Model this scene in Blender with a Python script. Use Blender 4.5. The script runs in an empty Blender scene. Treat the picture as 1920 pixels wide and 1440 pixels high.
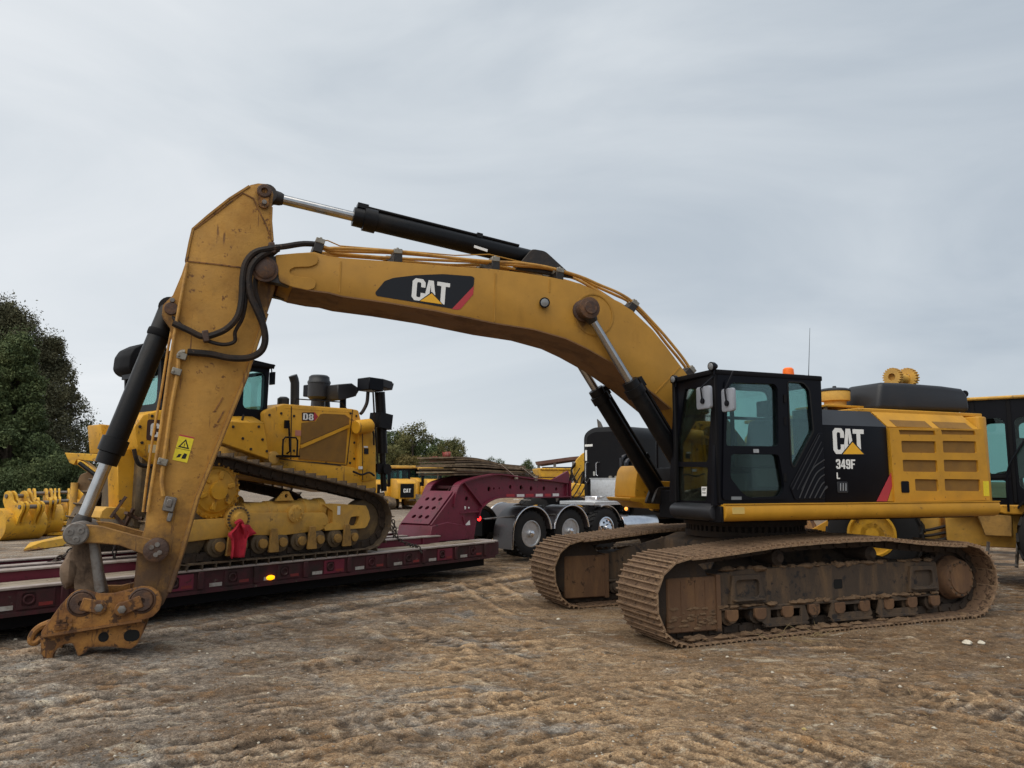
import bpy, bmesh, math, random
import numpy as np
from mathutils import Vector, Matrix, Euler
from mathutils.geometry import tessellate_polygon
random.seed(7)
PI = math.pi
scene = bpy.context.scene
col = scene.collection

# ------------------------------------------------------------------ camera, world, sun, exposure
CAM_F, CAM_PITCH, CAM_ROLL, CAM_H = 1416.3, 0.127, 0.002, 1.84
cd = bpy.data.cameras.new('camera')
cam = bpy.data.objects.new('camera', cd)
col.objects.link(cam)
cam.matrix_world = Matrix.Translation((0, 0, CAM_H)) @ Matrix.Rotation(PI / 2 + CAM_PITCH, 4, 'X') @ Matrix.Rotation(CAM_ROLL, 4, 'Z')
cd.sensor_width = 36
cd.lens = 36 * CAM_F / 1920
cd.clip_start = 0.1
cd.clip_end = 3000
scene.camera = cam

SUN_EL, SUN_AZ = math.radians(60), math.radians(-145)      # azimuth measured from +Y towards +X
world = bpy.data.worlds.new('World')
scene.world = world
world.use_nodes = True
nt = world.node_tree
nt.nodes.clear()
def N(nt, t, **kw):
    n = nt.nodes.new(t)
    for k, v in kw.items():
        if k.startswith('i_'):
            n.inputs[k[2:].replace('_', ' ')].default_value = v
        elif k.startswith('n_'):
            n.inputs[int(k[2:])].default_value = v
        else:
            setattr(n, k, v)
    return n
def ramp(nt, stops, interp='LINEAR'):
    n = nt.nodes.new('ShaderNodeValToRGB')
    cr = n.color_ramp
    cr.interpolation = interp
    while len(cr.elements) < len(stops):
        cr.elements.new(0.5)
    for e, (p, c) in zip(cr.elements, stops):
        e.position = p
        e.color = (c[0], c[1], c[2], 1) if hasattr(c, '__len__') else (c, c, c, 1)
    return n
out = N(nt, 'ShaderNodeOutputWorld')
sky = N(nt, 'ShaderNodeTexSky', sky_type='NISHITA', sun_disc=False, sun_elevation=SUN_EL, sun_rotation=SUN_AZ)
bg1 = N(nt, 'ShaderNodeBackground', i_Strength=0.07)
nt.links.new(sky.outputs[0], bg1.inputs[0])
tc = N(nt, 'ShaderNodeTexCoord')
mp = N(nt, 'ShaderNodeMapping')
mp.inputs['Scale'].default_value = (0.9, 0.9, 2.9)
mp.inputs['Rotation'].default_value = (0.10, -0.16, 0.5)
mp.inputs['Location'].default_value = (2.3, 0.7, 0.4)
nt.links.new(tc.outputs['Generated'], mp.inputs[0])
n1 = N(nt, 'ShaderNodeTexNoise', i_Scale=1.6, i_Detail=8.0, i_Roughness=0.52, i_Distortion=0.9)
nt.links.new(mp.outputs[0], n1.inputs['Vector'])
# the cloud deck thins out to the left (west) and thickens to the right
dot = N(nt, 'ShaderNodeVectorMath', operation='DOT_PRODUCT')
nt.links.new(tc.outputs['Generated'], dot.inputs[0])
dot.inputs[1].default_value = (-0.78, 0.0, -0.44)
m1 = N(nt, 'ShaderNodeMath', operation='MULTIPLY_ADD', n_1=0.50, n_2=0.62)
nt.links.new(dot.outputs['Value'], m1.inputs[0])
m2 = N(nt, 'ShaderNodeMath', operation='MULTIPLY_ADD', n_1=0.62, n_2=-0.31)
nt.links.new(n1.outputs[0], m2.inputs[0])
m3 = N(nt, 'ShaderNodeMath', operation='ADD')
nt.links.new(m1.outputs[0], m3.inputs[0]); nt.links.new(m2.outputs[0], m3.inputs[1])
cr = ramp(nt, [(0.12, (0.31, 0.365, 0.44)), (0.36, (0.46, 0.52, 0.585)), (0.58, (0.64, 0.69, 0.735)), (0.84, (0.84, 0.865, 0.89))])
nt.links.new(m3.outputs[0], cr.inputs[0])
bg2 = N(nt, 'ShaderNodeBackground', i_Strength=0.69)
nt.links.new(cr.outputs[0], bg2.inputs[0])
mx = N(nt, 'ShaderNodeMixShader', n_0=0.94)
nt.links.new(bg1.outputs[0], mx.inputs[1]); nt.links.new(bg2.outputs[0], mx.inputs[2])
nt.links.new(mx.outputs[0], out.inputs[0])

sl = bpy.data.lights.new('sun', 'SUN')
sl.energy = 1.5
sl.angle = math.radians(75)
sl.color = (1.0, 0.93, 0.82)
sun = bpy.data.objects.new('sun', sl)
col.objects.link(sun)
sd = Vector((math.sin(SUN_AZ) * math.cos(SUN_EL), math.cos(SUN_AZ) * math.cos(SUN_EL), math.sin(SUN_EL)))
sun.rotation_euler = sd.to_track_quat('Z', 'Y').to_euler()
scene.view_settings.view_transform = 'Standard'
scene.view_settings.look = 'None'
scene.view_settings.gamma = 1
scene.view_settings.exposure = 0.6
scene.view_settings.use_curve_mapping = False
scene.cycles.transparent_max_bounces = 32
scene.cycles.use_adaptive_sampling = False

# ------------------------------------------------------------------ frames: points measured in the photo put on real planes of a thing
def cam_ray(px, py):
    a, b = px - 960, py - 720
    cr_, sr_ = math.cos(CAM_ROLL), math.sin(CAM_ROLL)
    u = a * cr_ + b * sr_
    v = -a * sr_ + b * cr_
    c, s = math.cos(CAM_PITCH), math.sin(CAM_PITCH)
    yu = -v / CAM_F
    return (u / CAM_F, c - yu * s, s + yu * c)
class Frame:
    """local frame of a thing: origin, heading of local +x; gives local coordinates of a sight line on a local plane"""
    def __init__(self, x, y, ang, z=0.0):
        self.o = Vector((x, y, z)); self.ang = ang
        self.fx = (math.cos(ang), math.sin(ang)); self.fy = (-math.sin(ang), math.cos(ang))
    def _l(self, d):
        ox, oy = -self.o.x, -self.o.y
        return (ox * self.fx[0] + oy * self.fx[1], ox * self.fy[0] + oy * self.fy[1], CAM_H - self.o.z,
                d[0] * self.fx[0] + d[1] * self.fx[1], d[0] * self.fy[0] + d[1] * self.fy[1], d[2])
    def y(self, px, py, y):
        a, b, c, dx, dy, dz = self._l(cam_ray(px, py)); t = (y - b) / dy
        return (a + dx * t, c + dz * t)
    def x(self, px, py, x):
        a, b, c, dx, dy, dz = self._l(cam_ray(px, py)); t = (x - a) / dx
        return (b + dy * t, c + dz * t)
    def z(self, px, py, z):
        a, b, c, dx, dy, dz = self._l(cam_ray(px, py)); t = (z - c) / dz
        return (a + dx * t, b + dy * t)
    def poly(self, pts, y): return [self.y(p[0], p[1], y) for p in pts]
    def world(self, x, y, z=0):
        return Vector((self.o.x + x * self.fx[0] + y * self.fy[0], self.o.y + x * self.fx[1] + y * self.fy[1], self.o.z + z))

# ------------------------------------------------------------------ mesh builder
def resample(pts, n, closed=False):
    P = [Vector(p) for p in pts]
    if closed: P.append(P[0])
    L = [0]
    for a, b in zip(P, P[1:]): L.append(L[-1] + (b - a).length)
    out = []; k = 0
    for i in range(n):
        s = L[-1] * i / (n if closed else n - 1)
        while k < len(L) - 2 and L[k + 1] < s: k += 1
        t = (s - L[k]) / max(1e-9, L[k + 1] - L[k])
        out.append(P[k].lerp(P[k + 1], t))
    return out, L[-1]
def smooth_path(pts, n=6):
    """Catmull-Rom through the points"""
    P = [Vector(p) for p in pts]
    P = [P[0] * 2 - P[1]] + P + [P[-1] * 2 - P[-2]]
    out = []
    for i in range(1, len(P) - 2):
        a, b, c, d = P[i - 1:i + 3]
        for k in range(n):
            t = k / n
            out.append(0.5 * ((2 * b) + (c - a) * t + (2 * a - 5 * b + 4 * c - d) * t * t + (3 * b - a - 3 * c + d) * t ** 3))
    out.append(P[-2])
    return out
class MB:
    def __init__(self): self.v = []; self.f = []
    def add(self, vs, fs):
        b = len(self.v)
        self.v += [tuple(v) for v in vs]
        self.f += [tuple(i + b for i in f) for f in fs]
        return self
    def box(self, x0, x1, y0, y1, z0, z1):
        if x0 > x1: x0, x1 = x1, x0
        if y0 > y1: y0, y1 = y1, y0
        if z0 > z1: z0, z1 = z1, z0
        return self.add([(x0, y0, z0), (x1, y0, z0), (x1, y1, z0), (x0, y1, z0), (x0, y0, z1), (x1, y0, z1), (x1, y1, z1), (x0, y1, z1)],
                        [(3, 2, 1, 0), (4, 5, 6, 7), (0, 1, 5, 4), (1, 2, 6, 5), (2, 3, 7, 6), (3, 0, 4, 7)])
    def obox(self, c, size, M):
        c = Vector(c); sx, sy, sz = [s / 2 for s in size]
        vs = [c + M @ Vector((x, y, z)) for z in (-sz, sz) for x, y in ((-sx, -sy), (sx, -sy), (sx, sy), (-sx, sy))]
        return self.add(vs, [(3, 2, 1, 0), (4, 5, 6, 7), (0, 1, 5, 4), (1, 2, 6, 5), (2, 3, 7, 6), (3, 0, 4, 7)])
    def bar(self, a, b, w, h, up=(0, 0, 1)):
        """rectangular bar from a to b; w across, h along 'up'"""
        a, b = Vector(a), Vector(b); d = (b - a); L = d.length; d.normalize()
        u = Vector(up); s = d.cross(u)
        if s.length < 1e-4: s = d.cross(Vector((1, 0, 0)))
        s.normalize(); u = s.cross(d)
        M = Matrix((d, s, u)).transposed()
        return self.obox((a + b) / 2, (L, w, h), M)
    def prism(self, poly, a0, a1, axis='y', holes=()):
        if a0 > a1: a0, a1 = a1, a0
        def area(p): return sum(p[i - 1][0] * p[i][1] - p[i][0] * p[i - 1][1] for i in range(len(p)))
        poly = list(poly)
        if area(poly) < 0: poly.reverse()
        loops = [poly]
        for h in holes:
            h = list(h)
            if area(h) > 0: h.reverse()
            loops.append(h)
        def P(p, a):
            if axis == 'y': return (p[0], a, p[1])
            if axis == 'x': return (a, p[0], p[1])
            return (p[0], p[1], a)
        flat = [p for l in loops for p in l]; n = len(flat)
        vs = [P(p, a0) for p in flat] + [P(p, a1) for p in flat]
        fs = []
        flip = axis == 'y'
        if holes:
            tris = tessellate_polygon([[Vector((p[0], p[1], 0)) for p in l] for l in loops])
            for t in tris:
                a, b, c = t
                ar = (flat[b][0] - flat[a][0]) * (flat[c][1] - flat[a][1]) - (flat[c][0] - flat[a][0]) * (flat[b][1] - flat[a][1])
                if ar < 0: b, c = c, b
                fs.append((a, c, b)); fs.append((a + n, b + n, c + n))
        else:
            fs.append(tuple(reversed(range(n)))); fs.append(tuple(range(n, 2 * n)))
        k = 0
        for l in loops:
            m = len(l)
            for i in range(m):
                j = (i + 1) % m
                fs.append((k + i, k + j, k + j + n, k + i + n))
            k += m
        if flip: fs = [tuple(reversed(f)) for f in fs]
        return self.add(vs, fs)
    def tube(self, pts, r, n=8, caps=True, closed=False):
        P = [Vector(p) for p in pts]; m = len(P)
        rs = r if hasattr(r, '__len__') else [r] * m
        vs = []; fs = []; prev = None
        for i, p in enumerate(P):
            if closed: d = P[(i + 1) % m] - P[i - 1]
            else: d = P[min(i + 1, m - 1)] - P[max(i - 1, 0)]
            d.normalize()
            if prev is None:
                s = d.cross(Vector((0, 0, 1)))
                if s.length < 1e-3: s = d.cross(Vector((0, 1, 0)))
            else:
                s = prev - d * prev.dot(d)
            s.normalize(); prev = s; u = d.cross(s)
            for k in range(n):
                a = 2 * PI * k / n
                vs.append(p + (s * math.cos(a) + u * math.sin(a)) * rs[i])
        for i in range(m if closed else m - 1):
            j = (i + 1) % m
            for k in range(n):
                l = (k + 1) % n
                fs.append((i * n + k, i * n + l, j * n + l, j * n + k))
        if caps and not closed:
            fs.append(tuple(reversed(range(n)))); fs.append(tuple(range((m - 1) * n, m * n)))
        return self.add(vs, fs)
    def cyl(self, a, b, r, r1=None, n=20):
        return self.tube([a, b], [r, r if r1 is None else r1], n)
    def lathe(self, prof, o, ax, n=24, caps=True):
        """prof: (radius, distance along ax)"""
        o = Vector(o); ax = Vector(ax).normalized()
        s = ax.cross(Vector((0, 0, 1)))
        if s.length < 1e-3: s = ax.cross(Vector((1, 0, 0)))
        s.normalize(); u = ax.cross(s)
        vs = []; fs = []; m = len(prof)
        for r, h in prof:
            for k in range(n):
                a = 2 * PI * k / n
                vs.append(o + ax * h + (s * math.cos(a) + u * math.sin(a)) * max(r, 1e-4))
        for i in range(m - 1):
            for k in range(n):
                l = (k + 1) % n
                fs.append((i * n + k, i * n + l, (i + 1) * n + l, (i + 1) * n + k))
        if caps: fs.append(tuple(reversed(range(n)))); fs.append(tuple(range((m - 1) * n, m * n)))
        return self.add(vs, fs)
    def sphere(self, c, r, n=10, sz=1.0):
        c = Vector(c)
        prof = [(r * math.sin(PI * i / n), -r * sz * math.cos(PI * i / n)) for i in range(n + 1)]
        return self.lathe(prof, c, (0, 0, 1), n * 2)
    def mesh(self, name, bevel=0, seg=1, smooth=38):
        me = bpy.data.meshes.new(name)
        me.from_pydata(self.v, [], self.f)
        if bevel:
            bm = bmesh.new(); bm.from_mesh(me)
            es = [e for e in bm.edges if len(e.link_faces) == 2 and e.calc_face_angle(0) > 0.6]
            bmesh.ops.bevel(bm, geom=es, offset=bevel, segments=seg, profile=0.5, affect='EDGES', clamp_overlap=True)
            bm.to_mesh(me); bm.free()
        me.validate()
        if smooth:
            me.shade_smooth()
            me.set_sharp_from_angle(angle=math.radians(smooth))
        return me
    def build(self, name, mat, parent=None, bevel=0, seg=1, smooth=38, **tags):
        me = self.mesh(name, bevel, seg, smooth)
        return link(name, me, mat, parent, **tags)
def link(name, me, mat, parent=None, **tags):
    if mat is not None and not me.materials: me.materials.append(mat)
    o = bpy.data.objects.new(name, me)
    col.objects.link(o)
    if parent is not None: o.parent = parent
    for k, v in tags.items(): o[k] = v
    return o
def thing(name, label, cat, frame=None, loc=(0, 0, 0), rot=0.0, group=None):
    o = bpy.data.objects.new(name, None)
    col.objects.link(o)
    o.empty_display_size = 0.3
    if frame is not None: o.location = frame.o; o.rotation_euler = (0, 0, frame.ang)
    else: o.location = loc; o.rotation_euler = (0, 0, rot)
    o['label'] = label; o['category'] = cat
    if group: o['group'] = group
    return o
def node(name, parent):
    o = bpy.data.objects.new(name, None); col.objects.link(o); o.parent = parent; o.empty_display_size = 0.1
    return o
def copy_tree(o, parent=None):
    c = o.copy(); col.objects.link(c)
    if parent is not None: c.parent = parent
    for ch in list(o.children): copy_tree(ch, c)
    return c
def circ(cx, cy, r, n=16, a0=0.0, a1=2 * PI):
    full = abs(a1 - a0 - 2 * PI) < 1e-6
    return [(cx + r * math.cos(a0 + (a1 - a0) * i / (n if full else n - 1)), cy + r * math.sin(a0 + (a1 - a0) * i / (n if full else n - 1))) for i in range(n)]
def rrect(x0, x1, z0, z1, r, n=4):
    if x0 > x1: x0, x1 = x1, x0
    if z0 > z1: z0, z1 = z1, z0
    p = []
    for cx, cz, a in ((x1 - r, z1 - r, 0), (x0 + r, z1 - r, PI / 2), (x0 + r, z0 + r, PI), (x1 - r, z0 + r, 1.5 * PI)):
        p += circ(cx, cz, r, n, a, a + PI / 2)
    return p
def round_poly(poly, r, n=3):
    """round the corners of a polygon"""
    out = []; m = len(poly)
    for i in range(m):
        a, b, c = [Vector((p[0], p[1])) for p in (poly[i - 1], poly[i], poly[(i + 1) % m])]
        u, w = a - b, c - b; lu, lw = u.length, w.length
        d = min(r, lu * 0.45, lw * 0.45)
        p, q = b + u / lu * d, b + w / lw * d
        for k in range(n + 1):
            t = k / n
            x = p * (1 - t) ** 2 + b * 2 * t * (1 - t) + q * t * t
            out.append((x.x, x.y))
    return out
def inset(poly, d):
    """shrink a polygon towards its inside by d"""
    m = len(poly); ar = sum(poly[i - 1][0] * poly[i][1] - poly[i][0] * poly[i - 1][1] for i in range(m))
    s = 1 if ar > 0 else -1
    out = []
    for i in range(m):
        a, b, c = [Vector((p[0], p[1])) for p in (poly[i - 1], poly[i], poly[(i + 1) % m])]
        u = (b - a).normalized(); w = (c - b).normalized()
        nu = Vector((-u.y, u.x)) * s; nw = Vector((-w.y, w.x)) * s
        k = nu + nw; l = max(0.3, k.length_squared / 2)
        q = b + k / (2 * l) * d * 1.0 * (2 / 2)
        q = b + k * (d / (1 + nu.dot(nw)) if 1 + nu.dot(nw) > 0.2 else d)
        out.append((q.x, q.y))
    return out

# ------------------------------------------------------------------ lettering (block letters in a unit box)
GL = {
 'C': ([(.22, 0), (.78, 0), (1, .14), (1, .37), (.67, .37), (.67, .21), (.6, .16), (.42, .16), (.35, .21), (.35, .79), (.42, .84), (.6, .84), (.67, .79), (.67, .63), (1, .63), (1, .86), (.78, 1), (.22, 1), (0, .86), (0, .14)], []),
 'A': ([(0, 0), (.33, 0), (.38, .2), (.62, .2), (.67, 0), (1, 0), (.70, 1), (.30, 1)], [[(.43, .37), (.57, .37), (.5, .80)]]),
 'T': ([(.33, 0), (.67, 0), (.67, .82), (1, .82), (1, 1), (0, 1), (0, .82), (.33, .82)], []),
 'L': ([(0, 0), (1, 0), (1, .17), (.36, .17), (.36, 1), (0, 1)], []),
 'F': ([(0, 0), (.36, 0), (.36, .42), (.85, .42), (.85, .58), (.36, .58), (.36, .83), (1, .83), (1, 1), (0, 1)], []),
 'D': ([(0, 0), (.7, 0), (1, .16), (1, .84), (.7, 1), (0, 1)], [[(.36, .16), (.36, .84), (.6, .84), (.66, .78), (.66, .22), (.6, .16)]]),
 '8': ([(.25, 0), (.75, 0), (1, .14), (1, .38), (.80, .5), (.96, .62), (.96, .87), (.72, 1), (.28, 1), (.04, .87), (.04, .62), (.2, .5), (0, .38), (0, .14)],
       [[(.36, .16), (.64, .16), (.64, .43), (.36, .43)], [(.36, .58), (.64, .58), (.64, .85), (.36, .85)]]),
 '9': ([(.22, 0), (.78, 0), (1, .13), (1, .87), (.78, 1), (.22, 1), (0, .87), (0, .5), (.2, .38), (.64, .38), (.64, .16), (.38, .16), (.38, .27), (0, .27), (0, .13)],
       [[(.36, .54), (.64, .54), (.64, .84), (.36, .84)]]),
 '4': ([(.52, 0), (.86, 0), (.86, .2), (1, .2), (1, .37), (.86, .37), (.86, 1), (.5, 1), (0, .38), (0, .2), (.52, .2)], [[(.25, .37), (.52, .37), (.52, .72)]]),
 '3': ([(.22, 0), (.78, 0), (1, .13), (1, .42), (.88, .5), (1, .58), (1, .87), (.78, 1), (.22, 1), (0, .87), (0, .7), (.36, .7), (.36, .84), (.64, .84), (.64, .58), (.3, .58), (.3, .43), (.64, .43), (.64, .16), (.36, .16), (.36, .3), (0, .3), (0, .13)], []),
}
def letters(mb, text, o, right, up, h, w, gap, t=0.004):
    """block letters standing t proud of a plane; o = lower left corner"""
    o, right, up = Vector(o), Vector(right).normalized(), Vector(up).normalized()
    nrm = right.cross(up)
    x = 0
    for ch in text:
        if ch == ' ': x += w * 0.6; continue
        p, hs = GL[ch]
        sub = MB().prism(p, 0, t, 'z', hs)
        mb.add([o + right * (x + a * w) + up * (b * h) + nrm * c for a, b, c in sub.v], sub.f)
        x += w + gap
    return x
def on_plane(mb, poly, o, right, up, t0, t1, holes=()):
    o, right, up = Vector(o), Vector(right).normalized(), Vector(up).normalized()
    nrm = right.cross(up)
    sub = MB().prism(poly, t0, t1, 'z', holes)
    mb.add([o + right * a + up * b + nrm * c for a, b, c in sub.v], sub.f)
    return mb

# ------------------------------------------------------------------ materials
MATS = {}
def mat(name, base, rough=0.5, metal=0.0, dirt=None, amt=0.3, dscale=1.3, spots=None, sp=0.0, spscale=9.0, streak=0.0, bump=0.0, bscale=30.0, spec=0.5, coat=0.0, var=0.12, soft=0.25, mudz=None, edge=None, scr=None, stains=()):
    if name in MATS: return MATS[name]
    m = bpy.data.materials.new(name); m.use_nodes = True
    nt = m.node_tree; nt.nodes.clear(); L = nt.links.new
    out = N(nt, 'ShaderNodeOutputMaterial'); b = N(nt, 'ShaderNodeBsdfPrincipled')
    L(b.outputs[0], out.inputs[0])
    b.inputs['Metallic'].default_value = metal
    b.inputs['Specular IOR Level'].default_value = spec
    b.inputs['Coat Weight'].default_value = coat
    tc = N(nt, 'ShaderNodeTexCoord')
    c4 = lambda c: (c[0], c[1], c[2], 1)
    nz = N(nt, 'ShaderNodeTexNoise', i_Scale=dscale * 2.7, i_Detail=5.0, i_Roughness=0.6)
    L(tc.outputs['Object'], nz.inputs['Vector'])
    r0 = ramp(nt, [(0.3, tuple(x * (1 - var) for x in base)), (0.7, tuple(min(1, x * (1 + var)) for x in base))])
    L(nz.outputs[0], r0.inputs[0])
    cur = r0.outputs[0]; rgh = None
    if dirt is not None:
        mp = N(nt, 'ShaderNodeMapping')
        if streak: mp.inputs['Scale'].default_value = (streak, streak, 0.55)
        mp.inputs['Location'].default_value = (3.1, 1.7, 5.3)
        L(tc.outputs['Object'], mp.inputs[0])
        n2 = N(nt, 'ShaderNodeTexNoise', i_Scale=dscale, i_Detail=9.0, i_Roughness=0.68, i_Distortion=0.3)
        L(mp.outputs[0], n2.inputs['Vector'])
        lo = 0.68 - 0.42 * amt
        r2 = ramp(nt, [(lo, 0.0), (min(1, lo + soft), min(1.0, 0.35 + amt))])
        L(n2.outputs[0], r2.inputs[0])
        mxx = N(nt, 'ShaderNodeMix', data_type='RGBA')
        L(r2.outputs[0], mxx.inputs[0]); L(cur, mxx.inputs[6]); mxx.inputs[7].default_value = c4(dirt)
        cur = mxx.outputs[2]; rgh = r2.outputs[0]
    if spots is not None:
        n3 = N(nt, 'ShaderNodeTexNoise', i_Scale=spscale, i_Detail=4.0, i_Roughness=0.7)
        L(tc.outputs['Object'], n3.inputs['Vector'])
        lo = 0.67 - 0.28 * sp
        r3 = ramp(nt, [(lo, 0.0), (lo + 0.07, 0.9)])
        L(n3.outputs[0], r3.inputs[0])
        m3 = N(nt, 'ShaderNodeMix', data_type='RGBA')
        L(r3.outputs[0], m3.inputs[0]); L(cur, m3.inputs[6]); m3.inputs[7].default_value = c4(spots)
        cur = m3.outputs[2]
    if scr is not None:                      # directional scrapes
        m9 = N(nt, 'ShaderNodeMapping'); m9.inputs['Rotation'].default_value = (0, scr[0], 0); m9.inputs['Scale'].default_value = (9, 3, 0.9); L(tc.outputs['Object'], m9.inputs[0])
        n9 = N(nt, 'ShaderNodeTexNoise', i_Scale=1.6, i_Detail=5.0, i_Roughness=0.6); L(m9.outputs[0], n9.inputs['Vector'])
        r9 = ramp(nt, [(scr[2], 0.0), (scr[2] + 0.04, 0.8)]); L(n9.outputs[0], r9.inputs[0])
        x9 = N(nt, 'ShaderNodeMix', data_type='RGBA'); L(r9.outputs[0], x9.inputs[0]); L(cur, x9.inputs[6]); x9.inputs[7].default_value = c4(scr[1]); cur = x9.outputs[2]
    for (sx_, sz_, sr_) in stains:           # grease and rust spread round a pin, running down a little
        n10 = N(nt, 'ShaderNodeTexNoise', i_Scale=5.0, i_Detail=7.0, i_Roughness=0.7); L(tc.outputs['Object'], n10.inputs['Vector'])
        v1 = N(nt, 'ShaderNodeVectorMath', operation='SUBTRACT'); L(tc.outputs['Object'], v1.inputs[0]); v1.inputs[1].default_value = (sx_, 0, sz_ - sr_ * 0.25)
        v2 = N(nt, 'ShaderNodeVectorMath', operation='MULTIPLY'); L(v1.outputs[0], v2.inputs[0]); v2.inputs[1].default_value = (1 / sr_, 0, 0.75 / sr_)
        v3 = N(nt, 'ShaderNodeVectorMath', operation='LENGTH'); L(v2.outputs[0], v3.inputs[0])
        a1 = N(nt, 'ShaderNodeMath', operation='MULTIPLY_ADD', n_1=1.3); L(n10.outputs[0], a1.inputs[0]); L(v3.outputs['Value'], a1.inputs[2])
        r10 = ramp(nt, [(0.72, 0.85), (1.45, 0.0)]); sc10 = N(nt, 'ShaderNodeMath', operation='MULTIPLY', n_1=0.8); L(a1.outputs[0], sc10.inputs[0]); L(sc10.outputs[0], r10.inputs[0])
        r10.color_ramp.elements[0].position = 0.58; r10.color_ramp.elements[1].position = 1.0
        x10 = N(nt, 'ShaderNodeMix', data_type='RGBA'); L(r10.outputs[0], x10.inputs[0]); L(cur, x10.inputs[6]); x10.inputs[7].default_value = (0.055, 0.027, 0.014, 1); cur = x10.outputs[2]
    if mudz is not None:
        z0, z1, mc = mudz
        sx = N(nt, 'ShaderNodeSeparateXYZ'); L(tc.outputs['Object'], sx.inputs[0])
        n5 = N(nt, 'ShaderNodeTexNoise', i_Scale=3.2, i_Detail=8.0, i_Roughness=0.7); L(tc.outputs['Object'], n5.inputs['Vector'])
        ma = N(nt, 'ShaderNodeMapRange'); ma.inputs[1].default_value = z1; ma.inputs[2].default_value = z0; L(sx.outputs['Z'], ma.inputs[0])
        mb_ = N(nt, 'ShaderNodeMath', operation='MULTIPLY_ADD', n_1=2.6, n_2=-1.75); L(n5.outputs[0], mb_.inputs[0])
        mc_ = N(nt, 'ShaderNodeMath', operation='MULTIPLY_ADD', n_1=1.6); mc_.use_clamp = True; L(ma.outputs[0], mc_.inputs[0]); L(mb_.outputs[0], mc_.inputs[2])
        me_ = N(nt, 'ShaderNodeMath', operation='MULTIPLY'); me_.use_clamp = True; L(mc_.outputs[0], me_.inputs[0]); L(ma.outputs[0], me_.inputs[1])
        m5 = N(nt, 'ShaderNodeMix', data_type='RGBA'); L(mc_.outputs[0], m5.inputs[0]); L(cur, m5.inputs[6]); m5.inputs[7].default_value = c4(mc)
        cur = m5.outputs[2]
    if edge is not None:
        er, ec = edge
        bv = N(nt, 'ShaderNodeBevel', samples=4); bv.inputs[0].default_value = er
        ge = N(nt, 'ShaderNodeNewGeometry'); dt = N(nt, 'ShaderNodeVectorMath', operation='DOT_PRODUCT'); L(bv.outputs[0], dt.inputs[0]); L(ge.outputs['Normal'], dt.inputs[1])
        n6 = N(nt, 'ShaderNodeTexNoise', i_Scale=7.0, i_Detail=7.0, i_Roughness=0.7); L(tc.outputs['Object'], n6.inputs['Vector'])
        m6 = N(nt, 'ShaderNodeMath', operation='MULTIPLY_ADD', n_1=0.30, n_2=-0.12); L(n6.outputs[0], m6.inputs[0])
        m7 = N(nt, 'ShaderNodeMath', operation='SUBTRACT'); L(dt.outputs['Value'], m7.inputs[0]); L(m6.outputs[0], m7.inputs[1])
        r6 = ramp(nt, [(0.84, 0.9), (0.95, 0.0)]); L(m7.outputs[0], r6.inputs[0])
        m8 = N(nt, 'ShaderNodeMix', data_type='RGBA'); L(r6.outputs[0], m8.inputs[0]); L(cur, m8.inputs[6]); m8.inputs[7].default_value = c4(ec)
        cur = m8.outputs[2]
    L(cur, b.inputs['Base Color'])
    rr = N(nt, 'ShaderNodeMath', operation='MULTIPLY_ADD', n_1=0.3, n_2=max(0.02, rough - 0.1))
    L(nz.outputs[0], rr.inputs[0])
    if rgh is not None:
        ra = N(nt, 'ShaderNodeMath', operation='MULTIPLY_ADD', n_1=0.3); ra.use_clamp = True
        L(rgh, ra.inputs[0]); L(rr.outputs[0], ra.inputs[2]); L(ra.outputs[0], b.inputs['Roughness'])
    else: L(rr.outputs[0], b.inputs['Roughness'])
    if bump:
        n4 = N(nt, 'ShaderNodeTexNoise', i_Scale=bscale, i_Detail=4.0, i_Roughness=0.65)
        L(tc.outputs['Object'], n4.inputs['Vector'])
        bp = N(nt, 'ShaderNodeBump', i_Strength=bump, i_Distance=0.02)
        L(n4.outputs[0], bp.inputs['Height']); L(bp.outputs[0], b.inputs['Normal'])
    MATS[name] = m
    return m
def emis(name, c, s):
    m = mat(name, c, 0.3); b = [n for n in m.node_tree.nodes if n.type == 'BSDF_PRINCIPLED'][0]
    b.inputs['Emission Color'].default_value = (*c, 1); b.inputs['Emission Strength'].default_value = s
    return m
def glass(name, tint, refl=1.0, dust=0.06):
    m = bpy.data.materials.new(name); m.use_nodes = True
    nt = m.node_tree; nt.nodes.clear(); L = nt.links.new
    out = N(nt, 'ShaderNodeOutputMaterial')
    tr = N(nt, 'ShaderNodeBsdfTransparent'); tr.inputs[0].default_value = (*tint, 1)
    gl = N(nt, 'ShaderNodeBsdfGlossy', i_Roughness=0.01); gl.inputs[0].default_value = (0.9, 0.95, 0.95, 1)
    fr = N(nt, 'ShaderNodeFresnel', i_IOR=1.6)
    mu = N(nt, 'ShaderNodeMath', operation='MULTIPLY', n_1=refl); mu.use_clamp = True
    L(fr.outputs[0], mu.inputs[0])
    mx = N(nt, 'ShaderNodeMixShader'); L(mu.outputs[0], mx.inputs[0]); L(tr.outputs[0], mx.inputs[1]); L(gl.outputs[0], mx.inputs[2])
    df = N(nt, 'ShaderNodeBsdfDiffuse'); df.inputs[0].default_value = (0.25, 0.23, 0.19, 1)
    tc = N(nt, 'ShaderNodeTexCoord'); nz = N(nt, 'ShaderNodeTexNoise', i_Scale=2.2, i_Detail=7.0, i_Roughness=0.65)
    L(tc.outputs['Object'], nz.inputs['Vector'])
    rp = ramp(nt, [(0.35, 0.0), (0.75, dust * 3)]); L(nz.outputs[0], rp.inputs[0])
    m2 = N(nt, 'ShaderNodeMixShader'); L(rp.outputs[0], m2.inputs[0]); L(mx.outputs[0], m2.inputs[1]); L(df.outputs[0], m2.inputs[2])
    L(m2.outputs[0], out.inputs[0])
    return m
RUST = (0.075, 0.032, 0.015)
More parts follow.
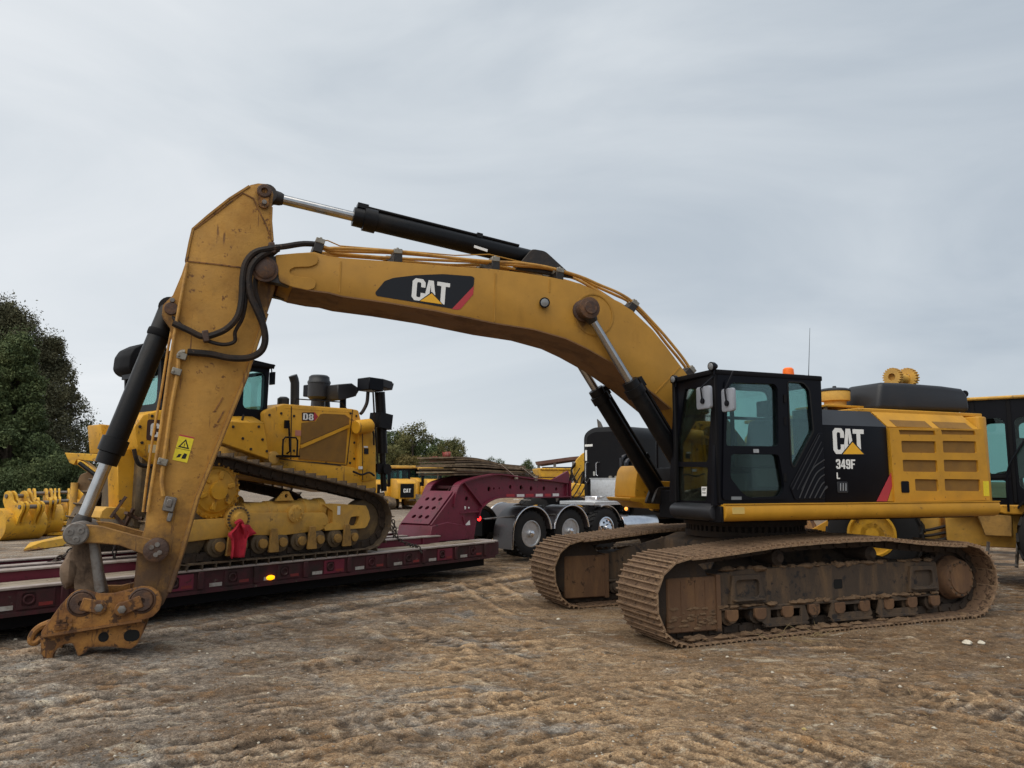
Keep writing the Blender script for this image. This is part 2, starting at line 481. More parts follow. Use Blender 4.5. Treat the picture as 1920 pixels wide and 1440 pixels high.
MUD = (0.20, 0.125, 0.065)
yel = mat('machine_yellow', (0.53, 0.262, 0.020), 0.45, spec=0.38, dirt=(0.33, 0.175, 0.036), amt=0.34, dscale=1.1, spots=(0.12, 0.06, 0.02), sp=0.10, spscale=14, bump=0.03, bscale=60)
yel_boom = mat('boom_yellow', (0.405, 0.207, 0.030), 0.5, spec=0.35, dirt=(0.23, 0.11, 0.020), amt=0.36, dscale=0.9, streak=2.5, spots=(0.16, 0.075, 0.02), sp=0.0, spscale=11, bump=0.05, bscale=40, stains=[(6.85, 4.10, 0.34), (2.85, 4.02, 0.22)], scr=(0.2, (0.20, 0.09, 0.03), 0.70))
yel_arm = mat('worn_arm_yellow', (0.43, 0.224, 0.045), 0.58, spec=0.35, dirt=(0.33, 0.158, 0.036), amt=0.5, dscale=1.8, spots=(0.13, 0.055, 0.02), sp=0.20, spscale=10, bump=0.28, bscale=22, mudz=(0.5, 2.2, (0.10, 0.058, 0.032)), edge=(0.03, (0.10, 0.045, 0.02)), scr=(0.35, (0.12, 0.052, 0.022), 0.63), stains=[(6.98, 4.15, 0.52), (7.94, 1.05, 0.42), (7.0, 5.2, 0.22), (7.95, 3.70, 0.25)])
yel_armtop = mat('arm_tube_yellow', (0.50, 0.26, 0.05), 0.5, dirt=(0.20, 0.10, 0.04), amt=0.5, dscale=5)
yel_new = mat('clean_yellow', (0.64, 0.325, 0.022), 0.45, spec=0.38, dirt=(0.36, 0.20, 0.05), amt=0.40, dscale=1.3, spots=(0.15, 0.078, 0.02), sp=0.20, spscale=9, bump=0.05, bscale=50, scr=(0.2, (0.26, 0.13, 0.035), 0.64))
yel_dusty = mat('dusty_yellow', (0.62, 0.35, 0.060), 0.6, dirt=(0.38, 0.23, 0.085), amt=0.5, dscale=2.4, spots=(0.14, 0.085, 0.035), sp=0.12, spscale=7, bump=0.1, bscale=30)
yel_bucket = mat('bucket_yellow', (0.66, 0.36, 0.022), 0.5, dirt=(0.36, 0.20, 0.06), amt=0.45, dscale=1.6, spots=(0.17, 0.10, 0.04), sp=0.3, spscale=6, bump=0.05, bscale=20)
rusty_yel = mat('rusty_yellow', (0.36, 0.165, 0.034), 0.7, dirt=(0.135, 0.055, 0.022), amt=0.6, dscale=2.6, spots=(0.045, 0.022, 0.012), sp=0.5, spscale=9, bump=0.45, bscale=26, edge=(0.04, (0.105, 0.048, 0.024)), scr=(0.9, (0.07, 0.03, 0.015), 0.6))
black = mat('black_paint', (0.0045, 0.005, 0.008), 0.30, dirt=(0.010, 0.010, 0.011), amt=0.3, dscale=1.5, bump=0.02, spec=0.14)
black_matte = mat('black_matte', (0.006, 0.006, 0.0075), 0.6, dirt=(0.016, 0.015, 0.014), amt=0.35, dscale=2.0, bump=0.08, spec=0.14)
black_cyl = mat('cylinder_black', (0.005, 0.005, 0.006), 0.32, dirt=(0.020, 0.015, 0.012), amt=0.4, dscale=3.0, bump=0.05, spec=0.25)
hood_grey = mat('hood_charcoal', (0.016, 0.017, 0.021), 0.42, dirt=(0.036, 0.036, 0.039), amt=0.35, dscale=1.2, spec=0.5)
chrome = mat('chrome_rod', (0.46, 0.46, 0.46), 0.14, metal=1.0, dirt=(0.30, 0.25, 0.2), amt=0.2, dscale=3)
alu = mat('aluminium', (0.55, 0.56, 0.57), 0.38, metal=0.85, dirt=(0.35, 0.34, 0.32), amt=0.4, dscale=6, bump=0.1, bscale=60)
polished = mat('polished_alloy', (0.80, 0.80, 0.82), 0.13, metal=1.0)
steel = mat('plain_steel', (0.20, 0.185, 0.17), 0.5, metal=0.5, dirt=(0.10, 0.055, 0.03), amt=0.5, dscale=9, bump=0.15)
zinc = mat('zinc_clamp', (0.26, 0.24, 0.20), 0.45, metal=0.4, dirt=(0.12, 0.085, 0.05), amt=0.45, dscale=12)
rust = mat('greasy_rust', (0.060, 0.032, 0.022), 0.6, dirt=(0.19, 0.088, 0.034), amt=0.5, dscale=7, bump=0.5, bscale=30)
grease = mat('black_grease', (0.016, 0.012, 0.010), 0.45, dirt=(0.07, 0.045, 0.028), amt=0.4, dscale=5, bump=0.3, bscale=24)
track_mud = mat('muddy_track_steel', (0.155, 0.092, 0.053), 0.78, dirt=(0.36, 0.235, 0.135), amt=0.46, dscale=4.5, spots=(0.040, 0.021, 0.012), sp=0.55, spscale=11, bump=0.7, bscale=36, soft=0.2, edge=(0.02, (0.34, 0.225, 0.135)))
frame_mud = mat('muddy_frame', (0.058, 0.040, 0.027), 0.75, dirt=(0.17, 0.105, 0.056), amt=0.5, dscale=1.8, streak=2.2, spots=(0.018, 0.016, 0.016), sp=0.35, spscale=6, bump=0.4, bscale=24)
frame_red = mat('red_clay_plate', (0.125, 0.066, 0.034), 0.8, dirt=(0.23, 0.125, 0.058), amt=0.5, dscale=1.6, streak=3.2, spots=(0.045, 0.026, 0.016), sp=0.3, spscale=5, bump=0.3, bscale=20)
chain_mud = mat('muddy_chain', (0.034, 0.023, 0.016), 0.8, dirt=(0.08, 0.05, 0.028), amt=0.45, dscale=4, bump=0.5, bscale=30)
maroon = mat('maroon_paint', (0.150, 0.015, 0.036), 0.42, dirt=(0.10, 0.040, 0.040), amt=0.34, dscale=1.6, spots=(0.035, 0.012, 0.012), sp=0.25, spscale=9, bump=0.06)
maroon_dk = mat('maroon_dirty', (0.060, 0.009, 0.014), 0.65, dirt=(0.030, 0.020, 0.017), amt=0.62, dscale=3.5, spots=(0.13, 0.10, 0.08), sp=0.1, spscale=8, bump=0.2)
rail_worn = mat('worn_rail_top', (0.36, 0.31, 0.28), 0.55, dirt=(0.22, 0.15, 0.12), amt=0.5, dscale=3, bump=0.1)
planks = mat('weathered_planks', (0.30, 0.25, 0.19), 0.8, dirt=(0.16, 0.11, 0.07), amt=0.5, dscale=2.5, bump=0.4, bscale=14)
matwood = mat('mat_timber', (0.20, 0.145, 0.095), 0.85, dirt=(0.07, 0.05, 0.035), amt=0.5, dscale=3, bump=0.4, bscale=18, var=0.3)
rubber = mat('tyre_rubber', (0.013, 0.013, 0.014), 0.72, dirt=(0.045, 0.038, 0.03), amt=0.42, dscale=2.2, bump=0.15, spec=0.3)
hose_m = mat('hose_rubber', (0.012, 0.009, 0.008), 0.5, dirt=(0.055, 0.033, 0.02), amt=0.5, dscale=5, spots=(0.10, 0.06, 0.035), sp=0.18, spscale=14, bump=0.2, spec=0.3)
grille = mat('grille_mesh', (0.215, 0.108, 0.020), 0.75, dirt=(0.29, 0.155, 0.035), amt=0.5, dscale=3, bump=0.5, bscale=160)
dull_white = mat('dull_reflector', (0.42, 0.40, 0.37), 0.6, dirt=(0.16, 0.11, 0.08), amt=0.5, dscale=9)
dull_red = mat('dull_red_reflector', (0.22, 0.022, 0.022), 0.6, dirt=(0.09, 0.04, 0.035), amt=0.5, dscale=9)
white_p = mat('decal_white', (0.80, 0.80, 0.78), 0.5, var=0.04, dirt=(0.5, 0.45, 0.36), amt=0.15)
yel_p = mat('decal_yellow', (0.80, 0.42, 0.02), 0.5, var=0.04)
red_p = mat('decal_red', (0.42, 0.035, 0.045), 0.5, var=0.06)
warn_p = mat('warning_yellow', (0.72, 0.58, 0.02), 0.5, var=0.1, dirt=(0.3, 0.22, 0.05), amt=0.25, dscale=12)
decal_k = mat('decal_black', (0.007, 0.008, 0.012), 0.42, var=0.05, spec=0.35)
flag_m = mat('red_flag_cloth', (0.50, 0.022, 0.045), 0.85, dirt=(0.22, 0.02, 0.03), amt=0.4, dscale=6)
orange_m = emis('beacon_orange', (0.90, 0.16, 0.01), 0.15)
amber_l = emis('amber_lamp', (1.0, 0.33, 0.0), 1.5)
red_l = emis('red_lamp', (1.0, 0.02, 0.02), 2.2)
orange_dim = emis('orange_lamp', (1.0, 0.35, 0.06), 0.9)
lens_m = mat('lamp_lens', (0.20, 0.21, 0.22), 0.12, spec=0.8)
pane_cab = glass('cab_glass', (0.66, 0.80, 0.78), 0.35, 0.004)
pane_front = glass('windscreen_glass', (0.68, 0.82, 0.76), 0.9, 0.02)
pane_dk = glass('dark_cab_glass', (0.55, 0.63, 0.60), 0.22, 0.004)
seat_m = mat('seat_fabric', (0.022, 0.024, 0.026), 0.85)
cab_in = mat('cab_interior_grey', (0.13, 0.135, 0.135), 0.7)
beige = mat('console_beige', (0.34, 0.34, 0.27), 0.6)
mirror_b = mat('mirror_shell', (0.27, 0.29, 0.33), 0.35, spec=0.6)

# ================================================================== THE SETTING: ground sheet
W0 = Frame(0, 0, 0)
rng = np.random.default_rng(3)
def vnoise(x, y, seed):
    xi = np.floor(x).astype(np.int64); yi = np.floor(y).astype(np.int64)
    xf = x - xi; yf = y - yi
    u = xf * xf * (3 - 2 * xf); v = yf * yf * (3 - 2 * yf)
    def h(a, b):
        n = (a * 374761393 + b * 668265263 + seed * 974634777) & 0x7fffffff
        n = ((n ^ (n >> 13)) * 1274126177) & 0x7fffffff
        n = (n ^ (n >> 16)) & 0xffff
        return n / 65535.0
    return (h(xi, yi) * (1 - u) + h(xi + 1, yi) * u) * (1 - v) + (h(xi, yi + 1) * (1 - u) + h(xi + 1, yi + 1) * u) * v
def fbm(x, y, sc, octv, seed):
    s = 0; a = 0.5; f = sc; t = 0
    for k in range(octv):
        s = s + a * vnoise(x * f + 17.3 * k, y * f - 9.1 * k, seed + k); t += a; a *= 0.5; f *= 2.03
    return s / t
LANES = [  # cx, cy, heading of the machine that left the prints, half width, half length, cleat spacing, height
    (-2.0, 5.6, 2.02, 0.55, 1.5, 0.20, 0.050), (-0.75, 4.9, 2.06, 0.50, 1.5, 0.205, 0.050), (0.5, 5.0, 2.1, 0.5, 1.2, 0.21, 0.040), (1.35, 5.3, 0.62, 0.5, 1.6, 0.16, 0.034),
    (-3.3, 7.1, 1.92, 0.50, 1.3, 0.20, 0.042), (-2.1, 7.0, 1.98, 0.45, 1.0, 0.20, 0.032), (2.6, 5.6, 0.55, 0.5, 2.0, 0.17, 0.030), (0.3, 6.4, 2.1, 0.42, 1.1, 0.16, 0.026),
    (3.1, 4.9, 0.65, 0.5, 1.6, 0.17, 0.034), (-1.2, 8.6, 1.95, 0.42, 1.2, 0.21, 0.024), (-3.6, 5.0, 2.0, 0.45, 1.2, 0.205, 0.036), (1.6, 6.9, 0.6, 0.45, 1.4, 0.17, 0.024), (-0.4, 10.2, 0.95, 0.4, 2.4, 0.2, 0.02), (-1.55, 6.35, 0.35, 0.11, 1.3, 0.075, 0.022), (0.7, 7.6, 0.4, 0.12, 2.0, 0.08, 0.018), (4.3, 5.6, 0.5, 0.5, 1.6, 0.18, 0.03), (-0.9, 7.3, 2.02, 0.4, 0.9, 0.2, 0.028), (2.2, 4.6, 2.2, 0.5, 1.0, 0.2, 0.036)]
def lane_mask(x, y, ln):
    cx, cy, a, hw, hl, spc, h = ln
    dx, dy = x - cx, y - cy
    u = dx * math.cos(a) + dy * math.sin(a); v = -dx * math.sin(a) + dy * math.cos(a)
    v = v + 0.05 * np.sin(u * 1.3)
    m = np.clip((hw - np.abs(v)) / 0.08, 0, 1) * np.clip((hl - np.abs(u)) / 0.6, 0, 1)
    return m, u, v
def ground_h(x, y):
    h = 0.07 * (fbm(x, y, 0.33, 3, 11) - 0.5) + 0.040 * (fbm(x, y, 1.5, 3, 23) - 0.5)
    rough = 0.4 + 1.3 * np.clip((fbm(x, y, 0.55, 3, 5) - 0.40) * 3, 0, 1)
    h = h + 0.030 * rough * (fbm(x, y, 6.5, 4, 37) - 0.5) + 0.026 * (fbm(x, y, 17.0, 3, 66) - 0.5)
    for i, ln in enumerate(LANES):
        m, u, v = lane_mask(x, y, ln)
        brk = np.clip((fbm(x, y, 1.3, 3, 90 + i) - 0.43) * 6, 0, 1)
        w = (u / ln[5]) + 0.9 * (fbm(x, y, 1.6, 3, 70 + i) - 0.5)
        saw = np.abs((w % 1.0) - 0.3); saw = np.clip(1 - saw / 0.26, 0, 1) ** 0.8
        h = h + m * brk * ln[6] * 0.62 * (saw - 0.35)
    # wheel ruts pushed up along the trailer
    tu = (x + 0.38) * 0.618 + (y - 15.5) * 0.786; tv = (x + 0.38) * 0.786 - (y - 15.5) * 0.618
    for c, wd, hh in ((0.75, 0.16, 0.07), (1.35, 0.22, 0.05), (2.3, 0.3, 0.04)):
        cc = c + 0.22 * (fbm(tu, tu * 0 + c, 0.4, 2, 7) - 0.5)
        g = np.exp(-((tv - cc) / wd) ** 2) * np.clip((tu + 12) / 2, 0, 1) * np.clip((2.0 - tu) / 2, 0, 1)
        h = h + g * hh * (0.25 + 1.2 * fbm(x, y, 2.2, 4, 47))
    # two machines have driven across in long bends: paired ruts with cleat marks and pushed-up edges
    for pts, gauge, w_, dep in (([(4.6, 4.2), (2.6, 6.2), (0.9, 8.4), (-0.8, 10.6), (-1.6, 13.5)], 2.1, 0.26, 0.036), ([(-4.2, 4.4), (-2.2, 6.6), (0.4, 8.0), (3.2, 8.2), (6.5, 7.3), (10, 6.0)], 2.0, 0.22, 0.030)):
        P = np.array(pts); tt = np.linspace(0, 1, len(P)); fine_t = np.linspace(0, 1, 34)
        C = np.stack([np.interp(fine_t, tt, P[:, 0]), np.interp(fine_t, tt, P[:, 1])], -1)
        for _ in range(6): C[1:-1] = 0.5 * C[1:-1] + 0.25 * (C[:-2] + C[2:])
        best = np.full(x.shape, 1e9); sgn = np.zeros(x.shape); arc = np.zeros(x.shape); acc = 0.0
        for a_, b_ in zip(C[:-1], C[1:]):
            d_ = b_ - a_; L_ = np.hypot(*d_); d_ = d_ / L_
            rx_, ry_ = x - a_[0], y - a_[1]
            u_ = np.clip(rx_ * d_[0] + ry_ * d_[1], 0, L_)
            qx, qy = rx_ - u_ * d_[0], ry_ - u_ * d_[1]
            ds = np.hypot(qx, qy); m_ = ds < best
            best = np.where(m_, ds, best); sgn = np.where(m_, np.sign(rx_ * d_[1] - ry_ * d_[0]), sgn); arc = np.where(m_, acc + u_, arc); acc += L_
        off = sgn * best + 0.06 * (fbm(x, y, 1.2, 2, 131) - 0.5)
        for s0 in (-gauge / 2, gauge / 2):
            e_ = np.abs(off - s0)
            inn_ = np.clip((w_ - e_) / 0.06, 0, 1); rim_ = np.exp(-((e_ - w_ - 0.06) / 0.06) ** 2)
            br_ = np.clip((fbm(x, y, 0.8, 3, 140 + int(s0)) - 0.36) * 5, 0, 1)
            cl_ = np.clip(1 - np.abs(((arc / 0.17 + 0.5 * (off - s0)) % 1.0) - 0.4) / 0.22, 0, 1)
            h = h + br_ * (inn_ * (-0.5 * dep + 0.65 * dep * cl_) + rim_ * dep * (0.35 + 0.9 * fbm(x, y, 5.0, 3, 151)))
    # pressed flat under the excavator's tracks and under the trailer
    ex = -(x - 3.47) * math.cos(0.368) - (y - 11.452) * math.sin(0.368); ey = (x - 3.47) * math.sin(0.368) - (y - 11.452) * math.cos(0.368)
    mk = np.clip((3.3 - np.abs(ex)) / 0.6, 0, 1) * np.clip((2.25 - np.abs(ey)) / 0.4, 0, 1)
    h = h * (1 - 0.8 * mk) + mk * (0.010 - 0.016 * np.clip(ex + 0.3, 0, 3))
    return h - 0.015
def axis(lo, hi, step, far_lo, far_hi, g=1.16):
    a = list(np.arange(lo, hi, step)); s = step; v = a[-1]
    while v < far_hi: s *= g; v += s; a.append(v)
    s = step; v = a[0]; b = []
    while v > far_lo: s *= g; v -= s; b.append(v)
    return np.array(b[::-1] + a)
gx = axis(-8.5, 9.5, 0.027, -1200, 1200)
ya = []
v = 3.4
while v < 22: ya.append(v); v += 0.026 * max(1.0, (v / 7.0) ** 1.35)
gy = axis(3.4, 3.5, 0.05, -60, 3.5)
gy = np.concatenate([gy[gy < 3.39], np.array(ya), axis(22, 22.2, 0.16, 22, 1800)[1:]])
X, Y = np.meshgrid(gx, gy)
near = np.clip((40 - np.hypot(X, Y)) / 20, 0, 1)
Z = ground_h(X, Y) * (0.25 + 0.75 * near)
nx, ny = len(gx), len(gy)
co = np.stack([X, Y, Z], -1).reshape(-1, 3).astype(np.float32)
ii = np.arange(nx * ny).reshape(ny, nx)
quads = np.stack([ii[:-1, :-1], ii[:-1, 1:], ii[1:, 1:], ii[1:, :-1]], -1).reshape(-1, 4)
def np_mesh(name, co, faces):
    me = bpy.data.meshes.new(name); k = faces.shape[1]
    me.vertices.add(len(co)); me.vertices.foreach_set('co', co.astype(np.float32).ravel())
    me.loops.add(faces.size); me.loops.foreach_set('vertex_index', faces.astype(np.int32).ravel())
    me.polygons.add(len(faces)); me.polygons.foreach_set('loop_start', np.arange(0, faces.size, k, dtype=np.int32))
    me.update(calc_edges=True); me.validate()
    return me
gme = np_mesh('ground', co, quads)
gme.shade_smooth()
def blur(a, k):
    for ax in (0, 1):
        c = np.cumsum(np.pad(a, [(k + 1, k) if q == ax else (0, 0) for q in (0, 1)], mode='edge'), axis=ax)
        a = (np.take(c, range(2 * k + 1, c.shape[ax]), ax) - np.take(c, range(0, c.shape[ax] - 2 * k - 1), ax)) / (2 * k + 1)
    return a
relief_shade = np.clip(0.5 - (Z - blur(Z, 4)) * 34, 0, 1)          # relief shading painted into the colour: hollows darkened, crests paled
at = gme.attributes.new('relief_shade', 'FLOAT', 'POINT'); at.data.foreach_set('value', relief_shade.astype(np.float32).ravel())
gm = bpy.data.materials.new('trodden_earth'); gm.use_nodes = True
nt = gm.node_tree; nt.nodes.clear(); L = nt.links.new
out = N(nt, 'ShaderNodeOutputMaterial'); pb = N(nt, 'ShaderNodeBsdfPrincipled'); L(pb.outputs[0], out.inputs[0])
tc = N(nt, 'ShaderNodeTexCoord')
def nse(sc, det=8.0, ro=0.62, dist=0.0, loc=(0, 0, 0), scl=(1, 1, 1), rot=0.0):
    mp = N(nt, 'ShaderNodeMapping'); mp.inputs['Location'].default_value = loc; mp.inputs['Scale'].default_value = scl; mp.inputs['Rotation'].default_value = (0, 0, rot)
    L(tc.outputs['Object'], mp.inputs[0])
    n = N(nt, 'ShaderNodeTexNoise', i_Scale=sc, i_Detail=det, i_Roughness=ro, i_Distortion=dist); L(mp.outputs[0], n.inputs['Vector']); return n
def mixc(f, a, b):
    m = N(nt, 'ShaderNodeMix', data_type='RGBA')
    for s_, k in ((f, 0), (a, 6), (b, 7)):
        if hasattr(s_, 'node'): L(s_, m.inputs[k])
        else: m.inputs[k].default_value = s_ if k == 0 else (*s_, 1)
    return m.outputs[2]
def rmp(src, stops): r = ramp(nt, stops); L(src, r.inputs[0]); return r.outputs[0]
fine = nse(26, 7, 0.7, 0.3); mid_ = nse(4.2, 8, 0.66, 0.5, (3, 8, 0)); big = nse(0.62, 7, 0.66, 1.2, (11, 3, 0), (1, 1.7, 1), 0.5); big2 = nse(0.50, 7, 0.66, 1.1, (-4, 9, 0), (1, 1.6, 1), 0.4)
clay = rmp(fine.outputs[0], [(0.30, (0.150, 0.093, 0.050)), (0.5, (0.330, 0.222, 0.128)), (0.72, (0.54, 0.395, 0.245))])
grey = rmp(fine.outputs[0], [(0.30, (0.078, 0.075, 0.071)), (0.52, (0.245, 0.236, 0.218)), (0.74, (0.50, 0.48, 0.43))])
dark = rmp(fine.outputs[0], [(0.30, (0.065, 0.04, 0.023)), (0.55, (0.17, 0.11, 0.064)), (0.75, (0.30, 0.205, 0.125))])
c1 = mixc(rmp(big.outputs[0], [(0.50, 0.0), (0.62, 0.8)]), clay, grey)
# the yard is greyer to the left and behind, browner to the right
sx = N(nt, 'ShaderNodeSeparateXYZ'); L(tc.outputs['Object'], sx.inputs[0])
ml = N(nt, 'ShaderNodeMath', operation='MULTIPLY_ADD', n_1=-0.5, n_2=-0.38); ml.use_clamp = True; L(sx.outputs['X'], ml.inputs[0])
mf = N(nt, 'ShaderNodeMath', operation='MULTIPLY', n_1=1.0); L(ml.outputs[0], mf.inputs[0]); L(rmp(big2.outputs[0], [(0.35, 0.25), (0.6, 1.0)]), mf.inputs[1])
c2 = mixc(mf.outputs[0], c1, grey)
c3 = mixc(rmp(big2.outputs[0], [(0.44, 0.0), (0.60, 0.85)]), c2, dark)
mr_ = N(nt, 'ShaderNodeMath', operation='MULTIPLY_ADD', n_1=0.26, n_2=-0.30); mr_.use_clamp = True; L(sx.outputs['X'], mr_.inputs[0])
mr2 = N(nt, 'ShaderNodeMath', operation='MULTIPLY'); L(mr_.outputs[0], mr2.inputs[0]); L(rmp(mid_.outputs[0], [(0.38, 0.2), (0.62, 1.0)]), mr2.inputs[1])
c4 = mixc(mr2.outputs[0], c3, dark)
c5 = mixc(rmp(mid_.outputs[0], [(0.52, 0.0), (0.64, 0.65)]), c4, (0.23, 0.125, 0.052))
pale = nse(1.7, 9, 0.7, 0.9, (7, -2, 0), (1, 2.2, 1), 0.45)
c6 = mixc(rmp(pale.outputs[0], [(0.57, 0.0), (0.66, 0.7)]), c5, (0.52, 0.45, 0.34))
vor = N(nt, 'ShaderNodeTexVoronoi', i_Scale=34.0, i_Randomness=1.0); L(tc.outputs['Object'], vor.inputs['Vector'])
c7 = mixc(rmp(vor.outputs['Distance'], [(0.06, 0.6), (0.2, 0.0)]), c6, (0.40, 0.36, 0.30))
da = N(nt, 'ShaderNodeAttribute', attribute_name='relief_shade')
hollow_shade = rmp(da.outputs['Fac'], [(0.52, 0.0), (0.88, 0.85)]); crest_light = rmp(da.outputs['Fac'], [(0.12, 0.60), (0.44, 0.0)])
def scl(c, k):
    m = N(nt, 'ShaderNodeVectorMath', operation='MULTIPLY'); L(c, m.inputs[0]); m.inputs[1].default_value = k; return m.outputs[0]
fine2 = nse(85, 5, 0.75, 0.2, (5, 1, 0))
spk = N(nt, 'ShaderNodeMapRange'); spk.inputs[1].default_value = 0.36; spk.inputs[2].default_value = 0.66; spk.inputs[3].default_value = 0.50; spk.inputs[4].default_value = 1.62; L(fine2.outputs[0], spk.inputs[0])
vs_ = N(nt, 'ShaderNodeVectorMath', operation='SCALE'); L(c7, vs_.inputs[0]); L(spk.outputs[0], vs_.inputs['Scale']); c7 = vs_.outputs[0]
c8 = mixc(hollow_shade, c7, scl(c7, (0.30, 0.29, 0.29))); c9 = mixc(crest_light, c8, scl(c7, (1.75, 1.72, 1.66)))  # shade painted into the hollows, light onto the crests, to bring out relief
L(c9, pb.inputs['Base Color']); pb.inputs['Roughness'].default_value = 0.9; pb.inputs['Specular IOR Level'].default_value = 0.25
hb1 = N(nt, 'ShaderNodeMath', operation='MULTIPLY_ADD', n_1=0.5); L(nse(60, 6, 0.72, 0.2).outputs[0], hb1.inputs[0]); L(fine.outputs[0], hb1.inputs[2])
hb2 = N(nt, 'ShaderNodeMath', operation='MULTIPLY_ADD', n_1=-0.35); L(vor.outputs['Distance'], hb2.inputs[0]); L(hb1.outputs[0], hb2.inputs[2])
bp = N(nt, 'ShaderNodeBump', i_Strength=0.85, i_Distance=0.035); L(hb2.outputs[0], bp.inputs['Height']); L(bp.outputs[0], pb.inputs['Normal'])
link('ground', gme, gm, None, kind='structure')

def gh(x, y): return float(ground_h(np.array([x]), np.array([y]))[0])
# loose pebbles and clods
def scatter(name, n, size, m, area, sq=0.6, seed=1):
    r = np.random.default_rng(seed)
    t = (1 + 5 ** 0.5) / 2
    iv = np.array([(-1, t, 0), (1, t, 0), (-1, -t, 0), (1, -t, 0), (0, -1, t), (0, 1, t), (0, -1, -t), (0, 1, -t), (t, 0, -1), (t, 0, 1), (-t, 0, -1), (-t, 0, 1)]) / 1.9
    fc = np.array([(0, 11, 5), (0, 5, 1), (0, 1, 7), (0, 7, 10), (0, 10, 11), (1, 5, 9), (5, 11, 4), (11, 10, 2), (10, 7, 6), (7, 1, 8), (3, 9, 4), (3, 4, 2), (3, 2, 6), (3, 6, 8), (3, 8, 9), (4, 9, 5), (2, 4, 11), (6, 2, 10), (8, 6, 7), (9, 8, 1)])
    d = area[2] + (area[3] - area[2]) * r.random(n) ** 1.6
    x = d * (area[0] + (area[1] - area[0]) * r.random(n)); y = d
    s = size * np.exp(r.normal(0, 0.38, n))
    z = ground_h(x, y)
    jit = 1 + 0.28 * r.normal(size=(n, 12, 3))
    ang = r.random(n) * 6.28
    V = iv[None] * jit * s[:, None, None] * np.array([1.25, 0.9, sq])
    c, s_ = np.cos(ang)[:, None], np.sin(ang)[:, None]
    V = np.stack([V[..., 0] * c - V[..., 1] * s_, V[..., 0] * s_ + V[..., 1] * c, V[..., 2]], -1)
    V += np.stack([x, y, z + s * 0.12], -1)[:, None]
    F = fc[None] + (np.arange(n) * 12)[:, None, None]
    return link(name, np_mesh(name, V.reshape(-1, 3), F.reshape(-1, 3)), m, None, kind='stuff')
scatter('gravel', 7000, 0.0055, mat('pebble_grey', (0.24, 0.22, 0.19), 0.9, dirt=(0.10, 0.085, 0.07), amt=0.5, dscale=6, var=0.5), (-0.72, 0.72, 4.0, 15), seed=5)
scatter('earth_clods', 7000, 0.0075, mat('clod_brown', (0.20, 0.135, 0.08), 0.95, dirt=(0.085, 0.05, 0.028), amt=0.5, dscale=3, bump=0.4), (-0.72, 0.72, 4.0, 16), seed=6)
scatter('pale_stones', 420, 0.009, mat('pebble_pale', (0.55, 0.50, 0.41), 0.9, dirt=(0.30, 0.24, 0.17), amt=0.4, dscale=9), (-0.72, 0.72, 4.0, 14), seed=8)

# ------------------------------------------------------------------ trees
bark = mat('bark', (0.07, 0.055, 0.042), 0.9, dirt=(0.03, 0.025, 0.02), amt=0.5, dscale=3, bump=0.5, bscale=12)
def leaf_mat(name, a, b, c):
    m = bpy.data.materials.new(name); m.use_nodes = True
    nt = m.node_tree; nt.nodes.clear(); L = nt.links.new
    out = N(nt, 'ShaderNodeOutputMaterial'); p = N(nt, 'ShaderNodeBsdfPrincipled', i_Roughness=0.7); L(p.outputs[0], out.inputs[0])
    p.inputs['Specular IOR Level'].default_value = 0.25
    tc = N(nt, 'ShaderNodeTexCoord'); n1 = N(nt, 'ShaderNodeTexNoise', i_Scale=0.75, i_Detail=8.0, i_Roughness=0.8); L(tc.outputs['Object'], n1.inputs['Vector'])
    r = ramp(nt, [(0.32, a), (0.5, b), (0.68, c)]); L(n1.outputs[0], r.inputs[0]); L(r.outputs[0], p.inputs['Base Color'])
    return m
LM = [leaf_mat('leaves_dark', (0.038, 0.058, 0.024), (0.082, 0.112, 0.044), (0.15, 0.172, 0.066)),
      leaf_mat('leaves_olive', (0.065, 0.068, 0.026), (0.13, 0.13, 0.048), (0.21, 0.18, 0.065)),
      leaf_mat('leaves_brown', (0.055, 0.056, 0.032), (0.105, 0.105, 0.058), (0.16, 0.15, 0.08)),
      leaf_mat('leaves_autumn', (0.075, 0.058, 0.02), (0.14, 0.11, 0.035), (0.21, 0.16, 0.05))]
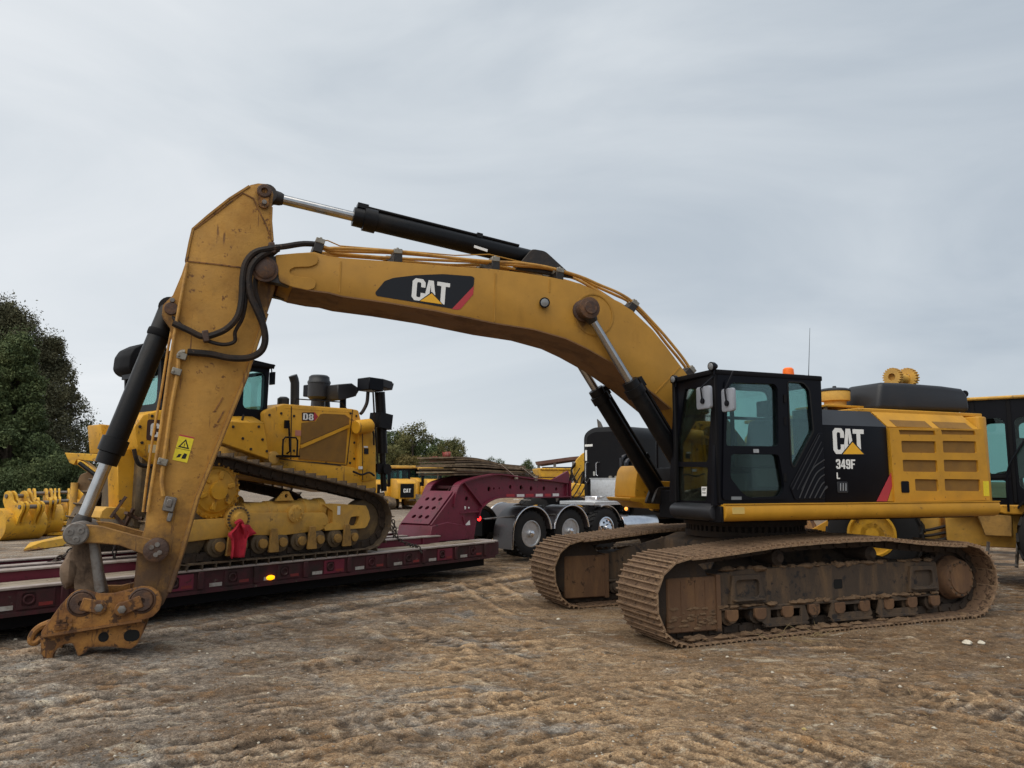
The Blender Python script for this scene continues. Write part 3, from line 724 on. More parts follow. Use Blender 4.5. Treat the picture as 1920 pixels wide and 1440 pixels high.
def tree_meshes(h, r, base, n, seed, leaf, conic=0.0, lobes=16, gap=0.55):
    R = np.random.default_rng(seed)
    mb = MB(); tr = 0.022 * h + 0.06
    lean = R.normal(0, 0.03, 2)
    tp = [(0, 0, -0.3), (lean[0] * h * .3, lean[1] * h * .3, h * 0.35), (lean[0] * h * .6, lean[1] * h * .6, h * 0.65), (lean[0] * h, lean[1] * h, h * 0.93)]
    mb.tube(smooth_path(tp, 4), [tr * (1.25 - 1.1 * i / 12) for i in range(13)], 8)
    cs = []; rs = []
    for k in range(lobes):
        z = base * h + (1 - base) * h * (0.08 + 0.86 * (k + R.random()) / lobes)
        f = (z - base * h) / ((1 - base) * h)
        prof = (1 - f) ** 0.9 * 1.15 + 0.05 if conic else math.sin(PI * min(1, 0.16 + 0.80 * f)) ** 0.65
        rad = r * prof * ((0.20 + 0.70 * R.random()) if conic else (0.50 + 0.38 * R.random())); a = k * 2.4 + R.normal(0, 0.5)
        lr = r * ((0.17 + 0.13 * R.random()) if conic else (0.34 + 0.20 * R.random())) * (0.55 + 0.45 * prof)
        c = np.array([rad * math.cos(a) + lean[0] * z, rad * math.sin(a) + lean[1] * z, z])
        cs.append(c); rs.append(lr)
        s0 = Vector((lean[0] * z * .8, lean[1] * z * .8, max(0.2 * h, z - rad * 0.7)))
        mb.tube(smooth_path([s0, s0.lerp(Vector(c), 0.5) + Vector((0, 0, 0.1 * rad)), Vector(c)], 3), [tr * 0.42 * (1 - 0.11 * i) for i in range(7)], 5)
    cs = np.array(cs); rs = np.array(rs)
    # leaf clumps over each lobe's shell, thinned by a noise so that gaps stay open
    k = R.choice(lobes, n, p=rs ** 2 / (rs ** 2).sum())
    d = R.normal(size=(n, 3)); d /= np.linalg.norm(d, axis=1)[:, None]
    rad = rs[k] * (0.45 + 0.62 * R.random(n) ** 0.6)
    P = cs[k] + d * rad[:, None] * np.array([1, 1, 0.82])
    nz = vnoise(P[:, 0] * 0.9 + 50, P[:, 2] * 0.9 + P[:, 1] * 0.6 + 50, seed) * 0.6 + vnoise(P[:, 0] * 2.1 + 50, P[:, 2] * 2.1 - P[:, 1] + 90, seed + 3) * 0.4
    P = P[nz > gap * 0.72]
    # sparse twigs reaching out of the outline
    q = R.integers(0, len(P), len(P) // 9)
    ext = P[q] + (P[q] - cs.mean(0)) * R.uniform(0.02, 0.16, (len(q), 1))
    P = np.concatenate([P, ext]); m = len(P)
    a = R.normal(size=(m, 3)); a /= np.linalg.norm(a, axis=1)[:, None]
    b = np.cross(a, R.normal(size=(m, 3))); b /= np.linalg.norm(b, axis=1)[:, None]
    s = leaf * np.exp(R.normal(0, 0.35, m))[:, None]
    bend = np.cross(a, b) * s * 0.25
    V = np.stack([P - a * s, P - b * s * 0.45 + bend, P + a * s, P + b * s * 0.45 + bend], 1)
    F = (np.arange(m) * 4)[:, None] + np.array([0, 1, 2, 3])
    return mb.mesh('trunk', smooth=60), np_mesh('crown', V.reshape(-1, 3), F)
def plant_tree(meshes, x, y, lab, cat, group, lm, rot=0.0, sc=1.0, name='tree', zs=1.0):
    t = thing(name, lab, cat, None, (x, y, 0), rot, group)
    t.scale = (sc, sc, sc * zs)
    tk, cr_ = meshes
    link('trunk', tk, bark, t)
    if not cr_.materials: cr_.materials.append(lm)
    link('crown', cr_, lm, t)
    return t
TG = 'tall trees along the left edge of the yard'
T1 = tree_meshes(13.2, 4.6, 0.06, 150000, 21, 0.066, conic=1, lobes=110, gap=0.46)
T2 = tree_meshes(9.5, 3.3, 0.04, 100000, 33, 0.062, conic=1, lobes=80, gap=0.44)
T3 = tree_meshes(11.5, 4.1, 0.05, 110000, 35, 0.062, conic=1, lobes=100, gap=0.50)
T4 = tree_meshes(5.2, 2.0, 0.10, 22000, 39, 0.055, lobes=14, gap=0.6)
SH = tree_meshes(3.0, 1.9, 0.02, 22000, 44, 0.05, lobes=12, gap=0.5)
def at_depth(px, d): return (px - 960) / CAM_F * d
plant_tree(T1, at_depth(-12, 42), 42, 'tallest dark brownish-green tree at the left edge of the picture', 'tree', TG, LM[2], 0.4, 0.93)
plant_tree(T3, at_depth(90, 46), 46, 'dark feathery tree right of the tallest one, sky showing through its thin side', 'tree', TG, LM[2], 2.0, 0.94)
plant_tree(T2, at_depth(18, 37), 37, 'greener bushy tree in front of the tallest tree at the far left', 'tree', TG, LM[0], 1.1, 0.97)
plant_tree(T4, at_depth(205, 50), 50, 'small loose tree seen between the stick cylinder and the tall trees', 'tree', TG, LM[0], 0.0, 1.12)
plant_tree(T2, at_depth(-75, 39), 39, 'green bushy tree half cut off at the left picture edge', 'tree', TG, LM[0], 3.1, 1.1)
plant_tree(SH, at_depth(112, 36), 36, 'low dark green shrub under the feathery tree, behind the yellow buckets', 'shrub', 'shrubs under the left trees', LM[0], 0.0, 0.95, 'shrub')
plant_tree(SH, at_depth(50, 35), 35, 'low dark green shrub under the greener bushy tree at far left', 'shrub', 'shrubs under the left trees', LM[0], 2.0, 0.85, 'shrub')
plant_tree(SH, at_depth(170, 40), 40, 'low dark shrub right of the others, below the small loose tree', 'shrub', 'shrubs under the left trees', LM[0], 4.0, 0.95, 'shrub')
# far tree line
FT = [tree_meshes(9.2, 4.0, 0.10, 17000, 51, 0.125, lobes=13, gap=0.62), tree_meshes(8.4, 3.6, 0.08, 15000, 52, 0.125, lobes=11, gap=0.6),
      tree_meshes(9.8, 3.4, 0.12, 15000, 53, 0.125, lobes=12, gap=0.66), tree_meshes(6.5, 3.6, 0.05, 14000, 54, 0.125, lobes=14, gap=0.5)]
far = [(700, 112, 0, 0.98, 0, 'dark round-topped tree just left of the black lift column'), (722, 116, 1, 1.12, 0, 'dark tree just right of the black lift column'),
       (752, 118, 2, 0.96, 0, 'tall airy tree with feathery top left of the far wood middle'), (776, 112, 2, 1.04, 1, 'tallest olive tree with loose top in the far wood'),
       (800, 114, 0, 0.84, 0, 'dark dense tree in the middle of the far wood'), (824, 112, 1, 0.94, 0, 'dark green tree with even crown, right of the middle of the far wood'),
       (848, 110, 2, 0.80, 1, 'light olive tree at the right end of the far wood'), (735, 98, 3, 0.98, 1, 'low yellow-green tree in front of the far wood, left'),
       (770, 97, 3, 0.78, 3, 'low golden-tinged tree in front of the far wood'), (815, 100, 3, 0.72, 0, 'low dark tree in front of the far wood, right'),
       (887, 150, 3, 0.60, 1, 'small round tree over the end of the timber mats'), (908, 152, 1, 0.62, 3, 'small tree with reddish-brown tint behind the timber mats'),
       (932, 148, 0, 0.66, 0, 'round dark tree standing above the middle of the timber mats'), (951, 150, 3, 0.50, 0, 'small low tree right of the round dark tree behind the mats'),
       (988, 142, 0, 0.60, 0, 'broad dark tree left of the brown shed roof'), (1012, 150, 3, 0.55, 1, 'small olive tree touching the brown shed roof'),
       (868, 155, 3, 0.56, 1, 'small pale tree just right of the far wood'), (838, 116, 0, 0.84, 1, 'pale olive tree second from the right end of the far wood')]
used = set()
for px, d, k, sc, lk, lab in far:
    m = FT[k]
    key = (k, lk)
    cm = m[1]
    if cm.materials and cm.materials[0] != LM[lk]:
        cm = m[1].copy(); cm.materials.clear()
    plant_tree((m[0], cm), at_depth(px, d), d, lab, 'tree', 'trees of the far wood', LM[lk], px * 0.37, sc)
# rank grass under the left trees
def grass(name, n, x0, x1, y0, y1, h, m, seed):
    R = np.random.default_rng(seed)
    x = R.uniform(x0, x1, n); y = R.uniform(y0, y1, n); hh = h * R.uniform(0.5, 1.2, n); a = R.uniform(0, 6.28, n); w = 0.012 + 0.012 * R.random(n)
    lx, ly = np.cos(a), np.sin(a); bx, by = R.normal(0, 0.25, n) * hh, R.normal(0, 0.25, n) * hh
    z0 = np.zeros(n) - 0.02
    V = np.stack([np.stack([x - lx * w, y - ly * w, z0], -1), np.stack([x + lx * w, y + ly * w, z0], -1), np.stack([x + bx, y + by, hh], -1)], 1)
    link(name, np_mesh(name, V.reshape(-1, 3), np.arange(3 * n).reshape(-1, 3)), m, None, kind='stuff')
gm_ = leaf_mat('rank_grass', (0.05, 0.065, 0.022), (0.10, 0.115, 0.04), (0.17, 0.15, 0.06))
grass('tall_grass', 9000, -30, -14, 30, 36, 0.7, gm_, 4)

# ================================================================== THE EXCAVATOR (local +x forward, +y its left side, towards the camera)
E = Frame(3.47, 11.452, PI + 0.368)
exc = thing('excavator', 'big weathered yellow tracked excavator with black cab and raised boom, nearest in the yard', 'excavator', E)

def make_track(parent, path, n, width, y0, shoe_mat, chain_mat, grousers, gh, rot_jit=0.0, name='track', plate=0.018, lift=0.0, rail_y=0.11, rail_h=0.10):
    """closed (x,z) path of the shoe plates, separate shoe objects hung on a chain"""
    pts, L = resample([(p[0], 0, p[1]) for p in path], n, closed=True)
    pitch = L / n
    cx = sum(p.x for p in pts) / n; cz = sum(p.z for p in pts) / n
    ch = MB()
    for s in (-1, 1):
        inner = []
        for i in range(n):
            d = (pts[(i + 1) % n] - pts[i - 1]).normalized()
            nn = Vector((-d.z, 0, d.x))
            if nn.dot(Vector((pts[i].x - cx, 0, (pts[i].z - cz) * 3))) < 0: nn = -nn
            inner.append((pts[i], nn, d))
        for i in range(n):
            p, nn, d = inner[i]
            M = Matrix((d, Vector((0, 1, 0)), nn)).transposed()
            ch.obox(p - nn * (rail_h / 2 + plate) + Vector((0, y0 + s * rail_y, 0)), (pitch * 0.86, 0.045, rail_h), M)
            ch.obox(p - nn * (rail_h / 2 + plate) + d * pitch * 0.5 + Vector((0, y0 + s * (rail_y + 0.03), 0)), (pitch * 0.45, 0.03, rail_h * 0.7), M)
    track = ch.build(name, chain_mat, parent)
    sm = MB()
    sm.box(-pitch * 0.49, pitch * 0.49, -width / 2, width / 2, -plate, 0)
    for gx, gw in grousers:
        sm.prism([(gx * pitch - gw, 0), (gx * pitch + gw, 0), (gx * pitch + gw * 0.6, gh), (gx * pitch - gw * 0.6, gh)], -width / 2, width / 2, 'y')
    for by in (-0.13, -0.05, 0.05, 0.13):
        sm.box(0.06 * pitch, 0.2 * pitch, by - 0.014, by + 0.014, 0, 0.012)
    me = sm.mesh('shoe', smooth=30); me.materials.append(shoe_mat)
    for i in range(n):
        p, nn, d = inner[i]
        o = link('shoe', me, None, track)
        M = Matrix((d, nn.cross(d), nn)).transposed().to_4x4()
        q = p + nn * lift
        o.matrix_local = Matrix.Translation((q.x, y0 + random.uniform(-0.006, 0.006), q.z)) @ M @ Matrix.Rotation(random.gauss(0, rot_jit), 4, 'Y')
    return track

# ---- undercarriage
track_dirt = mat('caked_clay', (0.17, 0.105, 0.058), 0.95, dirt=(0.08, 0.048, 0.028), amt=0.5, dscale=5, bump=0.6, bscale=30)
TP = [(2.30, 0.935), (1.96, 0.955), (1.43, 1.0), (0.89, 1.05), (0.28, 1.075), (-0.19, 1.085), (-0.81, 1.085), (-1.45, 1.015), (-2.05, 0.97), (-2.40, 0.965),
      (-2.60, 0.87), (-2.74, 0.70), (-2.78, 0.50), (-2.72, 0.28), (-2.58, 0.12), (-2.38, 0.035), (-2.1, 0.03), (0, 0.01), (1.5, -0.015), (2.12, -0.03), (2.34, -0.015),
      (2.49, 0.06), (2.60, 0.19), (2.665, 0.36), (2.68, 0.55), (2.62, 0.72), (2.48, 0.87)]
for side in (1, -1):
    yc = side * 1.405
    make_track(exc, TP, 54, 0.90, yc, track_mud, chain_mud, [(-0.42, 0.014), (-0.06, 0.012), (0.30, 0.012)], 0.032, 0.012)
    o = side
    tf = MB()
    tf.prism(round_poly([(1.72, 0.30), (1.72, 0.72), (1.2, 0.76), (-1.3, 0.76), (-1.95, 0.74), (-1.98, 0.34), (-1.6, 0.30)], 0.04), yc - 0.20, yc + 0.20, 'y')
    tf.box(1.70, -1.9, yc - 0.24, yc + 0.24, 0.29, 0.325)                      # lower flange
    frm = tf.build('track_frame', frame_mud, exc, 0.012)
    ig = MB()
    ig.prism(round_poly([(2.40, 0.07), (2.40, 0.70), (1.70, 0.70), (1.70, 0.07)], 0.03), yc - 0.22, yc + 0.22, 'y')
    ig.build('idler_guard', frame_red, exc, 0.014)
    ri = MB(); ri.box(1.66, 1.72, yc - 0.24, yc + 0.24, 0.06, 0.72)
    for xx in (2.2, 2.0, 1.86): ri.box(xx, xx + 0.012, yc + side * 0.215, yc + side * 0.226, 0.1, 0.66)
    ri.build('guard_rib', frame_red, exc)
    iw = MB(); iw.lathe([(0.30, -0.2), (0.42, -0.17), (0.42, -0.06), (0.46, -0.05), (0.46, 0.05), (0.42, 0.06), (0.42, 0.17), (0.30, 0.2)], (2.16, yc, 0.5), (0, 1, 0), 28)
    iw.build('idler', chain_mud, exc)
    sp = MB()
    teeth = []
    for k in range(24):
        a = 2 * PI * k / 24
        for da, rr in ((-0.09, 0.36), (-0.04, 0.42), (0.04, 0.42), (0.09, 0.36)): teeth.append((-2.33 + rr * math.cos(a + da), 0.5 + rr * math.sin(a + da)))
    sp.prism(teeth, yc - 0.05, yc + 0.05, 'y')
    spk = sp.build('sprocket', chain_mud, exc)
    fd = MB(); fd.lathe([(0.30, -0.25), (0.30, 0.10), (0.275, 0.13), (0.262, 0.22), (0.24, 0.245), (0.0, 0.25)], (-2.33, yc, 0.5), (0, side, 0), 32)
    fd.lathe([(0.20, 0.25), (0.195, 0.262), (0, 0.263)], (-2.33, yc, 0.5), (0, side, 0), 28)
    fd.build('final_drive', frame_red, exc)
    bl = MB()
    for k in range(12):
        a = 2 * PI * k / 12
        bl.lathe([(0.016, 0.24), (0.016, 0.262), (0, 0.263)], (-2.33 + 0.222 * math.cos(a), yc, 0.5 + 0.222 * math.sin(a)), (0, side, 0), 6)
    bl.build('drive_bolts', frame_mud, exc)
    for k in range(9):
        x = 1.52 - k * 0.415
        r = MB(); r.lathe([(0.05, -0.27), (0.075, -0.265), (0.075, -0.2), (0.11, -0.19), (0.11, -0.08), (0.085, -0.07), (0.085, 0.07), (0.11, 0.08), (0.11, 0.19), (0.075, 0.2), (0.075, 0.265), (0.05, 0.27)], (x, yc, 0.215), (0, 1, 0), 14)
        r.build('track_roller', frame_mud, exc)
        c = MB()
        c.prism(round_poly([(x - 0.085, 0.30), (x + 0.085, 0.30), (x + 0.085, 0.2), (x + 0.05, 0.165), (x - 0.05, 0.165), (x - 0.085, 0.2)], 0.02), yc + side * 0.225, yc + side * 0.275, 'y')
        c.build('roller_cap', frame_red, exc, 0.006)
    for k, x in enumerate((0.72, -0.32, -1.12)):
        g = MB()
        g.prism([(x + 0.30, 0.30), (x + 0.36, 0.13), (x + 0.30, 0.085), (x - 0.30, 0.085), (x - 0.36, 0.13), (x - 0.30, 0.30)], yc + side * 0.235, yc + side * 0.26, 'y',
                [[(x + 0.23, 0.27), (x + 0.23, 0.17), (x - 0.23, 0.17), (x - 0.23, 0.27)]])
        g.box(x - 0.33, x + 0.33, yc + side * 0.21, yc + side * 0.29, 0.075, 0.10)
        g.build('track_guide', frame_mud, exc)
    for x in (0.75, -0.78):
        c = MB(); c.lathe([(0.075, -0.2), (0.095, -0.19), (0.095, 0.19), (0.075, 0.2), (0.05, 0.24), (0, 0.24)], (x, yc, 0.885), (0, side, 0), 18)
        c.box(x - 0.04, x + 0.04, yc - 0.05, yc + 0.05, 0.74, 0.9)
        c.build('carrier_roller', chain_mud, exc)
    for x0 in (1.02, -1.88):                                     # step brackets on the frame side
        st = MB()
        st.prism([(x0 - 0.03, 0.36), (x0 + 0.52, 0.36), (x0 + 0.46, 0.70), (x0 + 0.06, 0.70)], yc + side * 0.19, yc + side * 0.245, 'y', [rrect(x0 + 0.07, x0 + 0.42, 0.43, 0.64, 0.05)])
        st.box(x0 + 0.03, x0 + 0.48, yc + side * 0.2, yc + side * 0.30, 0.395, 0.42)
        st.build('frame_step', frame_mud, exc, 0.006)
    hb = MB(); hb.prism(rrect(-0.26, -0.12, 0.46, 0.58, 0.02), yc + side * 0.2, yc + side * 0.203, 'y')
    hb.build('frame_opening', mat('opening_black', (0.004, 0.004, 0.004), 0.9), exc)
    mk_ = MB(); Rk = np.random.default_rng(20 + side)                # mud caked on the frame, the guard and the lower run
    for k in range(190):
        kind = k % 4
        x_ = Rk.uniform(-2.2, 2.3); r_ = Rk.uniform(0.02, 0.06)
        if kind == 0: c_ = (x_, yc + side * Rk.uniform(0.26, 0.42), 0.045 - 0.012 * max(0, x_))
        elif kind == 1: c_ = (Rk.uniform(-1.85, 1.68), yc + side * Rk.uniform(0.20, 0.25), 0.335)
        elif kind == 2: c_ = (Rk.uniform(1.75, 2.36), yc + side * 0.222, Rk.uniform(0.1, 0.35)); r_ *= 0.6
        else: c_ = (Rk.uniform(-1.9, 1.65), yc + side * Rk.uniform(0.1, 0.2), 0.765)
        sb_ = MB(); sb_.sphere((0, 0, 0), r_, 4, 0.55)
        for v in sb_.v:
            pass
        jit = 1 + 0.3 * Rk.normal(size=(len(sb_.v), 3))
        mk_.add([(c_[0] + v[0] * j[0] * 1.6, c_[1] + v[1] * j[1] * (0.35 if kind == 2 else 1), c_[2] + v[2] * j[2]) for v, j in zip(sb_.v, jit)], sb_.f)
    mk_.build('caked_mud', track_dirt, exc, smooth=60, kind='stuff')
cb = MB()
cb.prism(round_poly([(0.95, 0.5), (0.95, 0.98), (0.7, 1.06), (-0.7, 1.06), (-0.95, 0.98), (-0.95, 0.5)], 0.05), -0.75, 0.75, 'y')
for sy in (1, -1):
    for sx in (1, -1):
        cb.add([(sx * 0.35, sy * 0.7, 0.52), (sx * 0.95, sy * 0.7, 0.52), (sx * 1.55, sy * 1.28, 0.40), (sx * 0.95, sy * 1.28, 0.40),
                (sx * 0.35, sy * 0.7, 1.04), (sx * 0.95, sy * 0.7, 1.0), (sx * 1.55, sy * 1.28, 0.74), (sx * 0.95, sy * 1.28, 0.76)],
               [(3, 2, 1, 0), (4, 5, 6, 7), (0, 1, 5, 4), (1, 2, 6, 5), (2, 3, 7, 6), (3, 0, 4, 7)])
cb.build('carbody', frame_mud, exc, 0.02)
sr = MB(); sr.lathe([(0.86, 1.05), (0.86, 1.13), (0.80, 1.14), (0.80, 1.20), (0.88, 1.21), (0.88, 1.32)], (0, 0, 0), (0, 0, 1), 48)
for k in range(60):
    a = 2 * PI * k / 60
    sr.obox((0.82 * math.cos(a), 0.82 * math.sin(a), 1.17), (0.05, 0.04, 0.08), Matrix.Rotation(a, 3, 'Z'))
sr.build('swing_ring', chain_mud, exc)

# ---- upper structure
hd = MB(); hd.box(-3.02, 0.62, -1.55, 1.40, 1.32, 1.535); hd.box(0.62, 1.50, 0.45, 1.40, 1.32, 1.535); hd.box(-0.6, 1.2, -0.42, 0.42, 1.3, 1.7)
hd.build('main_deck', black_matte, exc, 0.01)
sbm = MB()
prof = [(1.36, 1.34), (1.60, 1.345), (1.66, 1.365), (1.70, 1.41), (1.71, 1.46), (1.70, 1.525), (1.69, 1.548), (1.36, 1.555)]
sbm.prism(prof, -3.16, 1.585, 'x')
sbm.prism([(-p[0], p[1]) for p in prof], -3.16, 0.62, 'x')
sbm.build('side_beam', yel, exc, 0.008, 2)
lip = MB(); lip.box(-3.165, 1.59, 1.655, 1.705, 1.549, 1.562); lip.build('beam_lip', yel, exc)
st = MB(); st.box(1.50, 1.32, 1.704, 1.7115, 1.44, 1.52); st.build('beam_decal', mat('faded_decal', (0.60, 0.42, 0.12), 0.6), exc)

yp = 1.57
def e(px, py, y=yp): return E.y(px, py, y)
body_sec = lambda y, z1, zc, yc_: [(y, 1.556), (y, zc), (yc_, z1), (-yc_, z1), (-y, zc), (-y, 1.556)]
zc = e(1665, 801)[1]; zt = E.y(1649, 773, 1.30)[1]
xb0, xb1, xb2 = -0.10, e(1670, 870)[0], -3.06
eb = MB(); eb.prism([(1.55, 1.556), (1.55, zc), (1.28, zt), (1.0, zt), (1.0, 2.15), (-1.3, 2.15), (-1.55, 1.95), (-1.55, 1.556)], xb0, xb1 + 0.012, 'x')
eb.build('engine_panel', black, exc, 0.012, 2)
tp = MB(); tp.add([(xb0 - 0.01, 1.551, zc + 0.004), (xb1 + 0.02, 1.551, zc + 0.004), (xb1 + 0.02, 1.281, zt + 0.004), (xb0 - 0.01, 1.281, zt + 0.004)], [(0, 1, 2, 3)])
tp.add([(xb0 - 0.01, 1.545, zc), (xb1 + 0.02, 1.545, zc), (xb1 + 0.02, 1.278, zt), (xb0 - 0.01, 1.278, zt)], [(3, 2, 1, 0)])
tp.build('panel_top', hood_grey, exc)
rb = MB(); rb.prism(body_sec(1.545, zt - 0.003, zc - 0.003, 1.275), xb2, xb1 - 0.012, 'x')
rb.build('radiator_housing', yel, exc, 0.015, 2)
# perforated yellow door, standing proud of its grilles
rows = [(826.5, 848.5), (862, 884), (898, 920)]
holes = []; gb = []
for (t, b), cols in zip(rows, [((1688.5, 1753), (1766, 1828.5)), ((1691, 1755.5), (1768, 1832)), ((1714, 1757), (1769.5, 1836))]):
    for c0, c1 in cols:
        p = [e(c0, t), e(c1, t + 1), e(c1 + 1.5, b + 1), e(c0 + 1.5, b)]
        holes.append(round_poly(p, 0.02)); gb.append(p)
for c0, c1 in ((1684, 1751), (1763, 1826)):
    p = [e(c0, 806), e(c1, 807.5), e(c1 + 2, 815.5), e(c0 + 2, 814.5)]
    holes.append(p); gb.append(p)
door = [e(1666, 801.5), e(1842, 805), e(1855, 938), e(1677, 941)]
rd = MB(); rd.prism(door, 1.549, yp + 0.012, 'y', holes)
rdo = rd.build('radiator_door', yel, exc)
for p in gb:
    g = MB(); g.prism(p, 1.5475, 1.556, 'y'); g.build('grille_panel', grille, rdo)
# the door's chamfered upper leaf with two more mesh panels
cn = Vector((0, zt - zc, 1.30 - 1.57)).normalized(); up = Vector((0, 1.28 - 1.55, zt - zc)); uh = up.length; up.normalize()
x0, x1 = door[0][0], door[1][0]
lf = MB(); on_plane(lf, [(0, 0.004), (x0 - xb2 - 0.012, 0.004), (x0 - xb2 - 0.012, uh * 0.98), (0.0, uh * 0.98)], (x0, 1.552, zc), (-1, 0, 0), up, 0.0, 0.010)
lf.build('upper_leaf', yel, rdo)
for a, b in ((1683, 1750), (1763, 1826)):
    g = MB(); on_plane(g, [(x0 - e(a, 803)[0], 0.01), (x0 - e(b, 803)[0], 0.01), (x0 - e(b, 803)[0], uh * 0.46), (x0 - e(a, 803)[0], uh * 0.46)], (x0, 1.552, zc), (-1, 0, 0), up, 0.0105, 0.014)
    g.build('grille_panel', grille, rdo)
hnd = MB(); hnd.prism(rrect(*sorted((e(1688, 912)[0], e(1703, 912)[0])), *sorted((e(1690, 924)[1], e(1690, 902)[1])), 0.02), yp + 0.012, yp + 0.02, 'y')
hnd.build('door_latch', black, rdo, 0.004)
wl = MB(); wl.prism([e(1841.5, 902), e(1852, 902), e(1853.5, 930), e(1843, 930)], yp + 0.0125, yp + 0.0155, 'y'); wl.build('warning_decal', warn_p, rdo)
# engine panel marks: white word, yellow triangle, model figures, red stripe
def e2(px, py): return e(px, py, 1.552)
mk = MB()
a = e2(1563, 851); b = e2(1624, 851); c = e2(1563, 802.5)
W_ = (a[0] - b[0]); H_ = c[1] - a[1]; gw = W_ * 0.305; gg = (W_ - 3 * gw) / 2
gx = a[0]
for ch, dx, sc in (('C', 0, 1.0), ('A', gw * 0.98, 0.99), ('T', gw * 2.02, 0.98)):
    letters(mk, ch, (a[0] - dx, 1.5515, a[1]), (-1, 0, 0), (0, 0, 1), H_ * sc, gw * 1.12, 0, 0.003)
mk.build('lettering', white_p, exc)
tr = MB(); tr.prism([e2(1580, 851.5), e2(1619, 851.5), e2(1598, 829)], 1.5515, 1.5575, 'y'); tr.build('logo_triangle', yel_p, exc)
tk = MB(); tk.prism([e2(1576, 853), e2(1623, 853), e2(1598, 826)], 1.5512, 1.5562, 'y'); tk.build('logo_triangle_edge', decal_k, exc)
m2 = MB(); a = e2(1568, 879); b = e2(1604, 879); c = e2(1568, 861)
letters(m2, '349F', (a[0], 1.5515, a[1]), (-1, 0, 0), (0, 0, 1), c[1] - a[1], (a[0] - b[0]) * 0.225, (a[0] - b[0]) * 0.033, 0.003)
a = e2(1569, 898); c = e2(1569, 886); letters(m2, 'L', (a[0], 1.5515, a[1]), (-1, 0, 0), (0, 0, 1), c[1] - a[1], 0.055, 0, 0.003)
m2.build('model_lettering', white_p, exc)
rs = MB(); rs.prism([e2(1672.5, 882), e2(1643.5, 940), e2(1663, 940), e2(1674.5, 906)], 1.5515, 1.5555, 'y'); rs.build('red_stripe', red_p, exc)
ys = MB(); ys.prism([e2(1664, 940), e2(1675, 907), e2(1677, 940)], 1.5515, 1.5555, 'y'); ys.build('yellow_corner', yel, exc)
lt = MB(); lt.prism(rrect(*sorted((e2(1569, 910)[0], e2(1589, 910)[0])), *sorted((e2(1570, 924)[1], e2(1570, 903)[1])), 0.02), 1.551, 1.562, 'y'); lt.build('panel_latch', hood_grey, exc, 0.003)
ls = MB()
for u in (1574, 1579, 1584): ls.prism([e2(u, 906), e2(u + 1.5, 906), e2(u + 1.5, 920), e2(u, 920)], 1.562, 1.566, 'y')
ls.build('latch_slots', alu, exc)
# engine hood, counterweight, precleaner, rear deck
yh = 1.12
hp = [E.y(1646, 768, yh), E.y(1652, 716, yh), E.y(1700, 717.5, yh), E.y(1770, 723, yh), E.y(1806, 728, yh), E.y(1816, 738, yh), E.y(1821, 772, yh)]
yf = E.x(1577, 745, hp[0][0])[0]
hb = MB(); hb.prism(hp, yf, yh, 'y'); hb.build('engine_hood', hood_grey, exc, 0.07, 3)
hs = MB(); hs.box(-1.05, hp[-1][0] - 0.04, -1.25, 1.27, zt - 0.004, zt + 0.055); hs.build('hood_sill', yel, exc, 0.012)
cw = MB(); cw.prism(round_poly([(-3.07, -1.56), (-3.07, 1.545), (-3.3, 1.50), (-3.62, 1.1), (-3.74, 0.5), (-3.74, -0.5), (-3.62, -1.1), (-3.3, -1.52)], 0.1), 1.42, zt - 0.02, 'z')
cw.build('counterweight', yel, exc, 0.05, 3)
pc0 = E.y(1566, 757, 0.55)
pc = MB(); pc.lathe([(0.16, -0.10), (0.16, 0.03), (0.215, 0.04), (0.22, 0.17), (0.20, 0.20)], (pc0[0], 0.55, pc0[1]), (0, 0, 1), 28); pco = pc.build('precleaner', yel_dusty, exc)
pd = MB(); pd.lathe([(0.225, 0.185), (0.225, 0.20), (0.19, 0.225), (0.08, 0.24), (0.03, 0.245), (0.025, 0.27), (0, 0.272)], (pc0[0], 0.55, pc0[1]), (0, 0, 1), 28); pd.build('precleaner_lid', hood_grey, pco)
pl = MB(); q0, q1 = E.y(1545, 757, 0.8), E.y(1618, 758, 0.8)
pl.box(q0[0], q1[0], 0.2, 0.85, q0[1] - 0.045, q0[1] - 0.012); pl.build('top_plate', yel, exc, 0.006)
po = MB()
for xx in (q0[0] - 0.08, q1[0] + 0.25, q1[0] + 0.06):
    po.box(xx, xx + 0.035, 0.74, 0.78, 2.15 if xx > -1.2 else zt, q0[1] - 0.045); po.box(xx, xx + 0.035, 0.3, 0.34, 2.15 if xx > -1.2 else zt, q0[1] - 0.045)
po.build('plate_post', zinc, exc)
# right-hand side of the upper structure
rt = MB(); rt.box(-0.09, 0.60, -1.56, -0.62, 1.54, 2.05); rt.build('right_tank', black_matte, exc, 0.03, 2)
YR = -0.85
rq = lambda *pts: [E.y(q[0], q[1], YR) for q in pts]
rx = MB(); rx.prism(round_poly(rq((1190, 934), (1192, 902), (1196, 882), (1203, 872), (1212, 874), (1217, 893), (1227, 901), (1262, 903), (1262, 936)), 0.04), YR, -1.5, 'y'); rx.build('tool_box', yel, exc, 0.03, 2)
rx = MB(); rx.prism(round_poly(rq((1177, 933), (1182, 940), (1200, 942), (1211, 953), (1275, 958), (1275, 934)), 0.03), YR + 0.03, -1.56, 'y'); rx.build('front_deck_corner', yel, exc, 0.02, 2)
rx = MB(); a = E.y(1206, 893, YR); b = E.y(1228, 899, YR); rx.box(a[0], b[0], YR + 0.002, YR - 0.5, a[1] + 0.01, a[1] + 0.03); rx.build('step_plate', grease, exc, 0.005)
rx = MB()
for py in (911, 918, 925): a = E.y(1224, py, YR); rx.box(a[0] - 0.02, a[0] + 0.03, YR + 0.001, YR + 0.008, a[1] - 0.015, a[1] + 0.015)
rx.build('box_louvres', black_matte, exc, kind='stuff')
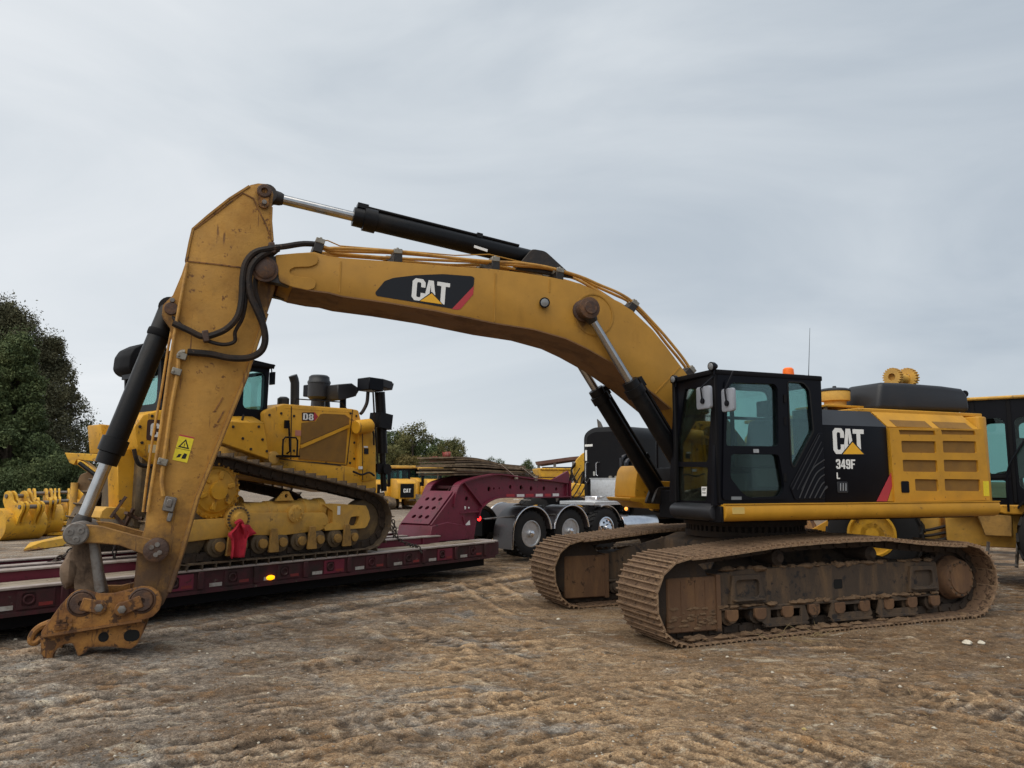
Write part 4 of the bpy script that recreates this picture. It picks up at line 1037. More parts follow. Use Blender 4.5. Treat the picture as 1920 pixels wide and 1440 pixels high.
rl = MB(); rl.tube(smooth_path([(0.58, -1.45, 1.9), (0.55, -1.45, 2.65), (0.4, -1.45, 2.75), (-0.5, -1.45, 2.75), (-0.6, -1.45, 2.1)], 6), 0.02); rl.build('handrail', black, exc)

# ---- cab
yN, yF = 1.60, 0.62
XF = 1.60
zr0 = E.y(1345, 697, yN)[1]; zr1 = E.y(1541, 704, yN)[1]
xr = E.y(1541, 704, yN)[0]
s = lambda px, py: E.y(px, py, yN)
win_d = round_poly([s(1363.5, 727), s(1371, 718), s(1450, 720), s(1456, 728), s(1458, 837), s(1359, 836)], 0.05)
win_l = round_poly([s(1369, 851), s(1458, 852), s(1469, 914), s(1460, 931), s(1404, 933), s(1391, 926), s(1367, 895)], 0.05)
win_q = round_poly([s(1477, 716), s(1506, 718), s(1517, 732), s(1524.5, 808), s(1489, 876), s(1484, 869)], 0.04)
cabf = MB()
outer = [s(1345, 700), s(1539, 706), s(1547, 944), s(1338, 948)]
cabf.prism(outer, yN - 0.055, yN, 'y', [win_d, win_l, win_q])
# right wall
wr = rrect(0.0, 1.53, 2.20, 3.12, 0.10)
wr2 = rrect(0.10, 1.50, 1.68, 2.12, 0.1)
cabf.prism([(XF, zr0 - 0.02), (xr, zr1 - 0.02), (xr, 1.55), (XF, 1.55)], yF, yF + 0.05, 'y', [wr, wr2])
# rear wall
wb = rrect(yF + 0.07, yN - 0.14, 2.2, 3.10, 0.08)
cabf.prism([(yF + 0.051, 1.56), (yN - 0.057, 1.56), (yN - 0.057, zr1 - 0.025), (yF + 0.051, zr1 - 0.025)], xr + 0.002, xr + 0.05, 'x', [wb])
# front wall
fx = lambda px, py: E.x(px, py, XF)
tl, bl_ = fx(1264, 712), fx(1254, 944)
wf1 = round_poly([fx(1284, 729), fx(1335, 727), fx(1327, 866), fx(1264.5, 866)], 0.05)
wf2 = round_poly([fx(1264.5, 875), fx(1327, 876), fx(1324, 939), fx(1267, 938)], 0.03)
cabf.prism([(tl[0], tl[1]), (yN - 0.057, zr0 - 0.02), (yN - 0.057, 1.56), (bl_[0], 1.56)], XF - 0.05, XF - 0.002, 'x', [wf1, wf2])
cab = cabf.build('cab', black, exc)
rf = MB(); rf.prism(round_poly([(XF + 0.05, yF + 0.0), (XF + 0.05, yN + 0.012), (xr - 0.02, yN + 0.012), (xr - 0.02, yF)], 0.06), zr0 - 0.035, zr0 + 0.03, 'z')
rf.box(XF - 0.1, xr + 0.15, yF + 0.12, yN - 0.12, zr0 + 0.028, zr0 + 0.055)
rf.build('cab_roof', black_matte, cab, 0.02, 2)
fl = MB(); fl.box(xr + 0.05, XF - 0.05, yF + 0.05, yN - 0.06, 1.54, 1.60); fl.build('cab_floor', cab_in, cab)
# pillars proud of the walls
pi_ = MB(); pi_.bar((XF + 0.012, yN - 0.03, 1.56), (XF + 0.012, yN - 0.03, zr0 - 0.03), 0.10, 0.05, (1, 0, 0))
pi_.bar((XF + 0.012, tl[0] + 0.02, 1.56), (XF + 0.012, tl[0] + 0.02, zr0 - 0.03), 0.06, 0.05, (1, 0, 0))
pi_.build('front_pillar', black_matte, cab, 0.012)
dr = MB(); dr.prism(round_poly([s(1357, 712), s(1464, 713), s(1476, 936), s(1353, 938)], 0.06), yN + 0.001, yN + 0.022, 'y', [win_d, win_l])
drn = dr.build('cab_door', black, cab)
hdl = MB(); hdl.prism(rrect(*sorted((s(1410, 845)[0], s(1420, 845)[0])), *sorted((s(1410, 849)[1], s(1410, 842)[1])), 0.008), yN + 0.022, yN + 0.03, 'y'); hdl.build('door_handle', alu, drn)
sk = MB(); sk.prism([s(1369, 931), s(1388, 931), s(1388, 937), s(1369, 937)], yN + 0.022, yN + 0.026, 'y'); sk.build('door_sticker', mat('dim_sticker', (0.16, 0.18, 0.2), 0.5), drn)
hg = MB()
for py in (748, 790, 895): hg.cyl((s(1470, py)[0], yN + 0.02, s(1470, py)[1] - 0.05), (s(1470, py)[0], yN + 0.02, s(1470, py)[1] + 0.05), 0.022, n=10)
hg.build('door_hinge', black_matte, cab)
# panes
def pane(poly, axis, a0, a1, m=pane_cab, nm='window_pane'):
    p = MB(); p.prism(inset(poly, -0.012), a0, a1, axis); return p.build(nm, m, cab, smooth=0)
for w in (win_d, win_q): pane(w, 'y', yN - 0.032, yN - 0.026)
pane(win_l, 'y', yN - 0.032, yN - 0.026, pane_dk)
for w in (wr, wr2): pane(w, 'y', yF + 0.022, yF + 0.028)
pane(wb, 'x', xr + 0.022, xr + 0.028)
pane(wf1, 'x', XF - 0.03, XF - 0.024, pane_front); pane(wf2, 'x', XF - 0.03, XF - 0.024, pane_front)
wbar = MB(); wbar.box(0.0, 1.53, yF + 0.0, yF + 0.045, 2.70, 2.74); wbar.box(0.62, 0.66, yF + 0.0, yF + 0.045, 2.2, 3.12); wbar.build('window_bar', black_matte, cab)
gk = MB()
for w in (win_q,):
    o2 = inset(w, -0.014)
    gk.prism(o2, yN + 0.0005, yN + 0.008, 'y', [inset(w, 0.004)])
gk.build('window_seal', rubber, cab)
stk = MB(); p = [fx(1312.5, 912.5), fx(1325, 912.5), fx(1325, 930), fx(1313, 930)]
stk.prism(p, XF - 0.0235, XF - 0.021, 'x'); stk.build('paper_notice', white_p, cab)
nl = MB()
for yy, w in ((916, 0.75), (918.5, 0.6), (924, 0.7)):
    a, b = fx(1314, yy), fx(1324, yy); nl.box(XF - 0.0208, XF - 0.02, a[0], a[0] + (b[0] - a[0]) * w, a[1] - 0.005, a[1] + 0.004)
nl.build('notice_print', decal_k, cab)
# ribbed rear side panel
pts = [s(1480, 913), s(1533, 812), s(1542, 812), s(1546, 935), s(1490, 938)]
rp = MB(); rp.prism(round_poly(pts, 0.03), yN + 0.001, yN + 0.014, 'y'); rpo = rp.build('side_panel', black, cab, 0.004)
rbb = MB()
for k in range(5):
    ax = 1497 + k * 9.5; ay = 932 - k * 0
    p_ = [s(ax, 934), s(ax + 12, 905 - k * 2 + k * 4), s(ax + 26 - k * 3, 878 + k * 9), s(1544, 862 + k * 14)]
    rbb.tube([(q[0], yN + 0.016, q[1]) for q in smooth_path([(u, v, 0) for u, v in p_], 5)] if False else [(q.x, yN + 0.016, q.y) for q in smooth_path([(u, v, 0) for u, v in p_], 5)], 0.009, 6)
for d0 in (0, 9, 17):
    a, b = s(1484 + d0, 918), s(1535 + d0 * 0.35, 816 + d0 * 1.4)
    rbb.bar((a[0], yN + 0.016, a[1]), (b[0], yN + 0.016, b[1]), 0.012, 0.012)
rbb.build('panel_ribs', hood_grey, cab)
# interior
bk = MB(); bk.prism(round_poly([(1.03, 1.95), (1.07, 2.08), (0.65, 2.12), (0.55, 2.66), (0.37, 2.68), (0.41, 2.0), (0.49, 1.92)], 0.07), 0.88, 1.36, 'y'); seat = bk.build('seat', seat_m, cab, 0.04, 2)
hr = MB(); hr.box(0.36, 0.50, 0.99, 1.25, 2.71, 2.92); hr.cyl((0.43, 1.12, 2.6), (0.43, 1.12, 2.75), 0.03, n=8); hr.build('headrest', seat_m, cab, 0.05, 3)
sb = MB(); sb.box(0.5, 0.97, 0.92, 1.32, 1.6, 1.95); sb.box(0.5, 1.2, 0.76, 0.87, 2.02, 2.22); sb.box(0.5, 1.2, 1.37, 1.48, 2.02, 2.22); sb.build('seat_console', cab_in, cab, 0.02)
rc = MB(); rc.box(0.15, 1.2, yF + 0.055, 0.76, 1.6, 2.1); rc.build('side_console', beige, cab, 0.03)
mo = MB(); mo.obox((1.32, 0.80, 2.42), (0.05, 0.26, 0.2), Matrix.Rotation(0.5, 3, 'Z')); mo.cyl((1.34, 0.78, 1.9), (1.34, 0.78, 2.35), 0.015, n=8); mo.build('monitor', cab_in, cab, 0.008)
jy = MB()
for yy in (0.82, 1.42): jy.tube([(1.17, yy, 2.2), (1.2, yy, 2.36), (1.19, yy, 2.46)], [0.018, 0.022, 0.028], 8)
for yy in (1.0, 1.18): jy.tube([(1.3, yy, 1.6), (1.22, yy, 1.9), (1.2, yy, 2.05)], 0.014, 6); jy.obox((1.34, yy, 1.66), (0.2, 0.1, 0.02), Matrix.Rotation(-0.5, 3, 'Y'))
jy.build('control_lever', hose_m, cab)
cp = MB(); cp.box(0.5, 0.95, 1.38, 1.5, 1.75, 2.0); cp.box(xr + 0.06, 0.10, yF + 0.08, yN - 0.1, 1.6, 2.15); cp.build('cab_trim', cab_in, cab, 0.02)
# nose under the cab, mirrors, lamps, beacon, aerial
ns = MB(); ns.prism(round_poly([(XF + 0.1, 1.38), (XF + 0.12, 1.50), (XF + 0.02, 1.56), (1.0, 1.56), (1.0, 1.36), (XF, 1.34)], 0.05), yF + 0.02, yN - 0.06, 'y'); ns.build('cab_nose', hood_grey, exc, 0.02, 2)
ps = MB(); ps.box(1.585, XF + 0.03, 1.40, 1.66, 1.33, 1.53); ps.build('beam_end', black_matte, exc, 0.01)
for (px, py, w, h_, X) in ((1318, 746, 27, 38, 1.80), (1363.5, 750, 24, 40, 1.72)):
    c = E.x(px, py, X); a = E.x(px - w / 2, py - h_ / 2, X); b = E.x(px + w / 2, py + h_ / 2, X)
    m_ = MB(); m_.prism(rrect(a[0], b[0], a[1], b[1], 0.035), X - 0.045, X, 'x'); mr = m_.build('mirror', mirror_b, cab, 0.012, 2)
    ar = MB(); ar.tube([(X + 0.012, c[0], c[1] - 0.04), (X + 0.03, c[0], c[1] + 0.12), (XF + 0.02, c[0], zr0 - 0.05)], 0.011, 8); ar.lathe([(0.035, -0.005), (0.035, 0.02), (0, 0.022)], (X, c[0], c[1] - 0.04), (1, 0, 0), 12); ar.build('mirror_arm', black, mr)
for (px, py, r) in ((1333, 687, 0.052), (1262, 711, 0.05)):
    c = E.x(px, py, XF + 0.08)
    l_ = MB(); l_.lathe([(0.03, -0.09), (r, -0.05), (r + 0.006, 0.0), (r, 0.008)], (XF + 0.08, c[0], c[1]), (1, 0.15, -0.1), 18); l_.cyl((XF + 0.04, c[0], c[1] - 0.1), (XF + 0.04, c[0], c[1]), 0.012, n=8)
    lo = l_.build('work_lamp', black, cab)
    q = MB(); q.lathe([(r - 0.008, 0.008), (r * 0.6, 0.016), (0, 0.018)], (XF + 0.08, c[0], c[1]), (1, 0.15, -0.1), 16); q.build('lamp_lens', lens_m, lo)
bx = E.y(1478, 698, 1.15)
bc = MB(); bc.lathe([(0.075, 0.0), (0.08, 0.02), (0.072, 0.12), (0.05, 0.14), (0, 0.142)], (bx[0], 1.15, zr0 + 0.055), (0, 0, 1), 20); bc.build('beacon', orange_m, cab)
bc = MB(); bc.lathe([(0.085, -0.03), (0.085, 0.012), (0, 0.012)], (bx[0], 1.15, zr0 + 0.05), (0, 0, 1), 20); bc.build('beacon_base', black, cab)
an = E.y(1516, 698, 1.2); at_ = E.y(1518.5, 615, 1.2)
aa = MB(); aa.tube([(an[0], 1.2, zr0 + 0.03), (an[0], 1.2, zr0 + 0.12), (at_[0], 1.2, at_[1])], [0.012, 0.005, 0.0025], 6); aa.build('aerial', black, cab)

# ---- boom
YB = 0.40
b_ = lambda *pts: [E.y(p[0], p[1], YB) for p in pts]
top_px = [(516, 478), (560, 474), (590, 472), (612, 479), (640, 483), (750, 491), (860, 500), (924, 504), (980, 511), (1031, 519), (1088, 531), (1124, 547), (1160, 566), (1186, 582), (1224, 618), (1250, 650), (1275, 684), (1293, 708)]
bot_px = [(1257, 766), (1227, 741), (1190, 711), (1144, 679), (1096, 652), (1060, 635), (1000, 618), (924, 606), (815, 583), (720, 567), (640, 556), (614, 549), (587, 546), (548, 538), (524, 529)]
outline = b_(*top_px) + [(0.55, 2.75), (0.10, 2.25), (0.02, 2.0), (0.12, 1.82), (0.35, 1.75), (0.62, 1.86), (1.05, 2.35)] + b_(*bot_px)
bm_ = MB(); bm_.prism(outline, -YB, YB, 'y'); boom = bm_.build('boom', yel_boom, exc, 0.012, 2, smooth=30)
fl_ = MB()                                                        # bottom flange just proud of the side plate
bl2 = b_(*bot_px)
for a, b in zip(bl2[:-2], bl2[1:-1]): fl_.bar((a[0], 0, a[1]), (b[0], 0, b[1]), 2 * YB + 0.035, 0.018)
fl_.build('boom_flange', mat('flange_dirt', (0.20, 0.10, 0.035), 0.6, dirt=(0.075, 0.04, 0.022), amt=0.5, dscale=2.0, bump=0.1), exc)
for ys in (1, -1):
    n_ = MB(); np_ = b_((516, 479), (560, 475), (590, 475), (597, 484), (595, 495), (582, 501), (552, 502), (543, 507), (543, 513), (552, 518), (583, 522), (593, 530), (590, 541), (577, 545), (545, 538), (524, 529))
    n_.prism(round_poly(np_, 0.025), ys * (YB + 0.001), ys * (YB + 0.022), 'y'); n_.build('nose_plate', yel_boom, exc, 0.005)
    lg = MB(); lg.prism(round_poly(b_((545, 478), (500, 481), (482, 487), (476, 503), (483, 519), (505, 528), (545, 537)), 0.03), ys * 0.285, ys * YB, 'y'); lg.build('nose_lug', grease, exc, 0.01)
c = E.y(497, 503, 0.46)
pn = MB(); pn.lathe([(0.115, -0.90), (0.115, 0.0), (0.10, 0.012), (0.0, 0.014)], (c[0], 0.45, c[1]), (0, 1, 0), 24)
pn.lathe([(0.15, -0.06), (0.15, -0.02), (0.115, -0.015)], (c[0], 0.45, c[1]), (0, 1, 0), 24); pn.build('boom_nose_pin', rust, exc)
ws = MB()
for (p, q) in (((639, 490), (636, 549)), ((929, 512), (927, 603)), ((1031, 524), (1030, 548)), ((1275, 688), (1228, 738)), ((1290, 706), (1262, 735))):
    a, b = E.y(*p, YB), E.y(*q, YB); ws.bar((a[0], YB + 0.002, a[1]), (b[0], YB + 0.002, b[1]), 0.012, 0.016)
ws.build('weld_seam', yel_boom, exc)
# reinforcement ring, pin boss, lamp
c = E.y(1108, 585, YB)
rg = MB(); rg.lathe([(0.30, -0.002), (0.30, 0.008), (0.285, 0.012), (0.27, 0.008), (0.27, -0.002)], (c[0] - 0.05, YB, c[1] - 0.03), (0, 1, 0), 40); rg.build('boss_ring', yel_boom, exc)
c = E.y(1106, 577, 0.62)
EYE = (c[0], c[1])
bs = MB(); bs.lathe([(0.15, -0.36), (0.15, -0.20), (0.12, -0.19), (0.12, -0.04), (0.145, -0.035), (0.145, 0.0), (0.09, 0.012), (0.085, 0.03), (0, 0.03)], (c[0], 0.63, c[1]), (0, 1, 0), 26)
bs.build('boom_pin_boss', rust, exc)
bs = MB(); bs.lathe([(0.15, -0.36), (0.15, -0.20), (0.12, -0.19), (0.12, -0.04), (0.145, -0.035), (0.145, 0.0), (0, 0.012)], (c[0], -0.63, c[1]), (0, -1, 0), 20); bs.build('boom_pin_boss', rust, exc)
c = E.y(1022, 567, 0.47)
lm = MB(); lm.lathe([(0.03, -0.06), (0.06, -0.045), (0.072, 0.0), (0.066, 0.02)], (c[0], 0.455, c[1]), (0.35, 1, -0.15), 18); lmo = lm.build('boom_lamp', black, exc)
q = MB(); q.lathe([(0.06, 0.018), (0.03, 0.026), (0, 0.028)], (c[0], 0.455, c[1]), (0.35, 1, -0.15), 16); q.build('lamp_lens', lens_m, lmo)
# boom emblem
dc = MB(); dpoly = b_((703, 549), (721, 527), (738, 521), (780, 516), (830, 514), (885, 518), (889.5, 521), (888, 536), (848, 579), (780, 567), (706, 555))
dc.prism(round_poly(dpoly, 0.02), YB + 0.001, YB + 0.004, 'y'); dc.build('emblem_panel', decal_k, exc)
rd_ = MB(); rd_.prism(b_((888.5, 536), (887, 552), (864, 579), (858, 581), (847, 579.5)), YB + 0.001, YB + 0.0045, 'y'); rd_.build('emblem_stripe', red_p, exc)
a, b = E.y(771, 562, YB), E.y(843, 572.5, YB); c = E.y(775, 521, YB)
rv = Vector((b[0] - a[0], 0, b[1] - a[1])); W_ = rv.length; rv.normalize(); upv = Vector((-rv.z, 0, rv.x)) * -1
if upv.z < 0: upv = -upv
H_ = (Vector((c[0] - a[0], 0, c[1] - a[1]))).dot(upv)
lw = MB(); gw = W_ * 0.30
for ch, dx, dz in (('C', 0, 0), ('A', gw * 1.02, 0), ('T', gw * 2.12, 0)):
    letters(lw, ch, Vector((a[0], YB + 0.003, a[1])) + rv * dx + upv * dz, rv, upv, H_, gw * 1.12, 0, 0.003)
lw.build('lettering', white_p, exc)
for nm, m_, k, t in (('logo_triangle_edge', decal_k, 1.18, 0.0050), ('logo_triangle', yel_p, 1.0, 0.0062)):
    tr = MB(); o_ = Vector((a[0], YB + 0.002, a[1]))
    tri = [(W_ * 0.22 - (k - 1) * 0.06, -0.002), (W_ * 0.80 + (k - 1) * 0.06, -0.002), (W_ * 0.51, H_ * 0.42 * k)]
    on_plane(tr, tri, o_, rv, upv, 0.0, t + 0.001); tr.build(nm, m_, exc)

# ---- hydraulic lines on the boom
tl_ = [Vector((p[0], 0, p[1])) for p in b_(*top_px[2:])]
def off_curve(pts, d):
    out = []
    for i in range(len(pts)):
        t = (pts[min(i + 1, len(pts) - 1)] - pts[max(i - 1, 0)]).normalized()
        n = Vector((-t.z, 0, t.x));  n = n if n.z > 0 else -n
        out.append(pts[i] + n * d)
    return out
for yy, d, r in ((0.33, 0.135, 0.021), (0.22, 0.15, 0.021), (0.02, 0.17, 0.02), (-0.16, 0.19, 0.021), (-0.30, 0.21, 0.02)):
    crv = off_curve(tl_, d)
    pts = smooth_path([(p.x, yy, p.z + 0.02 * math.sin(i * 1.7 + yy * 9)) for i, p in enumerate(crv)], 4)
    t = MB(); t.tube(pts, r, 8); t.build('boom_tube', yel_armtop, exc)
thin = off_curve(tl_, 0.20)
t = MB(); t.tube([(p.x, 0.27, p.z + (0.03 if i % 4 == 1 else -0.015)) for i, p in enumerate(thin[:8])], 0.008, 6)
t.tube(smooth_path([(p.x, -0.05, p.z + 0.03 * math.sin(i)) for i, p in enumerate(thin[7:14])], 3), 0.013, 6); t.build('pilot_line', yel_boom, exc)
for i, (px, py) in enumerate(((596, 470), (748, 490), (932, 504), (1052, 524), (1186, 581), (1291, 703))):
    a = E.y(px, py, YB); k = min(range(len(tl_)), key=lambda j: (tl_[j].x - a[0]) ** 2 + (tl_[j].z - a[1]) ** 2)
    t_ = (tl_[min(k + 1, len(tl_) - 1)] - tl_[max(k - 1, 0)]).normalized(); n_ = Vector((-t_.z, 0, t_.x)); n_ = n_ if n_.z > 0 else -n_
    o_ = Vector((a[0], 0, a[1])); M = Matrix((t_, Vector((0, 1, 0)), n_)).transposed()
    br = MB(); br.obox(o_ + n_ * 0.06, (0.11, 0.72, 0.12), M); bro = br.build('tube_bracket', grease, exc, 0.006)
    cl = MB(); cl.obox(o_ + n_ * 0.142 + Vector((0, 0.27, 0)), (0.11, 0.2, 0.062), M); cl.obox(o_ + n_ * 0.19 + Vector((0, -0.22, 0)), (0.11, 0.2, 0.06), M)
    for yy in (0.17, 0.25, 0.33): cl.obox(o_ + n_ * 0.182 + Vector((0, yy, 0)), (0.03, 0.03, 0.025), M)
    cl.build('tube_clamp', zinc, bro, 0.006)

# ---- stick (arm)
YS = 0.27
s_ = lambda *pts: [E.y(p[0], p[1], YS) for p in pts]
stick_px = [(470, 346), (484, 343), (497, 344), (508, 351), (513, 364), (510, 385), (508, 415), (511, 452), (516, 500), (516, 540), (503, 580), (489, 620), (467, 692), (431, 780), (400, 858), (372, 928), (344, 1030), (320, 1105), (305, 1135), (285, 1145), (266, 1145), (252, 1130), (250, 1105),
            (256, 1046), (264, 1010), (271, 990), (281, 912), (300, 803), (313, 713), (322, 640), (318, 612), (303, 592), (305, 572), (324, 553), (340, 515), (349, 488), (356, 452), (362, 427), (390, 403), (430, 371)]
sp_ = s_(*stick_px)
sm_ = MB(); sm_.prism(sp_, -YS, YS, 'y'); stick = sm_.build('stick', yel_arm, exc, 0.014, 2, smooth=30)
def edge_strip(px, w, y0, y1):
    ef = MB(); P = s_(*px)
    P = [Vector((q[0], 0, q[1])) for q in P]
    for k in range(len(P) - 1):
        d = (P[k + 1] - P[k]).normalized(); n = Vector((-d.z, 0, d.x)) * (w / 2)
        if k == 0: a, b = P[k] + n, P[k] - n
        c, e_ = P[k + 1] + n, P[k + 1] - n
        if k == 0: ring = [a, b]
        ring += [c, e_]
    up, dn = ring[0::2], ring[1::2]
    ef.prism([(q.x, q.z) for q in up] + [(q.x, q.z) for q in dn[::-1]], -y1, y1, 'y')
    ef.build('stick_flange', yel_arm, exc, 0.004)
edge_strip([(500, 588), (486, 628), (464, 698), (428, 787), (397, 865), (369, 935), (341, 1035), (317, 1110)], 0.045, -YS, YS + 0.028)
edge_strip([(511, 452), (508, 415), (509, 388)], 0.03, -YS, YS + 0.012)
edge_strip([(349, 490), (356, 454), (362, 429), (390, 405), (430, 373), (468, 349)], 0.03, -YS, YS + 0.012)
w_ = MB()
for p, q in (((349, 490), (400, 495)), ((400, 495), (455, 502)), ((475, 372), (500, 425)), ((500, 425), (510, 452)), ((455, 362), (475, 372)), ((365, 430), (455, 362)), ((403, 770), (418, 745)), ((408, 792), (420, 770))):
    a, b = E.y(*p, YS), E.y(*q, YS); w_.bar((a[0], YS + 0.003, a[1]), (b[0], YS + 0.003, b[1]), 0.012, 0.014)
w_.build('weld_seam', rusty_yel, exc)
# the guard over the lug at the top and its pin keeper
for (px, py, r, yy, nm, m_) in ((496, 357, 0.085, YS + 0.05, 'stick_top_pin', rust), (496, 378, 0.03, YS + 0.055, 'keeper_bolt', steel), (292, 1032, 0.125, YS + 0.17, 'link_pin', rust), (321, 578, 0.075, YS + 0.02, 'cylinder_pin', rust), (323, 562, 0.028, YS + 0.03, 'keeper_bolt', steel)):
    c = E.y(px, py, yy); p_ = MB(); p_.lathe([(r, -2 * yy), (r, -0.015), (r * 0.85, 0.0), (r * 0.45, 0.002), (r * 0.4, -0.02), (0, -0.02)] if nm == 'stick_top_pin' else [(r, -2 * yy), (r, -0.012), (r * 0.88, 0.0), (0, 0.002)], (c[0], yy, c[1]), (0, 1, 0), 22); p_.build(nm, m_, exc)
kp = MB(); a, b = E.y(496, 352, YS + 0.03), E.y(496, 384, YS + 0.03); kp.prism(rrect(a[0] - 0.06, a[0] + 0.06, b[1] - 0.04, a[1] + 0.05, 0.055), YS + 0.002, YS + 0.03, 'y'); kp.build('pin_keeper', rusty_yel, exc, 0.005)
sc = MB()
for (px, py) in ((295, 1025), (299, 1040), (284, 1030), (292, 1044)):
    c = E.y(px - 0, py - 4, YS + 0.172); sc.lathe([(0.026, -0.01), (0.026, 0.012), (0, 0.013)], (c[0], YS + 0.172, c[1]), (0, 1, 0), 8)
sc.build('cap_bolts', steel, exc)
# warning decal on the stick
a, b = E.y(323, 862, YS), E.y(351, 867, YS); c = E.y(336, 817, YS)
rv = Vector((b[0] - a[0], 0, b[1] - a[1])); Wd = rv.length; rv.normalize(); uv = Vector((-rv.z, 0, rv.x)); uv = uv if uv.z > 0 else -uv
Hd = (Vector((c[0] - a[0], 0, c[1] - a[1]))).dot(uv); o_ = Vector((a[0], YS + 0.001, a[1]))
# the decal leans with the stick
rv2 = rv; lean = 0.0
ang = math.atan2(E.y(336, 817, YS)[0] - a[0], E.y(336, 817, YS)[1] - a[1])
uv2 = Vector((math.sin(ang), 0, math.cos(ang))); rv2 = Vector((-uv2.z, 0, uv2.x)); rv2 = rv2 if rv2.dot(rv) > 0 else -rv2
Hd = Vector((c[0] - a[0], 0, c[1] - a[1])).length
d1 = MB(); on_plane(d1, [(0, 0), (Wd, 0), (Wd, Hd), (0, Hd)], o_, rv2, uv2, 0.0, 0.004); wd = d1.build('warning_decal', warn_p, exc)
d2 = MB()
on_plane(d2, [(Wd * .12, Hd * .55), (Wd * .88, Hd * .55), (Wd * .5, Hd * .93)], o_, rv2, uv2, 0.004, 0.006, [[(Wd * .26, Hd * .60), (Wd * .74, Hd * .60), (Wd * .5, Hd * .84)]])
on_plane(d2, [(0, Hd * .49), (Wd, Hd * .49), (Wd, Hd * .505), (0, Hd * .505)], o_, rv2, uv2, 0.004, 0.006)
on_plane(d2, [(Wd * .48, Hd * .62), (Wd * .52, Hd * .62), (Wd * .52, Hd * .75), (Wd * .48, Hd * .75)], o_, rv2, uv2, 0.004, 0.006)
on_plane(d2, [(Wd * .2, Hd * .12), (Wd * .42, Hd * .16), (Wd * .5, Hd * .3), (Wd * .3, Hd * .28)], o_, rv2, uv2, 0.004, 0.006)
on_plane(d2, [(Wd * .55, Hd * .12), (Wd * .82, Hd * .14), (Wd * .85, Hd * .33), (Wd * .66, Hd * .36), (Wd * .58, Hd * .24)], o_, rv2, uv2, 0.004, 0.006)
d2.build('decal_print', decal_k, wd)
d3 = MB(); on_plane(d3, [(0, Hd), (Wd, Hd), (Wd, Hd * 1.06), (0, Hd * 1.06)], o_, rv2, uv2, 0.0, 0.004); d3.build('decal_band', red_p, wd)
# tubes and clamps on the stick
def tub(name, pts, y, r, m, n=8, sub=5):
    if not hasattr(y, '__len__'): y = [y] * len(pts)
    P = [E.y(p[0], p[1], yy) for p, yy in zip(pts, y)]
    t = MB(); t.tube(smooth_path([(p[0], yy, p[1]) for p, yy in zip(P, y)], sub), r, n); return t.build(name, m, exc)
tub('stick_tube', [(348, 660), (339, 661), (335, 672), (333, 700), (322, 760), (312, 830), (305, 880), (303, 905), (306, 930)], YS + 0.045, 0.024, yel_armtop)
tub('stick_tube', [(352, 492), (345, 530), (336, 575), (325, 640), (316, 700), (302, 800), (286, 900), (277, 960)], YS + 0.035, 0.018, yel_armtop)
tub('stick_tube', [(322, 618), (314, 660), (303, 730), (290, 800), (278, 880), (268, 960)], YS - 0.04, 0.014, yel_armtop)
for (px, py) in ((331, 697), (305, 866), (341, 668)):
    c = E.y(px, py, YS + 0.05); cl = MB(); cl.obox((c[0], YS + 0.045, c[1]), (0.10, 0.085, 0.075), Matrix.Rotation(-0.25, 3, 'Y')); cl.lathe([(0.015, 0), (0.015, 0.02), (0, 0.02)], (c[0] + 0.03, YS + 0.087, c[1]), (0, 1, 0), 8); cl.build('tube_clamp', zinc, exc, 0.008)
c = E.y(318, 945, YS + 0.02); cv = MB(); cv.obox((c[0], YS + 0.035, c[1]), (0.12, 0.07, 0.16), Matrix.Rotation(-0.2, 3, 'Y')); cv.obox((c[0] - 0.01, YS + 0.03, c[1] - 0.14), (0.05, 0.05, 0.1), Matrix.Rotation(-0.2, 3, 'Y')); cv.obox((c[0], YS + 0.075, c[1] + 0.01), (0.06, 0.02, 0.09), Matrix.Rotation(-0.2, 3, 'Y')); cv.build('hose_valve', steel, exc, 0.015)
# hoses looping from boom to stick
Yh = 0.47
tub('hydraulic_hose', [(604, 459), (570, 457), (535, 462), (505, 466), (478, 473), (461, 492), (455, 520), (453, 560), (446, 592), (428, 614), (405, 626), (380, 631), (355, 620), (325, 606)], [0.3, 0.32, 0.4, Yh, Yh, Yh, Yh, Yh, Yh, Yh - 0.03, 0.4, 0.36, 0.35, 0.33], 0.036, hose_m)
tub('hydraulic_hose', [(520, 461), (490, 470), (468, 486), (460, 515), (461, 560), (455, 595), (441, 622), (440, 640), (420, 646), (395, 641), (382, 633)], [0.38, 0.42, 0.44, 0.44, 0.44, 0.42, 0.40, 0.38, 0.37, 0.36, 0.36], 0.022, hose_m)
tub('hydraulic_hose', [(522, 466), (492, 478), (472, 498), (466, 525), (470, 555), (482, 582), (494, 612), (497, 640), (488, 660), (465, 671), (430, 671), (395, 664), (352, 660)], [0.42, 0.46, Yh, Yh, Yh, Yh, 0.46, 0.44, 0.42, 0.4, 0.36, 0.34, 0.32], 0.040, hose_m)
tub('hydraulic_hose', [(518, 470), (500, 486), (484, 510), (478, 540), (486, 572), (495, 600)], [0.36, 0.38, 0.36, 0.36, 0.36, 0.34], 0.030, hose_m)
tub('hose_fitting', [(347, 660), (340, 661), (335, 668)], YS + 0.05, 0.03, zinc)
for (px, py, yy) in ((386, 631, 0.36), (510, 466, 0.42)):
    c = E.y(px, py, yy); cl = MB(); cl.obox((c[0], yy, c[1]), (0.07, 0.11, 0.13), Matrix.Rotation(0.2, 3, 'Y')); cl.build('hose_clamp', rust, exc, 0.01)

